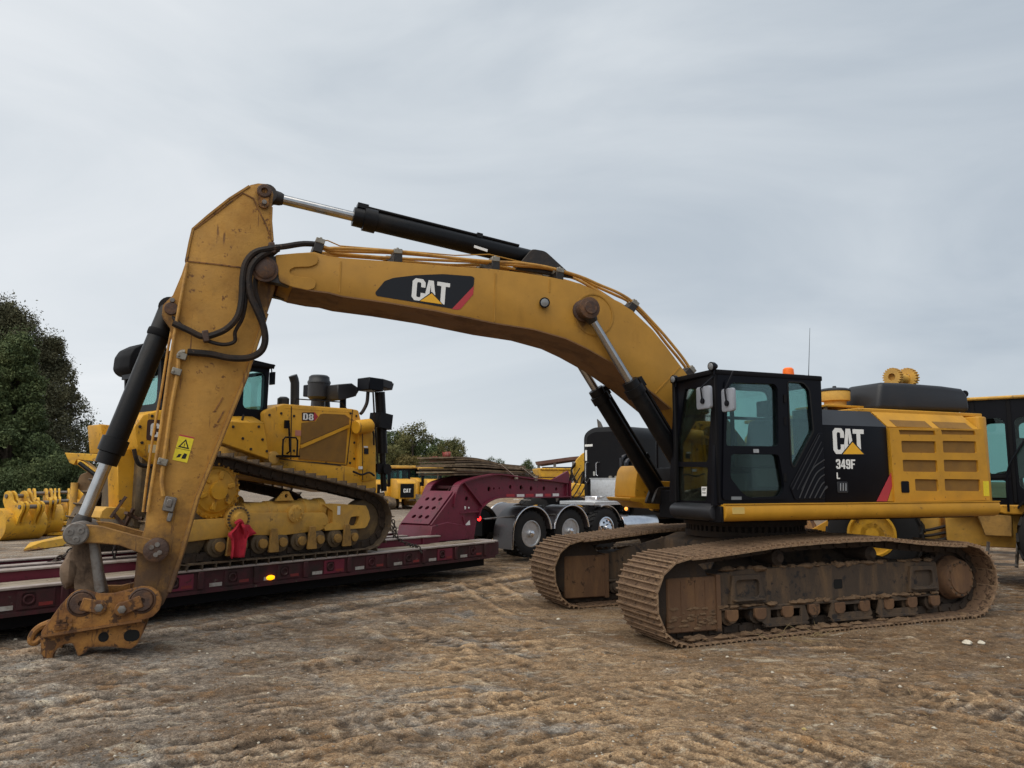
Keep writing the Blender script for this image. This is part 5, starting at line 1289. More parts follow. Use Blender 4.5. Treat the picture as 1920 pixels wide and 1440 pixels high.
# ---- cylinders
def cylinder(nm, a, b, y, split, rb, rr, gland=0.16, up=None, pipe=True):
    """barrel from a to split, rod on to b; all (x,z) at lateral y"""
    a3, b3 = Vector((a[0], y, a[1])), Vector((b[0], y, b[1])); d = (b3 - a3).normalized(); s3 = a3.lerp(b3, split)
    cy_ = MB(); cy_.lathe([(rb * 0.9, 0.0), (rb, 0.03), (rb, (s3 - a3).length - gland), (rb * 1.22, (s3 - a3).length - gland + 0.005), (rb * 1.22, (s3 - a3).length - gland * 0.45), (rb * 1.0, (s3 - a3).length - gland * 0.42), (rb * 0.98, (s3 - a3).length), (rr * 1.1, (s3 - a3).length + 0.004)], a3, d, 28)
    cy_.lathe([(rb * 1.05, -0.06), (rb * 1.05, 0.06)], a3 - Vector((0, 0, 0)), (0, 1, 0), 20)
    co = cy_.build(nm, black_cyl, exc)
    rd = MB(); rd.cyl(s3 - d * 0.05, b3 - d * 0.10, rr, n=20); rd.build('piston_rod', chrome, co)
    ey = MB(); ey.lathe([(rr * 1.9, -0.09), (rr * 1.95, 0), (rr * 1.9, 0.09)], b3, (0, 1, 0), 20); ey.lathe([(rr * 1.1, 0), (rr * 1.35, 0.04), (rr * 1.5, 0.13)], b3 - d * 0.20, d, 18); ey.build('rod_eye', grease, co)
    if pipe:
        u = Vector((0, 1, 0)).cross(d); u = u if u.z > 0 else -u
        pp = MB(); L = (s3 - a3).length
        for k in (0.25, -0.05):
            o_ = u * (rb * 1.06) + Vector((0, rb * k * 1.5, 0))
            pp.tube([a3 + d * L * 0.10 + o_, a3 + d * (L - 0.22) + o_ * 1.08, a3 + d * (L - 0.12) + o_ * 1.1], 0.02, 8)
        pp.obox(a3 + d * L * 0.33 + u * rb * 1.1, (0.08, rb * 1.2, 0.06), Matrix((d, Vector((0, 1, 0)), u)).transposed())
        pp.obox(a3 + d * (L - 0.10) + u * rb * 1.2, (0.14, rb * 1.1, 0.06), Matrix((d, Vector((0, 1, 0)), u)).transposed())
        pp.build('cylinder_pipe', black_cyl, co)
    return co
foot_arm = E.y(1000, 487, 0); rod_arm = E.y(500, 367, 0); sp_arm = E.y(662, 405, 0)
fr = (Vector(sp_arm) - Vector(foot_arm)).length / (Vector(rod_arm) - Vector(foot_arm)).length
cylinder('stick_cylinder', foot_arm, rod_arm, 0, fr, 0.125, 0.062, 0.30)
lab = MB(); c0, c1 = E.y(889, 462, 0.127), E.y(914, 470, 0.127); lab.bar((c0[0], 0.126, c0[1]), (c1[0], 0.126, c1[1]), 0.01, 0.035); lab.build('cylinder_tag', white_p, exc)
q = foot_arm
for ys in (0.17, -0.17):
    br = MB(); br.prism(round_poly([(q[0] + 0.35, q[1] - 0.22), (q[0] + 0.10, q[1] + 0.09), (q[0] - 0.10, q[1] + 0.08), (q[0] - 0.55, q[1] - 0.26)], 0.05), ys - 0.025, ys + 0.025, 'y'); br.build('cylinder_bracket', grease, exc, 0.008)
for ys in (1, -1):
    cylinder('boom_cylinder', (1.12, 1.62), EYE, ys * 0.50, 0.625, 0.115, 0.058, 0.22)
for ys in (0.40, 0.585, -0.40, -0.585):
    bf = MB(); bf.prism(round_poly([(0.85, 1.5), (1.35, 1.5), (1.24, 1.75), (1.0, 1.75)], 0.05), ys - 0.025, ys + 0.025, 'y'); bf.build('cylinder_foot', grease, exc, 0.006)
up_b, ln = E.y(319, 578, 0), E.y(145, 1000, 0); sp_b = E.y(206, 872, 0)
fr = (Vector(sp_b) - Vector(up_b)).length / (Vector(ln) - Vector(up_b)).length
bcy = cylinder('bucket_cylinder', up_b, ln, 0, fr, 0.118, 0.066, 0.30, pipe=False)
d = (Vector((ln[0], 0, ln[1])) - Vector((up_b[0], 0, up_b[1]))); d.normalize()
bb = MB(); o_ = Vector((up_b[0], 0, up_b[1]))
for k in (0.28,): bb.lathe([(0.128, 0), (0.134, 0.02), (0.134, 0.06), (0.128, 0.08)], o_ + d * k, d, 24)
bb.build('cylinder_band', black_matte, bcy)
hz = MB(); hz.tube(smooth_path([o_ + d * 0.25 + Vector((-0.1, 0.1, 0.04)), o_ + d * 0.12 + Vector((-0.02, 0.2, 0.03)), Vector((E.y(340, 612, 0.3)[0], 0.3, E.y(340, 612, 0.3)[1]))], 5), 0.026, 8); hz.build('cylinder_hose', hose_m, exc)

# ---- linkage and coupler
for ys in (1, -1):
    yy = ys * 0.36
    L1 = [E.y(p[0], p[1], 0.36) for p in ((145, 982), (190, 986), (240, 1000), (292, 1013), (303, 1032), (292, 1050), (272, 1040), (225, 1022), (180, 1018), (146, 1018), (130, 1000))]
    lk = MB(); lk.prism(round_poly(L1, 0.03), yy - 0.045, yy + 0.045, 'y'); lk.build('idler_link', yel_arm, exc, 0.012)
c = E.y(142, 1001, 0.46)
pnn = MB(); pnn.lathe([(0.115, -0.92), (0.118, -0.06), (0.118, -0.01), (0.105, 0.004), (0, 0.006)], (c[0], 0.46, c[1]), (0, 1, 0), 28); pc_ = pnn.build('link_pin', steel, exc)
cb_ = MB()
for k in range(3):
    a = 2 * PI * k / 3 + 0.4; cb_.lathe([(0.034, 0.0), (0.034, 0.012), (0.016, 0.014), (0.016, 0.006), (0, 0.006)], (c[0] + 0.055 * math.cos(a), 0.465, c[1] + 0.055 * math.sin(a)), (0, 1, 0), 12)
cb_.build('cap_bolts', steel, pc_)
pl_ = [E.y(p[0], p[1], 0.2) for p in ((136, 1008), (172, 1012), (180, 1040), (186, 1080), (196, 1120), (170, 1140), (142, 1130), (138, 1090), (136, 1050))]
bl3 = MB(); bl3.prism(round_poly(pl_, 0.03), -0.20, 0.20, 'y'); bl3.build('bucket_link', mat('dried_mud_plate', (0.17, 0.115, 0.075), 0.8, dirt=(0.035, 0.022, 0.015), amt=0.65, dscale=3.5, bump=0.5, bscale=14), exc, 0.02)
rodl = MB(); a, b = E.y(176, 1016, 0.27), E.y(188, 1110, 0.27); rodl.cyl((a[0], 0.27, a[1]), (b[0], 0.27, b[1]), 0.05, n=16); rodl.build('link_rod', steel, exc)
md = MB(); c = E.y(133, 1070, 0.12)
md.sphere((0, 0, 0), 0.17, 9, 1.25); Rm = np.random.default_rng(4)
mv = np.array(md.v); mn = 1 + 0.55 * (fbm(mv[:, 0] * 9 + mv[:, 1] * 5 + 30, mv[:, 2] * 9 + 40 - mv[:, 1] * 4, 1.0, 3, 4) - 0.5); mv = mv * mn[:, None] * np.array([0.62, 1.1, 1.0]) + np.array([c[0], 0.05, c[1]])
md.v = [tuple(q) for q in mv]; md.build('mud_clod', MATS['dried_mud_plate'], exc)
CP = [(76, 1186), (95, 1160), (112, 1136), (133, 1113), (147, 1106), (163, 1107), (185, 1113), (213, 1113), (237, 1107), (262, 1100), (283, 1100), (298, 1109), (304, 1125), (299, 1144), (286, 1157), (268, 1163), (180, 1180), (92, 1197), (78, 1196)]
CL = [(76, 1190), (92, 1196), (180, 1179), (262, 1164), (272, 1170), (266, 1190), (258, 1208), (245, 1217), (200, 1212), (168, 1214), (160, 1224), (146, 1231), (141, 1216), (136, 1206), (120, 1208), (108, 1216), (100, 1226), (98, 1236), (83, 1240), (76, 1220)]
cpl = MB()
for ys in (1, -1):
    p = round_poly([E.y(q[0], q[1], 0.36) for q in CP], 0.02)
    cpl.prism(p, ys * 0.29, ys * 0.36, 'y')
cp0 = cpl.build('quick_coupler', rusty_yel, exc, 0.012, 2)
lo_ = MB()
for ys in (1, -1):
    p = round_poly([E.y(q[0], q[1], 0.31) for q in CL], 0.015)
    lo_.prism(p, ys * 0.20, ys * 0.31, 'y')
lo_.box(*(E.y(250, 1180, 0.3)[0], E.y(110, 1180, 0.3)[0]), -0.2, 0.2, E.y(180, 1200, 0.3)[1], E.y(180, 1178, 0.3)[1])
lo_.build('coupler_hook', rusty_yel, cp0, 0.012, 2)
fg = MB(); p0_, p1_ = E.y(78, 1193, 0.36), E.y(266, 1163, 0.36); fg.bar((p0_[0], 0, p0_[1]), (p1_[0], 0, p1_[1]), 0.76, 0.022); fg.build('coupler_flange', rusty_yel, cp0)
for (px, py, qx, qy) in ((152, 1132, 186, 1139), (266, 1127, 229, 1142)):
    c, b = E.y(px, py, 0.39), E.y(qx, qy, 0.39)
    r = MB(); r.lathe([(0.115, -0.78), (0.115, -0.02), (0.10, 0.0), (0.03, 0.0), (0.025, -0.03), (0, -0.03)], (c[0], 0.385, c[1]), (0, 1, 0), 26)
    r.lathe([(0.135, -0.03), (0.135, 0.0), (0.12, 0.01), (0.115, 0.0)], (c[0], 0.365, c[1]), (0, 1, 0), 26); r.build('coupler_pin', rust, cp0)
    k = MB(); k.bar((c[0], 0.385, c[1]), (b[0], 0.385, b[1]), 0.03, 0.13); k.lathe([(0.075, -0.02), (0.075, 0.012), (0, 0.013)], (b[0], 0.385, b[1]), (0, 1, 0), 20); k.build('pin_keeper', rusty_yel, cp0, 0.01)
    bo = MB(); bo.lathe([(0.042, 0.0), (0.042, 0.03), (0.03, 0.034), (0, 0.034)], (b[0], 0.40, b[1]), (0, 1, 0), 6); bo.build('keeper_bolt', steel, cp0)
c = E.y(229, 1180, 0.312); nb = MB(); nb.lathe([(0.05, -0.01), (0.05, 0.002), (0, 0.003)], (c[0] + 0.17, 0.312, E.y(200, 1194, 0.312)[1]), (0, 1, 0), 16)
nb.prism(rrect(*sorted((E.y(232, 1194, 0.31)[0], E.y(262, 1190, 0.31)[0])), *sorted((E.y(245, 1202, 0.31)[1], E.y(245, 1181, 0.31)[1])), 0.05), 0.305, 0.314, 'y'); nb.build('coupler_slot', MATS['opening_black'], cp0)
ep = MB(); a, b = E.y(102, 1182, 0.362), E.y(127, 1168, 0.362); ep.prism([(a[0], a[1]), (b[0], a[1] + 0.01), (b[0], b[1]), (a[0], b[1] - 0.01)], 0.36, 0.372, 'y')
for k in range(3):
    for j in range(2): ep.box(a[0] - 0.045 - k * 0.055, a[0] - 0.015 - k * 0.055, 0.372, 0.379, a[1] + 0.03 + j * 0.05, a[1] + 0.06 + j * 0.05)
ep.build('cast_plate', rusty_yel, cp0)
ly = MB(); P = [E.y(p[0], p[1], 0.1) for p in ((100, 1165), (76, 1175), (62, 1188), (58, 1202), (66, 1205), (78, 1196))]
ly.tube(smooth_path([(p[0], 0.1, p[1]) for p in P], 5), 0.035, 8); ly.build('lifting_eye', rusty_yel, cp0)

# ================================================================== spare geared hub lying on the excavator's hood
c = E.y(1682, 703, 0.6)
hub = thing('drive_hub', 'small yellow hub with two toothed flanges lying on top of the black engine hood', 'machine part', None, E.world(c[0], 0.6, 0), E.ang)
zh = max(p[1] for p in hp)
g = MB(); g.cyl((-0.20, 0, zh + 0.15), (0.20, 0.12, zh + 0.15), 0.07, n=18); g.build('hub_shaft', yel_dusty, hub)
for cx_, cy2, r in ((-0.22, 0.0, 0.165), (0.22, 0.12, 0.145)):
    t = []
    for k in range(22):
        a = 2 * PI * k / 22
        for da, rr in ((-0.10, 0.86), (-0.05, 1), (0.05, 1), (0.10, 0.86)): t.append((r * rr * math.cos(a + da), r * rr * math.sin(a + da)))
    g = MB(); on_plane(g, t, (cx_, cy2, zh + r * 0.98), (-0.28, 0.95, 0), (0, 0, 1), -0.05, 0.05, [circ(0, 0, r * 0.4, 12)])
    g.build('toothed_flange', yel_dusty, hub)

# ================================================================== LOWBOY TRAILER (local +x = its front, +y = its far side)
UA = math.atan2(0.786, 0.618)
T = Frame(-0.38, 15.5, UA)
trl = thing('lowboy_trailer', 'long maroon lowboy trailer with wooden deck and arched gooseneck, loaded with the crawler dozer', 'trailer', T)
XE = -15.5
sr_ = MB(); sr_.box(XE, 0.10, 0.0, 0.09, 0.33, 0.615); sr_.build('side_rail', maroon_dk, trl, 0.01)
sf = MB(); sf.box(XE, 0.06, -0.02, 0.0, 0.30, 0.345); sf.build('rail_flange', maroon_dk, trl)
sf = MB(); sf.box(XE, 0.04, -0.024, 0.10, 0.598, 0.628); sf.build('rail_flange', rail_worn, trl, 0.006)
un = MB(); un.box(XE, -0.12, 0.13, 2.4, 0.15, 0.40); un.build('under_frame_shade', black_matte, trl)  # frame box made black and set low to stand in for shade beneath the trailer
far_r = MB(); far_r.box(XE, 0.10, 2.46, 2.55, 0.33, 0.625); far_r.build('side_rail', maroon_dk, trl, 0.01)
for y0, w, z in ((0.66, 0.15, 0.76), (1.38, 0.12, 0.74), (1.95, 0.15, 0.76)):
    b = MB(); b.box(XE, -0.85, y0, y0 + w, 0.3, z - 0.025); bo = b.build('main_beam', maroon, trl, 0.008)
    t = MB(); t.box(XE, -0.86, y0 - 0.035, y0 + w + 0.035, z - 0.025, z); t.build('beam_flange', rail_worn, bo, 0.005)
rb_ = MB()
k = 0
for x in np.arange(XE + 0.4, -0.9, 1.25):
    r = MB(); r.box(x, x + 0.03, 0.635, 0.66, 0.6, 0.73); r.build('beam_rib', maroon, trl)
for x in np.arange(XE + 0.2, -0.6, 1.1):
    c = MB(); c.box(x, x + 0.12, 0.10, 2.46, 0.42, 0.58); c.build('cross_member', maroon_dk, trl)
# deck planks, near and far
for (ya, yb) in ((0.105, 0.625), (2.14, 2.455)):
    n = 3 if yb < 1 else 2
    w = (yb - ya) / n
    for j in range(n):
        x = XE + 0.05 - 0.6 * j
        while x < -0.06:
            x1 = min(x + random.uniform(2.2, 3.0), -0.05)
            p = MB(); zz = 0.618 + random.uniform(-0.006, 0.010)
            p.box(max(x, XE) + 0.006, x1 - 0.006, ya + w * j + 0.006, ya + w * (j + 1) - 0.006, 0.585, zz)
            p.build('deck_plank', planks, trl, 0.006); x = x1
# end cap of the deck in front
ec = MB(); ec.prism(round_poly([(0.0, 0.0), (0.28, 0.06), (0.36, 0.2), (0.36, 0.62), (0.0, 0.64)], 0.06), 0.34, 0.60, 'z'); ec.build('deck_nose', maroon_dk, trl, 0.015)
et = MB(); et.prism(round_poly([(-0.02, 0.0), (0.26, 0.06), (0.34, 0.2), (0.34, 0.62), (-0.02, 0.64)], 0.06), 0.602, 0.625, 'z'); et.build('nose_plate', rail_worn, trl)
# pockets, D-rings, reflectors along the rail
x = -0.55; i = 0
while x > -12.5:
    pk = MB(); pk.prism([(x - 0.20, 0.37), (x + 0.20, 0.37), (x + 0.20, 0.575), (x - 0.20, 0.575)], -0.014, -0.001, 'y', [rrect(x - 0.15, x + 0.0, 0.40, 0.55, 0.03)])
    pk.build('ring_pocket', maroon if i % 3 == 1 else maroon_dk, trl); i += 1
    rg = MB(); rg.tube([(x - 0.075 + 0.055 * math.cos(a), -0.012, 0.475 + 0.05 * math.sin(a)) for a in [2 * PI * q / 12 for q in range(12)]], 0.012, 6, closed=True); rg.build('tie_ring', maroon_dk, trl)
    rr = MB(); rr.box(x + 0.03, x + 0.18, -0.018, -0.0145, 0.39, 0.43); rr.build('reflector', dull_red, trl)
    rw = MB(); rw.box(x - 0.42, x - 0.23, -0.0045, -0.001, 0.375, 0.425); rw.build('reflector', dull_white, trl)
    pp = MB(); pp.box(x + 0.26, x + 0.34, -0.035, -0.001, 0.36, 0.59); pp.build('stake_pocket', maroon_dk, trl, 0.006)
    x -= 0.86
c = T.y(508, 1083, -0.02)
al = MB(); al.lathe([(0.055, -0.0), (0.055, 0.012), (0.04, 0.025), (0, 0.028)], (0, 0, 0), (0, -1, 0), 20)
alo = al.build('marker_lamp', amber_l, trl); alo.location = (c[0], -0.004, c[1]); alo.scale = (1.25, 1, 0.65)

# ---- gooseneck
YG0, YG1 = 0.80, 1.58
tpx = lambda *pts: [T.y(p[0], p[1], YG0) for p in pts]
neck = [(847, 950), (849, 935), (853, 920), (861, 907), (880, 899), (910, 892), (935, 889.5), (985, 896), (1035, 901.5), (1061, 905), (1067, 931), (1010, 932), (975, 932.5), (935, 933), (915, 940), (905, 948), (899, 955), (894, 972), (887, 1021), (873, 1021), (866, 990), (858, 975), (850, 968)]
np0 = tpx(*neck)
holes = []
for px, py, r in ((917, 917, 0.055), (926, 916, 0.028), (936, 915.5, 0.024), (957, 913, 0.048), (977, 914, 0.055), (996, 916, 0.055), (1020, 916, 0.055), (1043, 917, 0.045), (875, 935, 0.05)):
    c = T.y(px, py, YG0); holes.append(circ(c[0], c[1], r, 12))
for ys, h in ((YG0, holes), (YG1, holes)):
    g = MB(); g.prism(np0, ys, ys + 0.035, 'y', h); g.build('neck_web', maroon, trl)
    for seq, w, t in ((np0[0:10], 0.19, 0.03), (np0[10:18], 0.16, 0.025)):
        f = MB(); pts = smooth_path([(p[0], 0, p[1]) for p in seq], 4)
        for a, b in zip(pts, pts[1:]): f.bar((a.x, ys + 0.0175, a.z), (b.x, ys + 0.0175, b.z), w, t)
        f.build('neck_flange', maroon, trl, kind='stuff')
inn = MB(); inn.prism(inset(np0, 0.09), YG0 + 0.30, YG0 + 0.32, 'y'); inn.build('neck_inner_web', maroon_dk, trl)
gs = MB()
for p, q in (((868, 905), (901, 948)), ((859, 962), (895, 959)), ((1060, 907), (1060, 930)), ((864, 968), (878, 1018))):
    a, b = T.y(*p, YG0), T.y(*q, YG0); gs.bar((a[0], YG0 - 0.03, a[1]), (b[0], YG0 - 0.03, b[1]), 0.06, 0.025)
gs.build('neck_stiffener', maroon, trl)
nt_ = MB(); nt_.prism(tpx((1030, 902), (1064, 883), (1067, 890), (1065, 906)), YG0 - 0.02, YG0 + 0.03, 'y'); nt_.build('neck_gusset', maroon, trl)
nw = MB(); q = T.y(1067, 918, YG0); nw.box(q[0], q[0] + 0.03, YG0 - 0.05, YG1 + 0.1, q[1] - 0.22, q[1] + 0.22); nw.build('neck_head', maroon, trl)
# sloping rear plate with nine holes, its box foot, cross tubes
P0, P1 = T.x(779, 985, -0.95), T.x(830, 985, -0.95)
zb = P1[1]; 
A = Vector((-0.98, YG0 + 0.04, zb)); B = Vector((-0.28, YG0 + 0.04, T.y(849, 922, YG0 + 0.04)[1]))
upv = (B - A); Hh = upv.length; upv.normalize(); W_ = YG1 - YG0 - 0.03
hs = []
for r in range(3):
    for c_ in range(3): hs.append(circ(W_ * (0.26 + 0.25 * c_), Hh * (0.20 + 0.27 * r), 0.052, 12))
rp_ = MB(); on_plane(rp_, [(0, 0), (W_, 0), (W_, Hh), (0, Hh)], A + Vector((0, W_, 0)), (0, -1, 0), upv, -0.02, 0.02, hs); rp_.build('neck_rear_plate', maroon, trl)
rbk = MB(); on_plane(rbk, [(0.02, 0), (W_ - 0.02, 0), (W_ - 0.02, Hh), (0.02, Hh)], A + Vector((0.3, W_, -0.02)), (0, -1, 0), upv, -0.02, 0.0); rbk.build('neck_rear_backing', maroon_dk, trl)
ft = MB(); ft.prism([(-1.08, 0.62), (-1.0, zb - 0.02), (-0.55, zb + 0.04), (0.1, 0.9), (0.1, 0.62)], YG0 - 0.06, YG1 + 0.10, 'y'); ft.build('neck_foot', maroon, trl, 0.015)
sl_ = MB()
for ys in (YG0 - 0.03, YG1 + 0.035): sl_.prism([(-1.0, zb), (-0.30, B.z), (-0.05, B.z - 0.1), (0.05, 0.7), (-0.9, 0.7)], ys - 0.015, ys + 0.02, 'y')
sl_.build('neck_side_plate', maroon, trl)
ct = MB(); ct.box(-0.05, 0.35, YG0 + 0.03, YG1, B.z + 0.06, B.z + 0.12); ct.box(0.7, 0.8, YG0 + 0.03, YG1, B.z + 0.2, B.z + 0.26); ct.build('neck_cross_plate', maroon_dk, trl)
td = MB(); td.box(0.5, 4.0, YG0 + 0.02, YG1, T.y(935, 889, YG0)[1] - 0.07, T.y(935, 889, YG0)[1] - 0.05); td.build('neck_top', maroon_dk, trl)
rfx = MB()
for px, py, m_, w in ((976, 929.5, white_p, 0.28), (1011, 928.8, white_p, 0.28), (1042, 928, white_p, 0.26)):
    a = T.y(px, py, YG0); r = MB(); r.box(a[0] - w / 2, a[0] + w / 2, YG0 - 0.004, YG0 - 0.0005, a[1] - 0.035, a[1] + 0.035); r.build('reflector', m_, trl)
for px, py, w in ((957, 929.5, 0.3), (993, 929, 0.3), (1027, 928.5, 0.24)):
    a = T.y(px, py, YG0); r = MB(); r.box(a[0] - w / 2, a[0] + w / 2, YG0 - 0.004, YG0 - 0.0005, a[1] - 0.035, a[1] + 0.035); r.build('reflector', red_p, trl)
for px, py, r_ in ((871, 952, 0.035), (878.5, 952, 0.018), (864, 952, 0.014)):
    a = T.y(px, py, YG0); r = MB(); r.lathe([(r_, 0), (r_, 0.012), (0, 0.014)], (a[0], YG0 - 0.001, a[1]), (0, -1, 0), 14); r.build('reflector', white_p, trl)
a = T.y(876, 981, YG0); r = MB(); r.prism([(a[0] - 0.09, a[1] - 0.04), (a[0] + 0.09, a[1] - 0.04), (a[0] + 0.07, a[1] + 0.06)], YG0 - 0.008, YG0 - 0.001, 'y'); r.build('reflector', white_p, trl)

# ---- timber mats strapped on the neck: every sheet its own thing
zt_ = T.y(935, 889.5, YG0)[1] + 0.0
xa, xb = T.y(852, 893, 0.95)[0], T.y(1011, 893, 0.95)[0]
nm = 9
ords = ['bottom', 'second lowest', 'third lowest', 'fourth lowest', 'middle', 'fourth from the top', 'third from the top', 'second from the top', 'topmost']
th = 0.040
for i in range(nm):
    t = MB(); z0 = zt_ - 0.03 + i * th + (0.03 if i > 3 else 0)
    dx0, dx1, dy = random.uniform(-0.10, 0.06), random.uniform(-0.25, 0.02) - 0.05 * i, random.uniform(-0.03, 0.03)
    nseg = 10; vs = []; fs = []
    for k in range(nseg + 1):
        f = k / nseg; x = xa + dx0 + (xb + dx1 - xa - dx0) * f
        zz = z0 + (0.012 * math.sin(f * 5 + i) + 0.05 * (i / nm) * math.sin(PI * min(1, f * 1.6)) - 0.055 * f * i / nm * 3)
        for yy, dz in ((0.93 + dy, 0), (2.0 + dy, 0), (2.0 + dy, th * 0.8), (0.93 + dy, th * 0.8)): vs.append((x, yy, zz + dz))
    for k in range(nseg):
        for q in range(4): a = k * 4 + q; b = k * 4 + (q + 1) % 4; fs.append((a, b, b + 4, a + 4))
    fs += [(3, 2, 1, 0), (nseg * 4, nseg * 4 + 1, nseg * 4 + 2, nseg * 4 + 3)]
    fs = [tuple(reversed(f)) for f in fs]
    t.add(vs, fs)
    o = t.build('timber_mat', mat('mat_timber_%d' % (i % 4), [(0.20, 0.145, 0.095), (0.28, 0.215, 0.14), (0.14, 0.10, 0.068), (0.24, 0.17, 0.10)][i % 4], 0.85, dirt=(0.055, 0.04, 0.028), amt=0.5, dscale=3, bump=0.4, bscale=18, var=0.3), None, smooth=20)
    o.location = T.o; o.rotation_euler = (0, 0, T.ang)
    o['label'] = 'weathered sheet of timber, %s in the stack on the maroon trailer neck' % ords[i]; o['category'] = 'timber sheet'; o['group'] = 'timber sheets stacked on the trailer neck'
for (p, q, lab) in (((938, 873), (959, 894.5), 'pale strap over the timber stack nearer its middle'), ((978, 879), (996, 897), 'pale strap over the timber stack nearer the truck')):
    a, b = T.y(*p, 0.92), T.y(*q, 0.88); s_o = MB(); s_o.bar((a[0] - 0.1, 1.9, a[1] + 0.03), (a[0], 0.915, a[1] + 0.02), 0.06, 0.012); s_o.bar((a[0], 0.905, a[1] + 0.02), (b[0], 0.76, b[1]), 0.06, 0.014)
    s_o.obox((b[0], 0.745, b[1]), (0.09, 0.04, 0.09), Matrix.Identity(3))
    o = s_o.build('tie_strap', mat('pale_strap', (0.36, 0.31, 0.25), 0.8), None); o.location = T.o; o.rotation_euler = (0, 0, T.ang)
    o['label'] = lab; o['category'] = 'strap'; o['group'] = 'straps over the timber stack'
# red pennants at the rear end of the stack
pen_m = mat('faded_pennant', (0.34, 0.07, 0.055), 0.85, dirt=(0.5, 0.38, 0.33), amt=0.4, dscale=12)
for px, py, yy, lab in ((836, 853, 2.1, 'small torn red pennant on a stick at the end of the timber stack'), (812, 862, 2.5, 'faded red pennant on a stick left of the timber stack')):
    a = T.y(px, py, yy); xs_ = a[0]
    f = thing('pennant', lab, 'flag', T)
    st_ = MB(); st_.cyl((xs_ + 0.17, yy, zt_ - 0.4), (xs_ + 0.17, yy, a[1] + 0.06), 0.010, n=6); st_.cyl((xs_ + 0.17, yy, zt_ - 0.4), (xs_ + 0.5, 1.5, zt_ - 0.42), 0.010, n=6); st_.build('stick', matwood, f)
    vs = []; fs = []
    for k in range(7):
        for z in (0.075, 0.0, -0.06):
            u = k / 6
            vs.append((xs_ + 0.17 - 0.26 * u, yy + 0.03 * math.sin(k * 1.5), a[1] + z * (1 - 0.35 * u * (1 if z < 0 else 0.4)) + 0.012 * math.sin(k * 2.2) - (0.03 * (k % 2) if z < 0 and k > 3 else 0)))
    for k in range(6):
        for z in range(2): i_ = k * 3 + z; fs.append((i_, i_ + 3, i_ + 4, i_ + 1))
    co = MB().add(vs, fs).build('cloth', pen_m, f); md_ = co.modifiers.new('thick', 'SOLIDIFY'); md_.thickness = 0.005

# ================================================================== chains
def chain(lab, path, frame, name='load_chain', link_l=0.085, r=0.011, m=None):
    pts, L = resample([Vector(p) for p in path], max(2, int(sum((Vector(b) - Vector(a)).length for a, b in zip(path, path[1:])) / (link_l * 0.72))))
    mb = MB()
    for i in range(len(pts) - 1):
        a, b = pts[i], pts[i + 1]; c = (a + b) / 2; d = (b - a).normalized()
        s = d.cross(Vector((0, 0, 1))); s = s.normalized() if s.length > 1e-3 else Vector((1, 0, 0)); u = s.cross(d)
        w = s if i % 2 else u
        ring = [c + d * (link_l * 0.5 * math.cos(t)) + w * (link_l * 0.30 * math.sin(t)) for t in [2 * PI * k / 10 for k in range(10)]]
        mb.tube(ring, r, 5, closed=True)
    o = mb.build(name, m or MATS['muddy_chain'], None, kind='stuff') if False else mb.build(name, m or steel, None)
    o.location = frame.o; o.rotation_euler = (0, 0, frame.ang); o['label'] = lab; o['category'] = 'chain'; o['group'] = 'chains holding the dozer down'
    return o
dark_chain = mat('dark_chain', (0.05, 0.04, 0.035), 0.55, metal=0.6, dirt=(0.12, 0.07, 0.04), amt=0.4, dscale=6)
def tp(px, py, y): q = T.y(px, py, y); return (q[0], y, q[1])
chain('rusty chain slanting down behind the bucket link to the far trailer beam', [tp(178, 1000, 1.4), tp(150, 1020, 1.42), tp(120, 1042, 1.45), tp(84, 1062, 1.42)], T, m=dark_chain, link_l=0.10, r=0.014)
chain('short chain hanging beside the others behind the bucket link', [tp(215, 1010, 1.3), tp(214, 1050, 1.3), tp(205, 1090, 1.25)], T, m=dark_chain)
chain('chain drawn tight from the front of the dozer track to the wooden deck', [tp(733, 985, 0.9), tp(741, 1013, 0.8)], T, m=dark_chain)
chain('long dark chain running over the deck edge to a rail ring', [tp(737, 975, 0.7), tp(745, 1010, 0.62), (T.y(765, 1022, 0.45)[0], 0.45, 0.66), (T.y(785, 1036, 0.0)[0], 0.02, 0.66), (T.y(790, 1040, -0.04)[0], -0.045, 0.55)], T, m=dark_chain)

# ================================================================== DOZER on the trailer (local +x forward, its right side, -y, towards the camera)
dp = T.world(-4.7, 1.42)
D = Frame(dp.x, dp.y, UA, 0.625)
dz = thing('crawler_dozer', 'yellow crawler dozer with high rear sprocket and black cab, chained on the maroon trailer', 'bulldozer', D)
d_ = lambda y, *pts: [D.y(p[0], p[1], y) for p in pts]
S = D.y(409, 920, -1.38); SR = 0.45
DP = [(1.30, 0.065), (1.52, 0.075), (1.72, 0.17), (1.86, 0.34), (1.91, 0.54), (1.86, 0.76), (1.72, 0.92), (1.50, 1.02), (0.6, 1.20), (-0.3, 1.36), (-0.9, 1.48), (-1.25, 1.555),
      (-1.48, 1.55), (-1.66, 1.46), (-1.80, 1.28), (-1.98, 0.95), (-2.16, 0.62), (-2.20, 0.40), (-2.10, 0.18), (-1.90, 0.075), (-1.7, 0.065), (0, 0.065)]
dmud = mat('dozer_track_steel', (0.085, 0.060, 0.038), 0.7, dirt=(0.30, 0.20, 0.10), amt=0.5, dscale=3, bump=0.5, bscale=30)
dbrk = mat('dozer_bracket', (0.36, 0.20, 0.045), 0.65, dirt=(0.11, 0.07, 0.03), amt=0.55, dscale=4, bump=0.3)
droll = mat('dozer_roller', (0.10, 0.07, 0.038), 0.65, dirt=(0.26, 0.17, 0.07), amt=0.45, dscale=4, bump=0.4)
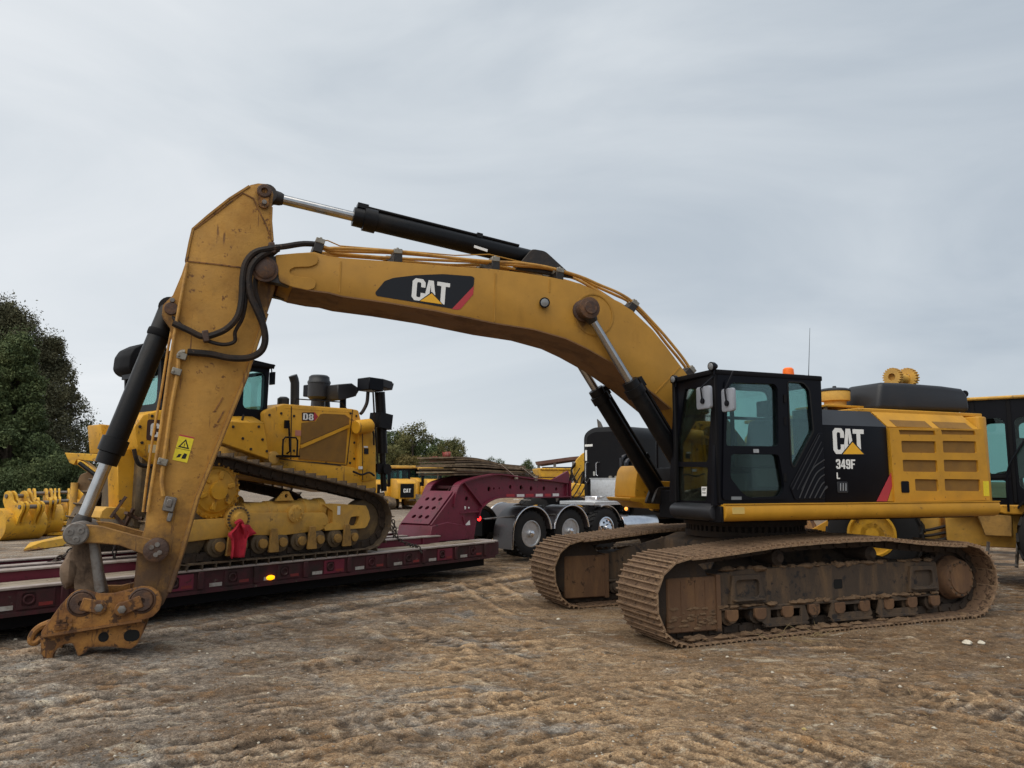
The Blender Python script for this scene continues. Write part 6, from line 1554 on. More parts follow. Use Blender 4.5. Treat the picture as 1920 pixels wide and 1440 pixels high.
for sd_ in (-1, 1):
    make_track(dz, DP, 46, 0.58, sd_ * 1.16, dmud, chain_mud, [(0.36, 0.012)], 0.065, 0.008, rail_y=0.12, rail_h=0.13)
    y = sd_ * 1.16
    so = sd_
    sp = MB(); teeth = []
    for k in range(26):
        a = 2 * PI * k / 26
        for da, rr in ((-0.08, SR - 0.05), (-0.03, SR), (0.03, SR), (0.08, SR - 0.05)): teeth.append((S[0] + rr * math.cos(a + da), S[1] + rr * math.sin(a + da)))
    sp.prism(teeth, y - 0.05, y + 0.05, 'y'); spo = sp.build('sprocket', dmud, dz)
    hu = MB(); hu.lathe([(0.40, -0.1), (0.40, 0.10), (0.37, 0.125), (0.33, 0.13), (0.30, 0.17), (0.24, 0.18), (0.20, 0.21), (0.13, 0.215), (0.125, 0.26), (0, 0.265)], (S[0], y, S[1]), (0, so, 0), 32); hu.build('final_drive', yel_new, dz)
    for k in range(6):
        a = 2 * PI * k / 6 + 0.3; m_ = MB(); m_.obox((S[0] + 0.22 * math.cos(a), y + so * 0.2, S[1] + 0.22 * math.sin(a)), (0.12, 0.05, 0.07), Matrix.Rotation(-a, 3, 'Y')); m_.build('hub_lug', yel_new, dz, 0.012)
    bb = MB()
    for k in range(30):
        a = 2 * PI * k / 30; bb.lathe([(0.018, 0.10), (0.018, 0.145), (0, 0.146)], (S[0] + 0.375 * math.cos(a), y, S[1] + 0.375 * math.sin(a)), (0, so, 0), 6)
    bb.build('hub_bolts', yel_new, dz)
    # roller frame
    yo = abs(y)
    ys0, ys1 = y - 0.20, y + 0.20
    rf_ = MB(); rf_.prism(round_poly([(-1.95, 0.36), (-1.95, 0.66), (-1.0, 0.68), (-0.85, 0.74), (0.55, 0.70), (0.62, 0.62), (0.62, 0.50), (0.5, 0.42), (-0.2, 0.38), (-0.9, 0.42)], 0.06), ys0, ys1, 'y'); rf_.build('roller_frame', yel_dusty, dz, 0.03, 2)
    rt_ = MB(); rt_.lathe([(0.10, -0.95), (0.155, -0.93), (0.155, -0.55), (0.17, -0.54), (0.17, -0.44), (0.155, -0.43), (0.155, 0.10), (0.175, 0.11), (0.175, 0.2), (0.155, 0.21), (0.155, 0.38), (0.17, 0.39), (0.17, 0.5), (0.11, 0.52)], (0.1, y, 0.745), (1, 0, 0.03), 22); rt_.build('recoil_tube', yel_dusty, dz)
    fkp = d_(-1.36, (607, 946), (622, 944), (686, 948), (691, 958), (694, 972), (689, 985), (684, 990), (610, 995), (606, 985), (624, 980), (624, 958)) if sd_ < 0 else d_(-1.36, (607, 946), (686, 948), (694, 972), (684, 990), (610, 995))
    c = D.y(665, 979, -1.36)
    fk = MB(); fk.prism(fkp, y + so * 0.13, y + so * 0.20, 'y', [round_poly([(c[0] - 0.13, c[1] - 0.05), (c[0] - 0.09, c[1] + 0.09), (c[0] + 0.11, c[1] + 0.10), (c[0] + 0.05, c[1] - 0.06)], 0.04)]); fk.build('idler_fork', yel_dusty, dz)
    fk = MB(); fk.prism(fkp, y - so * 0.20, y - so * 0.13, 'y'); fk.prism([(0.66, 0.46), (0.66, 0.74), (1.0, 0.72), (1.0, 0.48)], y - 0.14, y + 0.14, 'y'); fk.build('idler_yoke', yel_dusty, dz)
    for cx_ in (1.47, -1.77):
        iw = MB(); iw.lathe([(0.1, -0.12), (0.30, -0.11), (0.33, -0.10), (0.38, -0.09), (0.40, -0.05), (0.40, 0.05), (0.38, 0.09), (0.33, 0.10), (0.30, 0.11), (0.1, 0.12)], (cx_, y, 0.50), (0, 1, 0), 30); iw.build('idler', droll, dz)
    ca = MB(); ca.lathe([(0.13, 0.10), (0.14, 0.23), (0.12, 0.245), (0, 0.25)], (-0.02, y, 0.70), (0, so, 0), 20); ca.build('pivot_cap', yel_dusty, dz)
    cb2 = MB()
    for k in range(8): a = 2 * PI * k / 8; cb2.lathe([(0.018, 0), (0.018, 0.262), (0, 0.263)], (-0.02 + 0.095 * math.cos(a), y, 0.70 + 0.095 * math.sin(a)), (0, so, 0), 6)
    cb2.build('pivot_bolts', yel_dusty, dz)
    for k in range(8):
        x = -1.30 + k * 0.345
        r = MB(); r.lathe([(0.06, -0.25), (0.10, -0.24), (0.10, -0.20), (0.15, -0.19), (0.15, -0.1), (0.12, -0.09), (0.12, 0.09), (0.15, 0.1), (0.15, 0.19), (0.10, 0.20), (0.10, 0.24), (0.06, 0.25)], (x, y, 0.285), (0, 1, 0), 18); r.build('track_roller', droll, dz)
        c_ = MB(); c_.lathe([(0.07, 0.24), (0.07, 0.285), (0.03, 0.29), (0, 0.29)], (x, y, 0.285), (0, so, 0), 12)
        c_.build('roller_cap', dbrk, dz)
    for k in range(4):
        x = -1.13 + k * 0.69
        g_ = MB(); g_.prism(round_poly([(x - 0.05, 0.5), (x + 0.05, 0.5), (x + 0.09, 0.15), (x - 0.09, 0.15)], 0.02), y + so * 0.26, y + so * 0.30, 'y'); g_.build('bogie_bracket', dbrk, dz, 0.01)
    lu = MB(); lu.prism([(-0.32, 0.9), (-0.18, 1.04), (-0.10, 1.04), (0.0, 0.9)], y + so * 0.08, y + so * 0.13, 'y', [circ(-0.14, 0.97, 0.035, 10)]); lu.build('lifting_lug', yel_dusty, dz)
# trunnion with its ring of bolts
c = D.y(447, 973, -1.40)
tn = MB(); tn.lathe([(0.18, -0.1), (0.185, 0.02), (0.15, 0.04), (0.10, 0.05), (0.09, 0.12), (0, 0.125)], (c[0], -1.37, c[1]), (0, -1, 0), 26); tn.build('trunnion', yel_dusty, dz)
tb = MB()
for k in range(22): a = 2 * PI * k / 22; tb.lathe([(0.017, 0.0), (0.017, 0.05), (0, 0.052)], (c[0] + 0.16 * math.cos(a), -1.375, c[1] + 0.16 * math.sin(a)), (0, -1, 0), 6)
tb.build('trunnion_bolts', dmud, dz)
# body
YB2 = 0.86
bp_ = d_(-YB2, (495, 773), (502, 768), (533, 757), (661, 766.5), (673, 769), (678, 790), (697, 792), (703, 880), (702, 905), (694, 915), (650, 905), (540, 890), (500, 860))
hb = MB(); hb.prism(bp_, -YB2, YB2, 'y'); hb.build('hood', yel_new, dz, 0.03, 2)
ht = MB(); q = d_(-YB2, (534, 757), (660, 766)); ht.add([(q[0][0], -YB2 - 0.004, q[0][1] - 0.07), (q[1][0], -YB2 - 0.004, q[1][1] - 0.07), (q[1][0], -YB2 + 0.09, q[1][1] + 0.004), (q[0][0], -YB2 + 0.09, q[0][1] + 0.004), (q[0][0], YB2 - 0.09, q[0][1] + 0.004), (q[1][0], YB2 - 0.09, q[1][1] + 0.004)], [(0, 1, 2, 3), (3, 2, 5, 4)]); ht.build('hood_top', yel_new, dz)
gr = MB(); gr.prism(d_(-YB2, (565, 793), (592, 790), (600, 777), (606, 775.5), (646, 777.5), (655, 784), (653, 795), (563, 833)), -YB2 - 0.012, -YB2 - 0.002, 'y'); gr.build('side_grille', grille, dz)
gr = MB(); gr.prism(d_(-YB2, (561, 841), (651, 803.5), (646, 868), (559, 861)), -YB2 - 0.012, -YB2 - 0.002, 'y'); gr.build('side_grille', grille, dz)
gf = MB()
for pl in (((546, 762), (545, 864)), ((661, 768), (650, 872)), ((545, 864), (648, 876)), ((557, 864), (648, 872)), ((563, 833), (654, 795))):
    a, b = D.y(*pl[0], -YB2), D.y(*pl[1], -YB2); gf.bar((a[0], -YB2 - 0.004, a[1]), (b[0], -YB2 - 0.004, b[1]), 0.012, 0.012)
gf.build('panel_gap', grease, dz)
fr_ = MB()
for (p, q) in (((563, 838), (653, 799)),):
    a, b = D.y(*p, -YB2), D.y(*q, -YB2); fr_.bar((a[0], -YB2 - 0.010, a[1]), (b[0], -YB2 - 0.010, b[1]), 0.024, 0.05)
fr_.build('grille_bar', yel_new, dz)
bd = MB(); bd.prism(d_(-YB2, (566, 773.5), (590, 773), (596, 781), (590, 789), (566, 789)), -YB2 - 0.008, -YB2 - 0.002, 'y'); bd.build('badge', red_p, dz)
bd = MB(); bd.prism(d_(-YB2, (566, 773.5), (588, 773.2), (588, 788.8), (566, 789)), -YB2 - 0.0085, -YB2 - 0.002, 'y'); bd.build('badge_ground', decal_k, dz)
bl = MB(); a, b, c = D.y(567.5, 787, -YB2), D.y(587, 786.6, -YB2), D.y(567.5, 774.6, -YB2)
letters(bl, 'D8', (a[0], -YB2 - 0.0085, a[1]), (1, 0, 0), (0, 0, 1), c[1] - a[1], (b[0] - a[0]) * 0.46, (b[0] - a[0]) * 0.08, 0.004); bl.build('lettering', white_p, dz)
# radiator guard bulges, stickers, lower frame
rg2 = MB(); rg2.prism(round_poly(d_(-0.95, (678, 795), (690, 785), (703, 795), (706, 840), (706, 900), (680, 905), (673, 880)), 0.05), -0.95, 0.95, 'y'); rg2.build('radiator_guard', yel_new, dz, 0.04, 2)
lc = MB(); a = D.y(690, 800, -1.0); lc.lathe([(0.11, -0.2), (0.125, -0.16), (0.125, 0.12), (0.08, 0.17)], (a[0] - 0.1, -1.02, a[1]), (1, 0, 0.15), 16); lc.build('lift_trunnion', yel_new, dz)
lf_ = MB(); lf_.prism(round_poly(d_(-0.9, (505, 866), (515, 858), (640, 873), (704, 884), (704, 925), (640, 912), (505, 890)), 0.04), -0.92, 0.92, 'y'); lf_.build('main_frame', yel_new, dz, 0.03, 2)
for (px, py, w, h_, m_) in ((687, 846, 0.10, 0.10, decal_k), (686, 838, 0.09, 0.03, white_p), (676, 877, 0.09, 0.05, white_p), (559, 812, 0.12, 0.09, mat('pinkish_sticker', (0.5, 0.2, 0.15), 0.6)), (635, 962, 0, 0, white_p)):
    if w: a = D.y(px, py, -0.96 if px > 670 else -YB2); s2 = MB(); yy = -0.957 if px > 670 else -YB2 - 0.003; s2.box(a[0] - w / 2, a[0] + w / 2, yy - 0.004, yy, a[1] - h_ / 2, a[1] + h_ / 2); s2.build('sticker', m_, dz)
a = D.y(635, 957, -1.36); s2 = MB(); s2.box(a[0] - 0.03, a[0] + 0.03, -1.366, -1.362, a[1] - 0.07, a[1] + 0.07); s2.build('sticker', white_p, dz)
# side tank in front of the cab door, step and grab rails
tk_ = MB(); tk_.prism(d_(-1.02, (405, 792), (430, 789), (495, 793), (505, 855), (503, 862), (415, 831), (400, 826)), -1.02, -0.80, 'y'); tk_.build('side_tank', yel_new, dz, 0.015)
q = d_(-1.02, (402, 791), (495, 793)); w2 = d_(-0.72, (415, 778), (470, 778))
tt = MB(); tt.add([(q[0][0], -1.02, q[0][1]), (q[1][0], -1.02, q[1][1]), (w2[1][0], -0.70, w2[1][1] + 0.0), (w2[0][0], -0.70, w2[0][1])], [(0, 1, 2, 3)]); tto = tt.build('tank_top', yel_new, dz); md_ = tto.modifiers.new('t', 'SOLIDIFY'); md_.thickness = 0.02
stp = MB()
a = D.y(536, 855, -1.05); stp.box(a[0] - 0.16, a[0] + 0.16, -1.2, -0.86, a[1] - 0.02, a[1] + 0.01)
for xx in (-0.14, 0.13): stp.cyl((a[0] + xx, -1.16, a[1]), (a[0] + xx, -1.16, a[1] + 0.26), 0.014, n=8)
stp.tube([(a[0] - 0.14, -1.16, a[1] + 0.24), (a[0] - 0.1, -1.16, a[1] + 0.29), (a[0] + 0.1, -1.16, a[1] + 0.29), (a[0] + 0.13, -1.16, a[1] + 0.24)], 0.014, 8)
stp.build('step', black, dz)
gr_ = MB(); b = D.y(541, 790, -0.93); e3 = D.y(543, 850, -0.93); gr_.tube([(b[0], -0.86, b[1]), (b[0], -0.94, b[1] - 0.03), (e3[0], -0.94, e3[1] + 0.03), (e3[0], -0.86, e3[1])], 0.016, 8); gr_.obox((b[0] - 0.03, -0.93, b[1] - 0.05), (0.07, 0.05, 0.13), Matrix.Identity(3)); gr_.build('grab_rail', black, dz)
ek = MB(); a = D.y(513, 858, -1.0); ek.lathe([(0.09, -0.1), (0.10, 0.06), (0.05, 0.07), (0, 0.06)], (a[0], -0.95, a[1]), (0, -1, 0), 16); ek.build('hose_guard', yel_dusty, dz)
# cab
YC = 0.76
cp_ = d_(-YC, (300, 664), (511, 684), (497, 772), (490, 790), (312, 785))
w1 = round_poly(d_(-YC, (456, 710), (468, 712), (473, 725), (472, 755), (458, 752)), 0.05); w2 = round_poly(d_(-YC, (484, 708), (489.5, 709), (489, 757), (483, 756)), 0.04)
w3 = round_poly(d_(-YC, (312, 690), (440, 702), (440, 768), (314, 766)), 0.06)
cx_hi = cp_[1][0] - 0.05; cx_lo = cp_[0][0]
cpoly = [(cx_lo + 0.02, cp_[0][1] - 0.06), (cx_hi, cp_[1][1] - 0.05), (cx_hi - 0.02, 2.05), (cx_lo + 0.08, 2.05)]
w1b = [(p[0], p[1]) for p in rrect(cx_hi - 0.45, cx_hi - 0.06, 2.32, 2.92, 0.08)]; w3b = rrect(cx_lo + 0.15, cx_hi - 0.55, 2.3, 2.92, 0.1)
cw_ = MB()
YF2 = 0.36
for y0, y1 in ((-YC, -YC + 0.04), (YF2 - 0.04, YF2)): cw_.prism(cpoly, y0, y1, 'y', [w1b, w3b])
ww = rrect(-0.62, 0.22, 2.3, 2.95, 0.1)
for x0 in (cx_hi - 0.045, cx_lo + 0.06): cw_.prism([(-YC + 0.041, 2.06), (YF2 - 0.041, 2.06), (YF2 - 0.041, cpoly[0][1] - 0.01), (-YC + 0.041, cpoly[0][1] - 0.01)], x0, x0 + 0.035, 'x', [ww])
dcab = cw_.build('cab', black, dz)
rf2 = MB(); rf2.prism(d_(-YC, (296, 662), (320, 657), (490, 680), (514, 684), (511, 692), (300, 673)), -YC - 0.06, YF2 + 0.06, 'y'); rf2.build('cab_roof', black_matte, dcab, 0.025, 2)
for w in (w1b, w3b):
    for yy in (-YC + 0.018, YF2 - 0.022):
        p = MB(); p.prism(inset(w, -0.012), yy, yy + 0.005, 'y'); p.build('window_pane', pane_cab, dcab, smooth=0)
for x0 in (cx_hi - 0.03, cx_lo + 0.07):
    p = MB(); p.prism(inset(ww, -0.012), x0, x0 + 0.005, 'x'); p.build('window_pane', pane_cab, dcab, smooth=0)
cs_ = MB(); cs_.box(cx_lo + 0.5, cx_lo + 0.7, -0.3, 0.3, 2.1, 2.8); cs_.box(cx_lo + 0.5, cx_lo + 1.0, -0.3, 0.3, 2.06, 2.3); cs_.build('seat', seat_m, dcab, 0.05, 2)
bs_ = MB(); bs_.prism(d_(-YC, (312, 785), (490, 793), (497, 770), (500, 800), (440, 830), (300, 820)), -YC, YF2, 'y'); bs_.build('cab_base', black, dz)
gl_ = MB(); P = [D.y(p[0], p[1], -YC) for p in ((470, 676), (512, 686), (509, 692), (505, 700))]
gl_.tube([(q[0], -YC - 0.05, q[1]) for q in P[:3]], 0.012, 6); gl_.tube([(q[0], YF2, q[1]) for q in P[:3]], 0.012, 6); gl_.tube([(P[1][0], -YC - 0.05, P[1][1]), (P[1][0], YF2, P[1][1])], 0.012, 6); gl_.build('roof_rail', black, dcab)
ac = MB(); ac.prism(round_poly([D.y(p[0], p[1], 0) for p in ((228, 690), (231, 668), (240, 655), (262, 645), (300, 652), (300, 708), (262, 707), (240, 704), (232, 698))], 0.03), -0.22, 0.30, 'y'); ac.build('roof_unit', black_matte, dz, 0.03, 2)
acp = MB(); acp.box(cx_lo - 0.10, cx_lo + 0.05, -0.15, 0.15, cpoly[0][1] - 0.25, cpoly[0][1]); acp.build('unit_bracket', black, dz)
# fuel tank and rear
ftp = d_(-0.92, (252, 800), (269, 777), (300, 769), (420, 772), (422, 835), (340, 862), (290, 872), (258, 842))
ft_ = MB(); ft_.prism(ftp, -0.92, -0.25, 'y'); ft_.build('fuel_tank', yel_new, dz, 0.04, 2)
tb2 = MB(); a = D.y(285, 828, -0.92)
lg_ = MB(); p0, p1, p2 = D.y(281, 819, -0.92), D.y(298, 819, -0.92), D.y(281, 793, -0.92); letters(lg_, 'C', (p0[0], -0.924, p0[1]), (1, 0, 0), (0, 0, 1), p2[1] - p0[1], (p1[0] - p0[0]), 0, 0.006); lg_.build('lettering', white_p, dz)
lk_ = MB(); lk_.prism(round_poly([(p0[0] - 0.05, p0[1] - 0.05), (p1[0] + 0.5, p0[1] - 0.05), (p1[0] + 0.5, p2[1] + 0.05), (p0[0] - 0.05, p2[1] + 0.05)], 0.04), -0.924, -0.9205, 'y'); lk_.build('emblem_ground', mat('emblem_brown', (0.06, 0.025, 0.015), 0.5), dz)
sq_ = MB(); a = D.y(286, 842, -0.92); sq_.box(a[0] - 0.06, a[0] + 0.10, -0.9245, -0.921, a[1] - 0.05, a[1] + 0.06); sq_.build('sticker', mat('cream_sticker', (0.6, 0.5, 0.3), 0.6), dz)
rr_ = MB(); rr_.prism(d_(-0.66, (219, 842), (262, 840), (272, 866), (300, 880), (300, 975), (222, 958)), -0.66, -0.36, 'y'); rr_.build('rear_guard', yel_new, dz, 0.012)
rr_ = MB(); rr_.prism(d_(-0.70, (200, 950), (236, 952), (236, 968), (232, 975), (188, 972), (190, 958)), -0.70, -0.2, 'y'); rr_.build('rear_ledge', yel_dusty, dz, 0.012)
rr_ = MB(); rr_.prism(d_(-0.5, (207, 793), (252, 798), (252, 846), (212, 850)), -0.2, 0.25, 'y'); rr_.build('rear_tank', yel_new, dz, 0.03, 2)
tr_ = MB(); tr_.box(-2.2, -1.6, -0.8, 0.3, 0.55, 1.85); tr_.build('rear_case', droll, dz, 0.04)
db_ = MB(); Rd = np.random.default_rng(9); c0 = D.y(260, 966, -0.85)
for k in range(9):
    a = Vector((c0[0] + Rd.uniform(-0.25, 0.2), -0.85 + Rd.uniform(-0.1, 0.1), c0[1] + Rd.uniform(-0.12, 0.12))); d2 = Vector((Rd.normal(), Rd.normal() * 0.3, Rd.normal() * 0.4)).normalized()
    db_.bar(a - d2 * 0.16, a + d2 * 0.16, 0.05, 0.035)
db_.build('ripper_linkage', rust, dz, kind='stuff')
for px, py in ((226, 850), (226, 940), (262, 850), (290, 885), (290, 960)):
    a = D.y(px, py, -0.66); b_h = MB(); b_h.lathe([(0.024, -0.001), (0.024, 0.012), (0, 0.014)], (a[0], -0.661, a[1]), (0, -1, 0), 6); b_h.build('guard_bolt', grease, dz)
hz = MB(); hz.tube(smooth_path([(D.y(p[0], p[1], -0.96)[0], -0.96, D.y(p[0], p[1], -0.96)[1]) for p in ((251, 842), (256, 862), (264, 872), (285, 874))], 4), 0.03, 8); hz.build('rear_hose', hose_m, dz)
def bolt_row(pts, yy, nm='bolt_heads'):
    m_ = MB()
    for px, py in pts:
        a = D.y(px, py, yy); m_.lathe([(0.022, -0.002), (0.022, 0.012), (0, 0.014)], (a[0], yy, a[1]), (0, -1, 0), 6)
    m_.build(nm, grease, dz, kind='stuff')
bolt_row([(505, 778), (527, 775), (551, 780), (551, 845), (505, 850), (520, 865), (657, 775), (668, 780), (656, 868), (665, 800), (664, 830), (664, 860), (666, 884), (612, 880), (575, 874)], -YB2 - 0.001)
bolt_row([(455, 822), (492, 824), (437, 800), (485, 800), (470, 842), (500, 846)], -1.021)
bolt_row([(262, 800), (266, 830), (300, 850), (318, 776), (318, 850), (285, 780)], -0.921)
for (p0, p1) in (((680, 812), (680, 900)), ((500, 858), (640, 873))):
    a, b = D.y(*p0, -0.955 if p0[0] > 600 else -0.925), D.y(*p1, -0.955 if p0[0] > 600 else -0.925); yy = -0.952 if p0[0] > 600 else -0.922
    m_ = MB(); m_.bar((a[0], yy, a[1]), (b[0], yy, b[1]), 0.008, 0.012); m_.build('panel_gap', grease, dz)
for yy, pts in ((-0.97, ((684, 792), (692, 800), (698, 812), (699, 835))), (-0.90, ((455, 778), (450, 800), (458, 830), (480, 850), (505, 862))), (-0.98, ((660, 884), (676, 890), (690, 886), (700, 892)))):
    m_ = MB(); m_.tube(smooth_path([(D.y(q[0], q[1], yy)[0], yy - 0.03, D.y(q[0], q[1], yy)[1]) for q in pts], 5), 0.018, 7); m_.build('hydraulic_hose', hose_m, dz)
fc = MB(); a = D.y(300, 772, -0.5); fc.lathe([(0.11, -0.05), (0.11, 0.03), (0.08, 0.06), (0, 0.06)], (a[0], -0.5, ftp[2][1]), (0, 0, 1), 16); fc.build('fuel_cap', grease, dz)
mr_d = MB(); a = D.y(513, 700, -0.95); mr_d.tube([(D.y(509, 690, -0.8)[0], -0.80, D.y(509, 690, -0.8)[1]), (a[0], -0.9, a[1] + 0.02)], 0.010, 6); mr_d.obox((a[0], -0.92, a[1] - 0.08), (0.03, 0.12, 0.2), Matrix.Identity(3)); mr_d.build('mirror', black, dz)
# exhaust, precleaner, lights, lift cylinders
ex = MB(); a, b, c = D.y(553, 757, -0.35), D.y(553, 718, -0.35), D.y(549, 704, -0.35)
ex.tube([(a[0], -0.35, a[1] - 0.1), (b[0], -0.35, b[1]), (b[0] - 0.02, -0.35, b[1] + 0.06), (c[0], -0.35, c[1])], [0.075, 0.075, 0.078, 0.075], 16); ex.build('exhaust_stack', hood_grey, dz)
a = D.y(597, 757, 0); b = D.y(597, 712, 0)
pc = MB(); pc.cyl((a[0], 0, a[1] - 0.1), (a[0], 0, a[1] + 0.15), 0.12, n=18); pc.lathe([(0.16, 0.0), (0.20, 0.04), (0.20, 0.31)], (a[0], 0, a[1] + 0.08), (0, 0, 1), 24); pc.lathe([(0.21, 0.30), (0.21, 0.33), (0.19, 0.36), (0.185, 0.42), (0.15, 0.45), (0, 0.46)], (a[0], 0, a[1] + 0.07), (0, 0, 1), 24); pc.build('precleaner', hood_grey, dz)
sl2 = MB(); sl2.prism([D.y(p[0], p[1], -0.3) for p in ((620, 722), (647, 720), (660, 729), (660, 736), (652, 745), (625, 752), (620, 750))], -0.5, -0.1, 'y'); slo = sl2.build('lamp_box', hood_grey, dz, 0.015)
a = D.y(655, 738, -0.3); q = MB(); q.obox((a[0] + 0.05, -0.3, a[1]), (0.02, 0.3, 0.12), Matrix.Rotation(0.5, 3, 'Y')); q.build('lamp_lens', lens_m, slo)
lp = MB(); a, b = D.y(643, 766, -0.3), D.y(643, 746, -0.3); lp.cyl((a[0], -0.3, a[1] - 0.05), (b[0], -0.3, b[1] + 0.05), 0.06, n=12); lp.build('lamp_post', black, dz)
hr_ = MB(); P = [D.y(p[0], p[1], -0.7) for p in ((552, 762), (555, 748), (640, 754), (651, 768))]; hr_.tube([(q[0], -0.7, q[1]) for q in P], 0.011, 6); hr_.build('hood_rail', black, dz)
cap = MB(); a = D.y(531, 754, -0.3); cap.lathe([(0.1, -0.1), (0.1, 0.06), (0.06, 0.09), (0, 0.09)], (a[0], -0.3, a[1]), (0, 0, 1), 8); cap.build('filler_cap', hood_grey, dz)
YL = -0.80
for ys in (1, -1):
    yy = YL * ys
    cy2 = MB(); P = [D.y(p[0], p[1], YL) for p in ((712, 735), (714.5, 780), (717, 850), (720, 905))]
    cy2.tube([(P[0][0], yy, P[0][1]), (P[1][0], yy, P[1][1]), (P[2][0], yy, P[2][1])], 0.095, 18)
    cy2.tube([(P[2][0], yy, P[2][1]), (P[3][0], yy, P[3][1] - 0.15)], 0.055, 14)
    yk_ = D.y(714, 790, YL); cy2.obox((yk_[0], yy, yk_[1]), (0.30, 0.30, 0.28), Matrix.Rotation(0.12, 3, 'Y'))
    ep = D.y(720, 880, YL); cy2.lathe([(0.10, -0.1), (0.10, 0.1)], (ep[0], yy, ep[1]), (0, 1, 0), 14); cy2.obox((ep[0] - 0.1, yy, ep[1] + 0.02), (0.24, 0.12, 0.16), Matrix.Identity(3))
    co = cy2.build('lift_cylinder', black_cyl, dz)
    bx_ = MB(); a, b = D.y(681, 708, YL), D.y(708, 735, YL); bx_.box(a[0], b[0], yy - 0.17, yy + 0.17, b[1], a[1]); bx_.build('cylinder_lamp_box', black, dz, 0.015)
    a2, b2 = D.y(709, 711, YL), D.y(729, 732, YL); lb = MB(); lb.prism([(a2[0] - 0.02, b2[1] + 0.03), (a2[0] - 0.02, a2[1]), (b2[0] - 0.04, a2[1] - 0.03), (b2[0], a2[1] - 0.1), (b2[0] - 0.05, b2[1])], yy - 0.14, yy + 0.14, 'y'); lbo = lb.build('lift_lamp', hood_grey, dz, 0.012)
    q = MB(); q.obox((b2[0] - 0.005, yy, (a2[1] + b2[1]) / 2 - 0.03), (0.02, 0.22, 0.13), Matrix.Rotation(0.3, 3, 'Y')); q.build('lamp_lens', lens_m, lbo)
    ho = MB(); P = [D.y(p[0], p[1], YL) for p in ((690, 735), (688, 755), (681, 770), (676, 776))]; ho.tube(smooth_path([(q[0], yy, q[1]) for q in P], 4), 0.032, 8); ho.build('lift_hose', hose_m, dz)
    pi2 = MB(); P = [D.y(p[0], p[1], YL) for p in ((696, 735), (699, 790), (705, 870))]; pi2.tube([(q[0], yy - 0.05, q[1]) for q in P], 0.016, 6); pi2.build('lift_pipe', hose_m, dz)

# red cloth tied over the trunnion
fl = thing('red_flag', 'red warning cloth tied over the trunnion of the loaded dozer', 'flag', D)
P = [D.y(p[0], p[1], -1.5) for p in ((426, 992), (450, 978), (478, 1000), (462, 1012), (463, 1043), (433, 1046), (430, 1010))]
x0, x1 = P[6][0], P[3][0]; zt2, zb2 = P[1][1], P[5][1]
vs = []; fs = []; nu, nv = 12, 14
for j in range(nv + 1):
    v = j / nv
    for i in range(nu + 1):
        u = i / nu
        w = 0.25 + 0.75 * min(1, v * 3.2)
        spread = 1.0 + 0.45 * math.exp(-((v - 0.30) / 0.12) ** 2)
        x = (x0 + x1) / 2 + (u - 0.5) * (x1 - x0) * w * spread
        z = zt2 + (zb2 - zt2) * v - 0.05 * abs(u - 0.5) * math.exp(-v * 2)
        y = -1.52 - 0.05 * math.sin(u * 9 + v * 2) * (0.3 + v) - 0.03 * math.sin(u * 17)
        vs.append((x, y, z))
for j in range(nv):
    for i in range(nu): a = j * (nu + 1) + i; fs.append((a, a + nu + 1, a + nu + 2, a + 1))
cl = MB().add(vs, fs).build('cloth', flag_m, fl, smooth=60); md_ = cl.modifiers.new('t', 'SOLIDIFY'); md_.thickness = 0.006
a, b, c_, d2_ = [D.y(q[0], q[1], -1.56) for q in ((452, 983), (470, 984), (480, 1000), (460, 1012))]
vs = []; fs = []
for j in range(5):
    for i in range(5):
        u, v = i / 4, j / 4
        t_ = [a[k] * (1 - u) * (1 - v) + b[k] * u * (1 - v) + c_[k] * u * v + d2_[k] * (1 - u) * v for k in (0, 1)]
        vs.append((t_[0], -1.56 - 0.03 * math.sin(u * 4 + v * 3), t_[1]))
for j in range(4):
    for i in range(4): q = j * 5 + i; fs.append((q, q + 5, q + 6, q + 1))
cl = MB().add(vs, fs).build('cloth_corner', flag_m, fl, smooth=60); md_ = cl.modifiers.new('t', 'SOLIDIFY'); md_.thickness = 0.006
kn = MB(); kn.tube(smooth_path([((x0 + x1) / 2 - 0.05, -1.5, zt2 - 0.03), ((x0 + x1) / 2, -1.53, zt2 + 0.01), ((x0 + x1) / 2 + 0.06, -1.5, zt2 - 0.04)], 4), 0.03, 8); kn.build('knot', flag_m, fl)

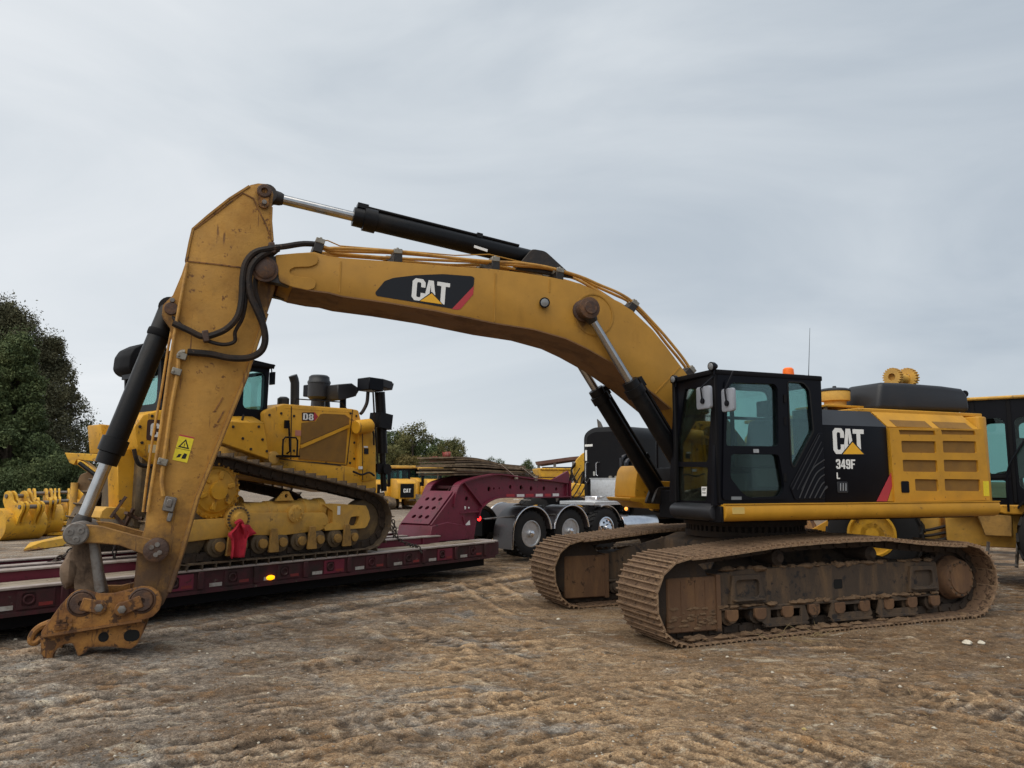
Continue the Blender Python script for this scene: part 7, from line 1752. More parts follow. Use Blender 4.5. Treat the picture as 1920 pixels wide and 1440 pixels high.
# ================================================================== wheels
def wheel(parent, x, y0, z, R, w, out, rim_m, hub='dish', rr=None, tread=26, name='wheel', yaw=0.0, rim_depth=0.10):
    """wheel with its outer face at local y=y0; out = +1/-1 direction of the outer face"""
    rr = rr or R * 0.56
    t = MB(); o = (x, y0, z)
    ax = (0, out, 0)
    t.lathe([(rr, -w), (rr * 1.06, -w), (R * 0.90, -w * 0.99), (R * 0.97, -w * 0.93), (R, -w * 0.82), (R, -w * 0.18), (R * 0.97, -w * 0.07), (R * 0.90, -w * 0.01), (rr * 1.25, 0.012), (rr * 1.06, 0.0), (rr, -0.02)], o, ax, 44, caps=False)
    for k in range(tread):
        a = 2 * PI * k / tread
        M = Matrix.Rotation(-a, 3, 'Y')
        for s, off in ((0.29, 0), (0.71, 0.5)):
            a2 = a + off * 2 * PI / tread; M = Matrix.Rotation(-a2, 3, 'Y') @ Matrix.Rotation(0.35 if s < .5 else -0.35, 3, 'X')
            t.obox((x + R * math.cos(a2), y0 - out * w * s, z + R * math.sin(a2)), (0.045, w * 0.40, 2 * PI * R / tread * 0.55), M)
    wo = t.build(name, rubber, parent, smooth=30)
    r = MB()
    if hub == 'dish':      # deep truck rim with hub cap
        r.lathe([(rr * 1.02, -0.03), (rr * 1.05, 0.004), (rr * 0.97, 0.006), (rr * 0.93, -0.03), (rr * 0.86, -rim_depth * 1.2), (rr * 0.60, -rim_depth * 1.5), (rr * 0.35, -rim_depth * 1.4), (rr * 0.30, -rim_depth * 0.6), (rr * 0.27, -0.01), (rr * 0.18, 0.03), (0, 0.04)], o, ax, 36)
        ro = r.build('rim', rim_m, wo)
        h = MB(); h.lathe([(rr * 0.27, -rim_depth * 0.6), (rr * 0.28, 0.0), (rr * 0.24, 0.045), (rr * 0.12, 0.07), (0, 0.075)], o, ax, 20); h.build('hub_cap', polished, wo)
        n = MB()
        for k in range(10): a = 2 * PI * k / 10; n.lathe([(0.017, -rim_depth * 1.5), (0.017, -rim_depth * 0.95), (0, -rim_depth * 0.9)], (x + rr * 0.48 * math.cos(a), y0, z + rr * 0.48 * math.sin(a)), ax, 6)
        n.build('wheel_nuts', zinc, wo)
        hh = MB()
        for k in range(10): a = 2 * PI * (k + .5) / 10; hh.lathe([(0.026, -rim_depth * 1.42), (0.026, -rim_depth * 1.30), (0, -rim_depth * 1.29)], (x + rr * 0.74 * math.cos(a), y0, z + rr * 0.74 * math.sin(a)), ax, 10)
        hh.build('hand_holes', MATS['opening_black'], wo)
    elif hub == 'alloy':
        r.lathe([(rr * 1.02, -0.03), (rr * 1.05, 0.004), (rr * 0.95, 0.01), (rr * 0.9, -0.02), (rr * 0.75, 0.02), (rr * 0.45, 0.05), (rr * 0.4, 0.10), (rr * 0.25, 0.13), (0, 0.135)], o, ax, 36); r.build('rim', rim_m, wo)
        hh = MB()
        for k in range(10): a = 2 * PI * (k + .5) / 10; hh.lathe([(0.03, 0.0), (0.03, 0.034), (0, 0.036)], (x + rr * 0.68 * math.cos(a), y0, z + rr * 0.68 * math.sin(a)), ax, 10)
        hh.build('hand_holes', MATS['opening_black'], wo)
    else:                  # loader rim
        r.lathe([(rr * 1.02, -0.06), (rr * 1.06, 0.01), (rr * 0.96, 0.015), (rr * 0.92, -0.02), (rr * 0.90, -0.05), (rr * 0.80, -0.06), (rr * 0.76, -0.11), (rr * 0.55, -0.12), (rr * 0.50, -0.06), (rr * 0.28, -0.06), (0, -0.05)], o, ax, 40); r.build('rim', rim_m, wo)
        n = MB()
        for k in range(20): a = 2 * PI * k / 20; n.lathe([(0.018, -0.14), (0.018, -0.08), (0, -0.075)], (x + rr * 0.66 * math.cos(a), y0, z + rr * 0.66 * math.sin(a)), ax, 6)
        n.build('wheel_nuts', rim_m, wo)
    return wo

# ================================================================== ROAD TRACTOR with sleeper (local +x forward, near side y=0, body towards +y)
K = Frame(0.46, 18.05, math.radians(43))
tk = thing('road_tractor', 'black sleeper road tractor coupled to the maroon lowboy trailer, seen from behind', 'truck', K)
RW = 0.53; zc_ = RW + 0.01
zc_ = 0.60
k_ = lambda px, py, y=0.0: K.y(px, py, y)
for x in (0.0, 1.36):
    wheel(tk, x, 0.0, zc_, RW, 0.27, -1, alu); wheel(tk, x, 0.31, zc_, RW, 0.27, -1, steel)
    wheel(tk, x, 2.45, zc_, RW, 0.27, 1, alu); wheel(tk, x, 2.14, zc_, RW, 0.27, 1, steel)
wheel(tk, 2.72, 0.0, zc_, RW, 0.27, -1, polished, 'alloy'); wheel(tk, 2.72, 2.45, zc_, RW, 0.27, 1, polished, 'alloy')
wheel(tk, 7.2, 0.05, zc_, RW, 0.3, -1, polished, 'alloy'); wheel(tk, 7.2, 2.40, zc_, RW, 0.3, 1, polished, 'alloy')
fm = mat('fender_skin', (0.05, 0.042, 0.044), 0.28, dirt=(0.12, 0.09, 0.085), amt=0.35, dscale=3, spec=0.6)
for x in (0.0, 1.36):
    for (ya, yb) in ((-0.05, 0.62), (1.83, 2.5)):
        f = MB(); a0, a1 = math.radians(8), math.radians(172); n = 20; R1, R2 = 0.62, 0.635
        pts = [(x + R1 * math.cos(a0 + (a1 - a0) * i / n), zc_ + R1 * math.sin(a0 + (a1 - a0) * i / n)) for i in range(n + 1)]
        pto = [(x + R2 * math.cos(a0 + (a1 - a0) * i / n), zc_ + R2 * math.sin(a0 + (a1 - a0) * i / n)) for i in range(n + 1)]
        if x == 0.0: pts.append((x - R1 - 0.02, zc_ - 0.33)); pto.append((x - R2 - 0.02, zc_ - 0.33))
        f.prism(pto + pts[::-1], ya, yb, 'y'); fo = f.build('fender', fm, tk)
        e_ = MB(); yy = ya if ya < 1 else yb
        e_.tube([(p[0], yy, p[1]) for p in pto], 0.020, 8); e_.build('fender_trim', polished, fo)
        br = MB(); br.cyl((x - 0.5, ya + 0.1, zc_ + 0.42), (x - 0.5, 1.2, zc_ + 0.30), 0.022, n=8); br.build('fender_arm', steel, fo)
ch = MB(); ch.box(-0.9, 7.6, 0.78, 0.88, 0.62, 0.92); ch.box(-0.9, 7.6, 1.57, 1.67, 0.62, 0.92); ch.box(-0.92, -0.85, 0.7, 1.75, 0.55, 0.95)
for x in (0, 1.36, 2.72, 7.2): ch.cyl((x, 0.3, zc_), (x, 2.2, zc_), 0.09, n=10); ch.sphere((x, 1.22, zc_), 0.2, 6)
ch.build('chassis', black_matte, tk)
fw = MB(); fw.lathe([(0.42, 0), (0.45, 0.03), (0.45, 0.06), (0.1, 0.08)], (0.9, 1.22, 0.98), (0, 0, 1), 24); fw.box(0.5, 1.3, 0.8, 1.65, 0.9, 1.0); fw.build('fifth_wheel', grease, tk)
wp = MB(); q = K.z(979, 938, 1.17); wp.obox((q[0], q[1], 1.19), (0.55, 0.30, 0.012), Matrix.Rotation(0.06, 3, 'Y')); wp.build('white_flap', white_p, tk)
# sleeper
xs = 4.05
p0 = K.x(1094, 812, xs); p1 = K.x(1094, 930, xs)
ysl = p0[0]; zsl = K.x(1135, 801, xs)[1]
sl = MB(); ynr = 0.12
prof = round_poly([(ynr, 0.75), (ynr, zsl - 0.22), (ynr + 0.25, zsl), (ysl - 0.35, zsl + 0.02), (ysl, zsl - 0.16), (ysl, 0.75)], 0.18, 4)
sl.prism(prof, xs, xs + 2.6, 'x'); slp = sl.build('sleeper', mat('truck_black', (0.007, 0.007, 0.0075), 0.36, dirt=(0.018, 0.017, 0.016), amt=0.35, dscale=2, bump=0.02, spec=0.28), tk, 0.03, 2)
rl_ = MB(); rl_.prism(inset(prof, 0.14), xs - 0.008, xs, 'x'); rl_.build('sleeper_panel', black_matte, slp)
hd_ = MB(); hd_.prism(round_poly([(6.6, 0.75), (6.6, 2.4), (7.0, 1.95), (8.6, 1.75), (8.65, 0.75)], 0.1), 0.35, 2.1, 'y'); hd_.build('engine_bonnet', MATS['truck_black'], tk, 0.05, 2)
cbx = MB(); cbx.prism(round_poly([(5.6, 0.8), (5.6, zsl - 0.5), (6.7, zsl - 0.55), (7.0, 2.1), (7.0, 0.8)], 0.1), 0.2, 2.25, 'y'); cbx.build('truck_cab', MATS['truck_black'], tk, 0.04, 2)
def xbox(nm, m, px0, py0, px1, py1, X, d, par=tk, bev=0.0):
    a, b = K.x(px0, py0, X), K.x(px1, py1, X); o = MB().box(X - d, X, a[0], b[0], a[1], b[1]); return o.build(nm, m, par, bev)
xbox('marker_strip', white_p, 1097, 833.5, 1111.5, 837, xs, 0.012, slp)
xbox('marker_strip', white_p, 1097.5, 844, 1101, 864, xs, 0.012, slp)
xbox('marker_strip', mat('dim_white', (0.4, 0.4, 0.38), 0.5), 1112.5, 884, 1116, 892, xs, 0.012, slp)
for (px, py0, py1) in ((1118, 867, 892), (1098, 867, 905)):
    a, b = K.x(px, py0, xs - 0.06), K.x(px, py1, xs - 0.06); h = MB(); h.tube([(xs, a[0] - 0.08, a[1]), (xs - 0.06, a[0] - 0.06, a[1]), (xs - 0.06, a[0], a[1] - 0.03), (xs - 0.06, b[0], b[1] + 0.03), (xs - 0.06, b[0] - 0.06, b[1]), (xs, b[0] - 0.06, b[1])], 0.016, 8); h.build('grab_handle', polished, slp)
# aluminium box behind the sleeper
a, b = K.x(1107, 898, 3.45), K.x(1162, 939, 3.45)
ab = MB(); ab.box(3.45, 3.98, b[0], a[0], b[1], a[1]); abo = ab.build('alloy_box', alu, tk, 0.012, 2)
al_ = MB(); al_.box(3.43, 4.0, b[0] - 0.02, a[0] + 0.02, a[1] + 0.001, a[1] + 0.025); al_.build('box_lid', alu, abo, 0.005)
kn_ = MB()
for f_ in (0.42, 0.22): yy = b[0] + (a[0] - b[0]) * f_; kn_.lathe([(0.05, 0), (0.05, 0.05), (0.03, 0.06)], (3.6, yy, a[1] + 0.025), (0, 0, 1), 10)
kn_.build('box_knobs', zinc, abo)
dp_ = MB(); dp_.box(2.3, 4.0, b[0] - 0.1, a[0] + 0.1, b[1] - 0.10, b[1] - 0.005); dp_.build('deck_plate', mat('bright_plate', (0.6, 0.61, 0.62), 0.35, metal=0.7, dirt=(0.4, 0.38, 0.35), amt=0.3, dscale=8), tk, 0.01)
tb_ = MB(); a2, b2 = K.x(1096, 930, 2.9), K.x(1118, 950, 2.9); tb_.box(2.9, 3.3, b2[0], a2[0], b2[1], a2[1]); tb_.build('battery_box', polished, tk, 0.02)
# exhausts and air cleaner at the near rear corner
es = MB()
for yy, zt3 in ((0.42, 2.55), (0.27, 2.45)):
    es.tube(smooth_path([(xs - 0.12, yy, 1.0), (xs - 0.12, yy, zt3 - 0.25), (xs - 0.10, yy, zt3 - 0.1), (xs + 0.05, yy - 0.03, zt3)], 4), 0.075, 14)
    for zz in (1.4, 1.9, 2.2): es.lathe([(0.085, 0), (0.085, 0.03)], (xs - 0.12, yy, zz), (0, 0, 1), 16)
es.build('exhaust_pipe', mat('black_chrome', (0.05, 0.05, 0.055), 0.15, metal=0.9), tk)
st = MB(); q = K.y(1126, 803, 2.15)
st.tube([(q[0], 2.15, q[1] - 0.6), (q[0], 2.15, q[1] + 0.02), (q[0] - 0.06, 2.15, q[1] + 0.16), (q[0] - 0.15, 2.15, q[1] + 0.27)], [0.085, 0.085, 0.06, 0.012], 12); st.build('exhaust_stack', steel, tk)
ftk = MB(); ftk.lathe([(0.28, 0.0), (0.30, 0.03), (0.30, 1.5), (0.28, 1.53)], (3.5, 0.30, 0.66), (1, 0, 0), 24); ftk.build('fuel_tank', polished, tk)
qf = MB(); a0, a1 = math.radians(20), math.radians(110); pts = [(2.72 + 0.62 * math.cos(a0 + (a1 - a0) * i / 10), zc_ + 0.62 * math.sin(a0 + (a1 - a0) * i / 10)) for i in range(11)]
qf.prism(pts + [(p[0] * 0.99 + 0.027, p[1] - 0.02) for p in pts[::-1]], -0.02, 0.6, 'y'); qf.build('quarter_fender', polished, tk)
ml_ = MB(); q = K.y(1174, 954, -0.05); ml_.sphere((q[0], -0.05, q[1]), 0.05, 6); ml_.build('marker_lamp', orange_dim, tk)
mb_ = MB(); mb_.bar((q[0] - 0.1, 0.5, q[1]), (q[0], -0.02, q[1]), 0.03, 0.05); mb_.build('lamp_arm', black_matte, tk)
tl_l = MB(); q = K.x(899, 972, -0.93); tl_l.lathe([(0.06, 0.0), (0.06, 0.02), (0.03, 0.03), (0, 0.03)], (-0.93, q[0], q[1]), (-1, 0, 0), 16); tl_l.build('tail_lamp', red_l, tk)
ah = MB()
for k in range(4): ah.tube(smooth_path([(xs - 0.03, 1.7 + 0.12 * k, 1.9 + 0.1 * k), (xs - 0.5 - 0.1 * k, 1.75 + 0.12 * k, 1.35), (xs - 1.0, 1.8 + 0.1 * k, 1.55), (xs - 1.5, 1.6, 1.25)], 5), 0.018, 6)
ah.build('air_lines', hose_m, tk)

# ================================================================== WHEEL LOADER at the right (local +x forward, near side +y)
WL = Frame(7.2, 15.2, math.radians(144))
wl = thing('wheel_loader', 'yellow wheel loader with black cab, half hidden behind the big excavator', 'loader', WL)
RL = 0.84
for x in (0.0, -3.2):
    wheel(wl, x, 0.38 if x == 0 else 0.42, RL - 0.02, RL, 0.62, 1, yel_bucket, 'loader', rr=0.42, tread=18)
    wheel(wl, x, -1.95, RL - 0.02, RL, 0.62, -1, yel_bucket, 'loader', rr=0.42, tread=18)
YM = -0.78
ff = MB(); ff.prism(round_poly([(0.9, 0.6), (0.9, 1.3), (-0.5, 1.6), (-1.1, 1.4), (-1.1, 0.6)], 0.1), YM - 0.45, YM + 0.45, 'y'); ff.build('front_frame', yel_dusty, wl, 0.03)
fa = MB()
for yy in (YM - 0.55, YM + 0.55): fa.prism(round_poly([(-0.5, 1.5), (-0.2, 1.75), (1.0, 1.0), (1.9, 0.45), (1.8, 0.25), (0.9, 0.65)], 0.08), yy - 0.06, yy + 0.06, 'y')
fa.build('lift_arms', yel, wl, 0.015)
rfm = MB(); rfm.prism(round_poly([(-1.2, 0.65), (-1.2, 1.35), (-2.5, 1.4), (-2.7, 2.1), (-5.0, 1.95), (-5.1, 0.8), (-4.6, 0.6)], 0.12), YM - 0.62, YM + 0.62, 'y'); rfm.build('rear_body', yel_dusty, wl, 0.04, 2)
ysd = YM + 1.0
y_l = lambda px, py, y=0.25: WL.y(px, py, y)
ld = MB(); ld.prism(round_poly([(-1.3, 1.28), (-1.3, 1.42), (-2.65, 1.42), (-2.65, 1.25), (-2.2, 1.25), (-2.1, 1.28)], 0.03), YM - 0.8, 0.12, 'y'); ld.build('platform', yel, wl, 0.02)
ld = MB(); ld.prism([(-1.75, 1.24), (-2.28, 1.24), (-2.28, 0.85), (-1.85, 0.85)], -0.35, 0.10, 'y'); ld.build('side_box', dbrk, wl, 0.02)
stp = MB()
for xx in (-1.9, -2.35): stp.bar((xx, 0.10, 0.75), (xx + 0.05, 0.16, 0.32), 0.03, 0.05)
for zz in (0.35, 0.56): stp.box(-2.33, -1.85, 0.06, 0.20, zz, zz + 0.03)
stp.build('ladder', steel, wl)
ca0, ca1 = -1.58, -3.12; zr = y_l(1830, 745, 0.05)[1]
cpw = MB(); Yc = 0.02
wA = rrect(-2.29, -1.86, 1.98, 3.0, 0.12); wB = rrect(-2.98, -2.44, 1.7, 3.0, 0.1)
lowp = rrect(-2.26, -1.84, 1.52, 1.86, 0.08)
for y0 in (Yc - 0.05, YM * 2 - Yc): cpw.prism([(ca0 - 0.1, zr - 0.06), (ca1, zr - 0.06), (ca1, 1.42), (ca0 + 0.05, 1.42)], y0, y0 + 0.05, 'y', [wA, wB, lowp])
fwn = rrect(YM * 2 - Yc + 0.16, Yc - 0.15, 1.9, 2.98, 0.1)
for x0 in (ca0 - 0.06, ca1 + 0.01): cpw.prism([(YM * 2 - Yc + 0.051, 1.43), (Yc - 0.051, 1.43), (Yc - 0.051, zr - 0.07), (YM * 2 - Yc + 0.051, zr - 0.07)], x0, x0 + 0.045, 'x', [fwn])
lc_ = cpw.build('cab', black, wl)
for w in (wA, wB, lowp):
    for y0 in (Yc - 0.03, YM * 2 - Yc + 0.02): p = MB(); p.prism(inset(w, -0.012), y0, y0 + 0.006, 'y'); p.build('window_pane', pane_cab, lc_, smooth=0)
for x0 in (ca0 - 0.04, ca1 + 0.03): p = MB(); p.prism(inset(fwn, -0.012), x0, x0 + 0.006, 'x'); p.build('window_pane', pane_cab, lc_, smooth=0)
rf3 = MB(); rf3.prism(round_poly([(ca0 + 0.15, YM * 2 - 0.1), (ca0 + 0.15, 0.1), (ca1 - 0.1, 0.1), (ca1 - 0.1, YM * 2 - 0.1)], 0.1), zr - 0.06, zr + 0.0, 'z'); rf3.build('cab_roof', yel_dusty, lc_, 0.02)
sw = MB(); sw.prism(round_poly([(-2.5, 1.9), (-2.05, 1.9), (-2.05, 2.0), (-2.3, 2.05), (-2.4, 2.65), (-2.58, 2.65)], 0.06), YM - 0.25, YM + 0.25, 'y'); sw.build('seat', mat('grey_seat', (0.10, 0.105, 0.11), 0.8), lc_, 0.04)
for x_ in (-2.365, -1.80): m_ = MB(); m_.box(x_ - 0.035, x_ + 0.035, 0.021, 0.05, 1.45, zr - 0.08); m_.build('cab_pillar', black_matte, lc_, 0.01)
m_ = MB(); m_.box(-2.33, -1.84, 0.021, 0.035, 1.90, 1.95); m_.build('door_rail', black_matte, lc_, 0.004)
m_ = MB(); m_.tube([(-1.75, 0.03, 2.9), (-1.62, 0.25, 2.95), (-1.62, 0.25, 2.8)], 0.014, 6); m_.obox((-1.62, 0.27, 2.62), (0.05, 0.16, 0.34), Matrix.Identity(3)); m_.build('mirror', black, lc_, 0.01)
for x_ in (-1.7, -2.8): m_ = MB(); m_.lathe([(0.05, -0.04), (0.07, 0.0), (0.065, 0.02)], (x_, 0.1, zr + 0.07), (0.3, 1, 0), 12); m_.build('roof_lamp', black, lc_)
m_ = MB()
for k in range(4): m_.box(-3.6 - 0.3 * k, -3.42 - 0.3 * k, YM + 0.62, YM + 0.635, 1.35, 1.8)
m_.build('bonnet_louvres', black_matte, wl, kind='stuff')
hr2 = MB(); hr2.tube(smooth_path([(-2.75, 0.12, 2.85), (-2.5, 0.16, 2.45), (-2.28, 0.16, 2.0), (-2.25, 0.16, 1.3)], 5), 0.02, 8); hr2.build('hand_rail', black, wl)
for x, w in ((0.0, 0.9), (-3.2, 1.05)):
    fd2 = MB(); a0, a1 = math.radians(35), math.radians(160) if x < 0 else math.radians(150); pts = [(x + (RL + 0.14) * math.cos(a0 + (a1 - a0) * i / 10), RL + (RL + 0.14) * math.sin(a0 + (a1 - a0) * i / 10)) for i in range(11)]
    fd2.prism(pts + [(p[0], p[1] - 0.05) for p in pts[::-1]], -0.25, 0.40, 'y'); fd2.build('fender', black_matte, wl)
cwl = MB(); cwl.box(-5.3, -4.7, YM - 1.0, YM + 1.0, 0.7, 1.6); cwl.build('counterweight', black_matte, wl, 0.05)
bkt = MB(); bkt.prism(round_poly([(1.7, 0.15), (3.0, 0.05), (3.0, 0.1), (1.95, 0.3), (1.85, 0.7), (2.2, 1.25), (1.9, 1.2), (1.65, 0.7)], 0.06), YM - 1.45, YM + 1.45, 'y')
for yy in (YM - 1.45, YM + 1.42): bkt.prism([(1.65, 0.15), (2.95, 0.06), (2.2, 1.25), (1.9, 1.2), (1.62, 0.7)], yy, yy + 0.03, 'y')
bkt.build('bucket', rusty_yel, wl, 0.01)
ho_ = MB()
for k in range(3): ho_.tube(smooth_path([(-0.35, YM + 0.4, 1.15 - 0.1 * k), (-0.75, YM + 0.62, 0.9 - 0.1 * k), (-1.25, YM + 0.5, 1.0 - 0.12 * k)], 5), 0.03, 6)
ho_.build('steering_hose', hose_m, wl)

# ================================================================== loose yellow excavator buckets at the left
def bucket(px, py, size, rot, lab, lay=0.0, flip=1, w=1.25):
    x, y = W0.z(px, py, 0.0)
    t = thing('bucket', lab, 'bucket', None, (x, y, 0.0), rot, 'yellow buckets lying at the left')
    t.rotation_euler = (0, lay, rot); t.scale = (size, size, size)
    wv = w / 2
    inner = smooth_path([(0.0, 0.02, 0), (0.45, 0.02, 0), (0.85, 0.10, 0), (1.10, 0.38, 0), (1.08, 0.72, 0), (0.85, 0.92, 0), (0.55, 0.98, 0)], 4)
    pts = [(p.x, p.y) for p in inner]
    outp = []
    for i in range(len(pts)):
        a, b = Vector(pts[max(0, i - 1)]), Vector(pts[min(len(pts) - 1, i + 1)]); d = (b - a).normalized(); outp.append((pts[i][0] + d.y * 0.035, pts[i][1] - d.x * 0.035))
    s = MB(); s.prism(pts + outp[::-1], -wv, wv, 'y'); so = s.build('bucket_shell', yel_bucket, t, smooth=40)
    for yy in (-wv, wv - 0.03):
        sp = MB(); sp.prism([(0.02, 0.0), (0.45, 0.0), (0.87, 0.08), (1.12, 0.38), (1.10, 0.73), (0.86, 0.94), (0.55, 1.0), (0.30, 0.62)], yy, yy + 0.03, 'y'); sp.build('side_plate', yel_bucket, t, 0.006)
    for yy in (-0.34, -0.20, 0.14, 0.28):
        e_ = MB(); e_.prism(round_poly([(0.50, 0.96), (0.30, 1.22), (0.34, 1.48), (0.50, 1.56), (0.68, 1.48), (0.82, 1.26), (1.02, 1.18), (1.24, 1.28), (1.42, 1.18), (1.42, 1.0), (1.28, 0.80), (1.16, 0.50), (1.06, 0.75), (0.85, 0.93)], 0.06), yy, yy + 0.065, 'y', [circ(0.50, 1.38, 0.07, 10), circ(1.28, 1.10, 0.07, 10)]); e_.build('mounting_ear', yel_bucket, t)
    for cx, cz in ((0.50, 1.38), (1.28, 1.10)):
        p = MB(); p.cyl((cx, -0.38, cz), (cx, 0.385, cz), 0.065, n=12); p.build('pin', steel, t)
    for k in range(5):
        yy = -wv + 0.06 + (w - 0.12) * k / 4
        te = MB(); te.add([(0.05, yy - 0.05, 0.0), (0.05, yy + 0.05, 0.0), (0.05, yy + 0.05, 0.09), (0.05, yy - 0.05, 0.09), (-0.24, yy - 0.03, 0.0), (-0.24, yy + 0.03, 0.0), (-0.24, yy + 0.03, 0.025), (-0.24, yy - 0.03, 0.025)], [(0, 1, 2, 3), (7, 6, 5, 4), (0, 4, 5, 1), (1, 5, 6, 2), (2, 6, 7, 3), (3, 7, 4, 0)]); te.build('tooth', yel_bucket, t)
    return t
RB = math.radians
bucket(8, 1010, 0.98, RB(-28), 'nearest yellow bucket, cut by the left picture edge, its ears and pins up', 0.05)
bucket(62, 1003, 1.0, RB(-48), 'yellow bucket just right of the nearest one, its shell turned to the camera', 0.0)
bucket(112, 985, 0.98, RB(-55), 'yellow bucket in the middle of the row, behind the steel upright', 0.05)
bucket(150, 984, 1.02, RB(-40), 'yellow bucket with pale worn edge left of the bucket cylinder rod', -0.05)
bucket(75, 960, 0.95, RB(-50), 'yellow bucket in the back of the row, ears showing above the nearer ones', 0.0)
bucket(152, 958, 0.95, RB(-42), 'yellow bucket in the back of the row, partly hidden by the cylinder rod', 0.0)
# pallet-like carrier and upright between them
x, y = W0.z(108, 1003, 0); fcx = thing('bucket_carrier', 'low yellow coupler frame with dark upright pin between the buckets and the bucket link', 'coupler', None, (x, y, 0), RB(12))
m_ = MB(); m_.prism(round_poly([(-0.25, 0.25), (0.0, 0.42), (0.9, 0.45), (1.2, 0.38), (1.2, 0.30), (0.9, 0.36), (0.1, 0.34), (-0.15, 0.15)], 0.03), -0.45, 0.45, 'y'); m_.build('top_plate', yel_bucket, fcx, 0.01)
m_ = MB(); m_.box(-0.15, 1.3, -0.5, 0.5, 0.02, 0.12); m_.build('base_plate', yel_bucket, fcx, 0.01)
m_ = MB(); m_.cyl((0.05, -0.4, 0.1), (0.05, -0.4, 0.62), 0.06, n=12); m_.build('upright_pin', steel, fcx)
x, y = W0.z(44, 1034, 0); x2, y2 = W0.z(150, 1018, 0)
fk_ = thing('fork_tine', 'flat yellow tapered tine lying on the gravel beyond the trailer', 'fork', None, (x, y, 0), math.atan2(y2 - y, x2 - x))
Lf = math.hypot(x2 - x, y2 - y)
m_ = MB(); m_.add([(0, 0, 0.02), (0.55, -0.17, 0.02), (Lf + 0.6, -0.30, 0.02), (Lf + 0.6, 0.30, 0.02), (0.4, 0.12, 0.02), (0, 0, 0.06), (0.55, -0.13, 0.20), (Lf + 0.6, -0.26, 0.30), (Lf + 0.6, 0.26, 0.30), (0.4, 0.1, 0.2)], [(4, 3, 2, 1, 0), (5, 6, 7, 8, 9), (0, 1, 6, 5), (1, 2, 7, 6), (2, 3, 8, 7), (3, 4, 9, 8), (4, 0, 5, 9)]); m_.build('tine_body', yel_bucket, fk_, 0.01)
m_ = MB(); m_.add([(0.5, -0.22, 0.015), (-0.1, -0.10, 0.015), (-0.1, -0.06, 0.015), (0.5, -0.1, 0.015), (0.5, -0.22, 0.05), (-0.1, -0.1, 0.03), (-0.1, -0.06, 0.03), (0.5, -0.1, 0.05)], [(3, 2, 1, 0), (4, 5, 6, 7), (0, 1, 5, 4), (1, 2, 6, 5), (2, 3, 7, 6), (3, 0, 4, 7)]); m_.build('tine_edge', rusty_yel, fk_)
# raised arms of a parked machine and spoil behind the buckets
x, y = at_depth(160, 27), 27
AF = Frame(x, y, 0.05)
ra = thing('loader_arms', 'yellow raised loader arms behind the buckets at the left edge of the dozer', 'machine', AF)
ap = lambda *pts: [AF.y(p[0], p[1], 0) for p in pts]
m_ = MB(); m_.prism(ap((125, 849), (190, 852), (196, 864), (188, 866), (148, 862), (143, 872), (134, 868)), -0.15, 0.15, 'y'); m_.build('upper_arm', yel_bucket, ra, 0.02)
m_ = MB(); m_.prism(ap((150, 862), (162, 866), (185, 884), (176, 890), (150, 872)), -0.2, 0.2, 'y'); m_.build('link_arm', yel_bucket, ra, 0.02)
m_ = MB(); m_.prism(ap((165, 851), (178, 842), (200, 838), (205, 852)), 0.2, 0.5, 'y'); m_.build('hood', yel_bucket, ra, 0.02)
m_ = MB(); m_.prism(ap((132, 912), (140, 890), (165, 880), (205, 886), (215, 925), (205, 945), (150, 930)), 0.3, 1.6, 'y'); m_.build('machine_body', mat('brown_hide', (0.16, 0.10, 0.05), 0.8, dirt=(0.05, 0.035, 0.02), amt=0.5, dscale=2, bump=0.5, bscale=9), ra, 0.08, 2)
m_ = MB(); a, b = AF.y(150, 868, -0.2), AF.y(182, 892, -0.2); m_.cyl((a[0], -0.25, a[1]), (b[0], -0.25, b[1]), 0.07, n=10); m_.build('tilt_cylinder', black_cyl, ra)
for q in ((140, 905), (205, 905)): m_ = MB(); a = AF.y(q[0], q[1], 0.2); m_.cyl((a[0], 0.2, 0.0), (a[0], 0.2, a[1]), 0.12, n=10); m_.build('support_leg', yel_dusty, ra)

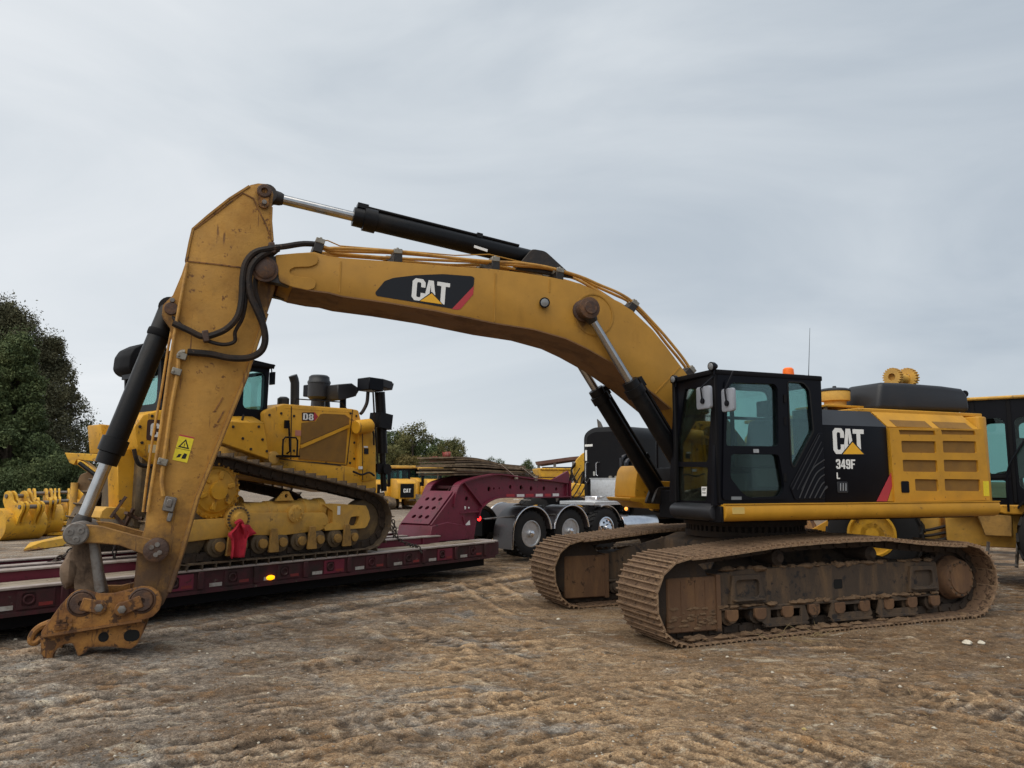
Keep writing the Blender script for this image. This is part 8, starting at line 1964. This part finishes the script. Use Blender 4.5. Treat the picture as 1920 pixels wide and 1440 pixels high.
# ================================================================== parked crawlers in the distance
def crawler(px, py, d, rot, sc, lab, grp, cabz=2.95):
    x = at_depth(px, d)
    t = thing('parked_crawler', lab, 'bulldozer', None, (x, d, 0), rot, grp); t.scale = (sc, sc, sc)
    h = MB(); h.prism([(-0.2, 0.7), (1.75, 0.7), (1.8, 1.75), (1.3, 1.98), (-0.2, 2.05)], -0.62, 0.62, 'y'); h.build('hood', yel_new, t, 0.05, 2)
    g = MB(); g.box(1.80, 1.84, -0.47, 0.47, 0.78, 1.70); go = g.build('front_grille', black_matte, t, 0.02)
    m_ = MB(); letters(m_, 'CAT', (1.843, -0.26, 1.12), (0, 1, 0), (0, 0, 1), 0.26, 0.16, 0.015, 0.004); m_.build('grille_mark', white_p, go)
    b = MB(); b.box(-2.0, -0.2, -0.85, 0.85, 0.8, 1.5); b.build('body', yel_new, t, 0.05)
    c = MB()
    wz = rrect(-1.55, -0.4, 1.75, 2.6, 0.1)
    for yy in (-0.8, 0.76): c.prism([(-1.75, 1.5), (-0.2, 1.5), (-0.25, 2.75), (-1.75, 2.75)], yy, yy + 0.04, 'y', [wz])
    wy = rrect(-0.62, 0.62, 1.72, 2.62, 0.1)
    for xx in (-1.74, -0.26): c.prism([(-0.755, 1.5), (0.755, 1.5), (0.755, 2.74), (-0.755, 2.74)], xx, xx + 0.04, 'x', [wy])
    co = c.build('cab', black, t)
    for yy in (-0.78, 0.775): p = MB(); p.prism(inset(wz, -0.01), yy, yy + 0.006, 'y'); p.build('window_pane', pane_cab, co, smooth=0)
    for xx in (-1.72, -0.24): p = MB(); p.prism(inset(wy, -0.01), xx, xx + 0.006, 'x'); p.build('window_pane', pane_cab, co, smooth=0)
    r = MB(); r.box(-1.9, -0.05, -0.9, 0.9, 2.75, cabz); r.build('cab_roof', yel_dusty, co, 0.05)
    for s in (-1, 1):
        k = MB(); loop = round_poly([(-1.9, 0.0), (1.5, 0.0), (1.8, 0.35), (1.5, 0.72), (-1.7, 0.95), (-2.1, 0.5)], 0.3, 5)
        k.prism(loop, s * 0.95 - 0.25, s * 0.95 + 0.25, 'y', [inset(loop, 0.10)]); ko = k.build('track', dmud, t)
        w = MB()
        w.lathe([(0.3, -0.12), (0.3, 0.12), (0.1, 0.14)], (1.38, s * 0.95, 0.38), (0, s, 0), 16); w.lathe([(0.32, -0.12), (0.32, 0.12), (0.1, 0.14)], (-1.6, s * 0.95, 0.5), (0, s, 0), 16); w.build('wheels', yel_dusty, ko)
        fr2 = MB(); fr2.box(-1.4, 1.2, s * 0.95 - 0.15, s * 0.95 + 0.15, 0.2, 0.5); fr2.build('roller_frame', yel_dusty, t, 0.03)
    return t
PG = 'crawlers parked in the distance'
c1 = crawler(712, 930, 52, RB(-68), 0.92, 'parked yellow crawler with black grille just right of the dozer lift column', PG)
crawler(752, 932, 50, RB(-66), 0.95, 'second parked yellow crawler with black grille, its track side showing', PG)
crawler(782, 930, 58, RB(-60), 1.0, 'parked crawler with pale cab roof behind the black-grilled ones', PG)
crawler(812, 930, 56, RB(-75), 0.95, 'parked crawler with tall cab at the rear edge of the maroon gooseneck', PG)
crawler(735, 930, 62, RB(-60), 0.95, 'dark-windowed crawler at the back of the parked row', PG, 2.88)
# machines between the gooseneck and the road tractor
def frame_at(px, d, ang): return Frame(at_depth(px, d), d, ang)
B = frame_at(1038, 30, 0.1)
ht_ = thing('dump_body', 'yellow dump body showing over the maroon gooseneck', 'dump truck', B)
bp4 = lambda *pts, y=0: [B.y(p[0], p[1], y) for p in pts]
m_ = MB(); m_.prism(bp4((1004, 879), (1063, 880), (1058, 900), (1048, 912), (1015, 908)), -1.1, 1.1, 'y'); m_.build('tray', yel_bucket, ht_, 0.05, 2)
m_ = MB(); m_.box(-0.7, 0.5, -1.16, 1.16, B.y(1030, 881, 0)[1] - 0.02, B.y(1030, 878.5, 0)[1]); m_.build('tray_rim', yel_bucket, ht_, 0.02)
m_ = MB(); m_.box(-0.8, 0.8, -0.5, 0.5, 0.6, 1.6); m_.build('chassis', black_matte, ht_)
for xx in (-0.8, 0.8): wheel(ht_, xx, -0.75, 0.6, 0.6, 0.45, -1, yel_bucket, 'loader', rr=0.3, tread=16); wheel(ht_, xx, 0.75, 0.6, 0.6, 0.45, 1, yel_bucket, 'loader', rr=0.3, tread=16)
B2 = frame_at(1082, 27, 0.0)
me_ = thing('small_excavator', 'small yellow excavator with folded boom and hoses left of the black truck', 'excavator', B2)
q4 = lambda *pts: [B2.y(p[0], p[1], 0) for p in pts]
m_ = MB(); m_.prism(round_poly(q4((1076, 900), (1074, 880), (1080, 862), (1094, 848), (1104, 850), (1100, 872), (1090, 890), (1086, 920), (1076, 918)), 0.08), -0.14, 0.14, 'y'); m_.build('boom', yel_bucket, me_, 0.02)
m_ = MB()
for k in range(3): m_.tube(smooth_path([(p[0], -0.2 - 0.05 * k, p[1] + 0.04 * k) for p in q4((1078, 872), (1070, 885), (1078, 905), (1088, 915), (1092, 890))], 4), 0.03, 6)
m_.build('hose', hose_m, me_)
m_ = MB(); m_.prism(q4((1066, 918), (1072, 905), (1096, 908), (1098, 930), (1068, 932)), -0.6, 0.6, 'y'); m_.build('body', yel_bucket, me_, 0.04)
m_ = MB(); m_.prism(q4((1088, 868), (1106, 862), (1108, 912), (1088, 912)), 0.1, 0.9, 'y'); m_.build('cab', black, me_, 0.04)
m_ = MB(); m_.box(-0.9, 0.9, -0.75, -0.35, 0.0, 0.5); m_.box(-0.9, 0.9, 0.35, 0.75, 0.0, 0.5); m_.box(-0.4, 0.4, -0.5, 0.5, 0.35, 0.9); m_.build('undercarriage', chain_mud, me_, 0.08)
# ================================================================== shed behind
B4 = frame_at(1060, 88, -0.12)
sh = thing('open_shed', 'long low shed with brown roof behind the yellow dump body', 'shed', B4)
q6 = lambda *pts: [B4.y(p[0], p[1], 0) for p in pts]
rfp = q6((1004, 866), (1070, 857), (1130, 852), (1130, 858), (1070, 863), (1006, 872))
m_ = MB(); m_.prism(rfp, -0.5, 8, 'y'); m_.build('roof', mat('brown_roof', (0.12, 0.055, 0.04), 0.7, dirt=(0.2, 0.14, 0.11), amt=0.4, dscale=1.0), sh)
m_ = MB(); a = B4.y(1008, 872, 0); b = B4.y(1130, 860, 0); m_.box(a[0], b[0], 6.5, 7.5, 0, a[1] - 0.1); m_.build('back_wall', mat('dark_shed_wall', (0.05, 0.045, 0.045), 0.9), sh)
for px in (1010, 1040, 1075, 1110): a = B4.y(px, 865, 0.2); m_ = MB(); m_.box(a[0] - 0.15, a[0] + 0.15, 0.05, 0.35, 0, a[1] - 0.1); m_.build('post', mat('shed_post', (0.3, 0.29, 0.27), 0.8), sh)

# ================================================================== small things on the ground
def rock(px, py, r, lab, m, seed):
    x, y = W0.z(px, py, 0); R = np.random.default_rng(seed)
    mb = MB(); mb.sphere((0, 0, 0), r, 6, 0.6); mb.v = [tuple(np.array(v) * (1 + 0.22 * R.normal(size=3))) for v in mb.v]
    o = mb.build('stone', m, None, smooth=50); o.location = (x, y, gh(x, y) + r * 0.25); o.rotation_euler = (0, 0, R.random() * 6)
    o['label'] = lab; o['category'] = 'stone'
    return o
wst = mat('white_stone', (0.62, 0.57, 0.47), 0.9, dirt=(0.3, 0.23, 0.15), amt=0.4, dscale=9, bump=0.4, bscale=20)
rock(1813, 1201, 0.055, 'larger white stone lying in front of the rear end of the near track', wst, 1)
rock(1840, 1200, 0.04, 'smaller white stone right beside the larger one by the near track', wst, 2)
rock(1047, 1155, 0.025, 'small pale stone on the earth between the far track and the near track front', wst, 3)
rock(1508, 1367, 0.015, 'small yellowish pebble on bare brown earth low in the picture', mat('yellow_stone', (0.5, 0.38, 0.16), 0.9), 4)
# dry straw caught beside the near track
R = np.random.default_rng(12)
stw = MB()
for k in range(46):
    px, py = R.uniform(1440, 1540), R.uniform(1172, 1200); x, y = W0.z(px, py, 0); z = gh(x, y); a = R.uniform(0, 6.28); L_ = R.uniform(0.08, 0.3); el = R.uniform(0.0, 0.55)
    p = Vector((x, y, z + 0.01)); d = Vector((math.cos(a) * math.cos(el), math.sin(a) * math.cos(el), math.sin(el)))
    stw.tube([p, p + d * L_ * 0.5 + Vector((0, 0, 0.015)), p + d * L_], [0.004, 0.003, 0.0015], 4)
stw.build('straw', mat('dry_straw', (0.30, 0.22, 0.11), 0.9), None, kind='stuff')
st2 = MB()
for k in range(240):
    d = 4.4 + 8 * R.random() ** 1.5; x = d * R.uniform(-0.68, 0.68); y = d; z = gh(x, y); a = R.uniform(0, 6.28); L_ = R.uniform(0.03, 0.12)
    p = Vector((x, y, z + 0.008)); dd = Vector((math.cos(a), math.sin(a), R.uniform(-0.05, 0.25))); st2.tube([p, p + dd * L_], [0.0025, 0.0015], 4)
st2.build('loose_straw', mat('dry_straw', (0.30, 0.22, 0.11), 0.9), None, kind='stuff')

# runs of small fixings, welds and louvres stay one part each
for o in scene.objects:
    n = o.name.split('.')[0]
    if n in ('weld_seam', 'cap_bolts', 'drive_bolts', 'pivot_bolts', 'hub_bolts', 'trunnion_bolts', 'wheel_nuts', 'hand_holes', 'hood_louvres', 'box_knobs', 'latch_slots', 'panel_ribs', 'panel_gap', 'notice_print', 'decal_print', 'plate_post', 'guard_rib', 'tube_clamp', 'track', 'coupler_slot', 'lettering', 'model_lettering', 'window_bar', 'air_lines', 'steering_hose'):
        o['kind'] = 'stuff'
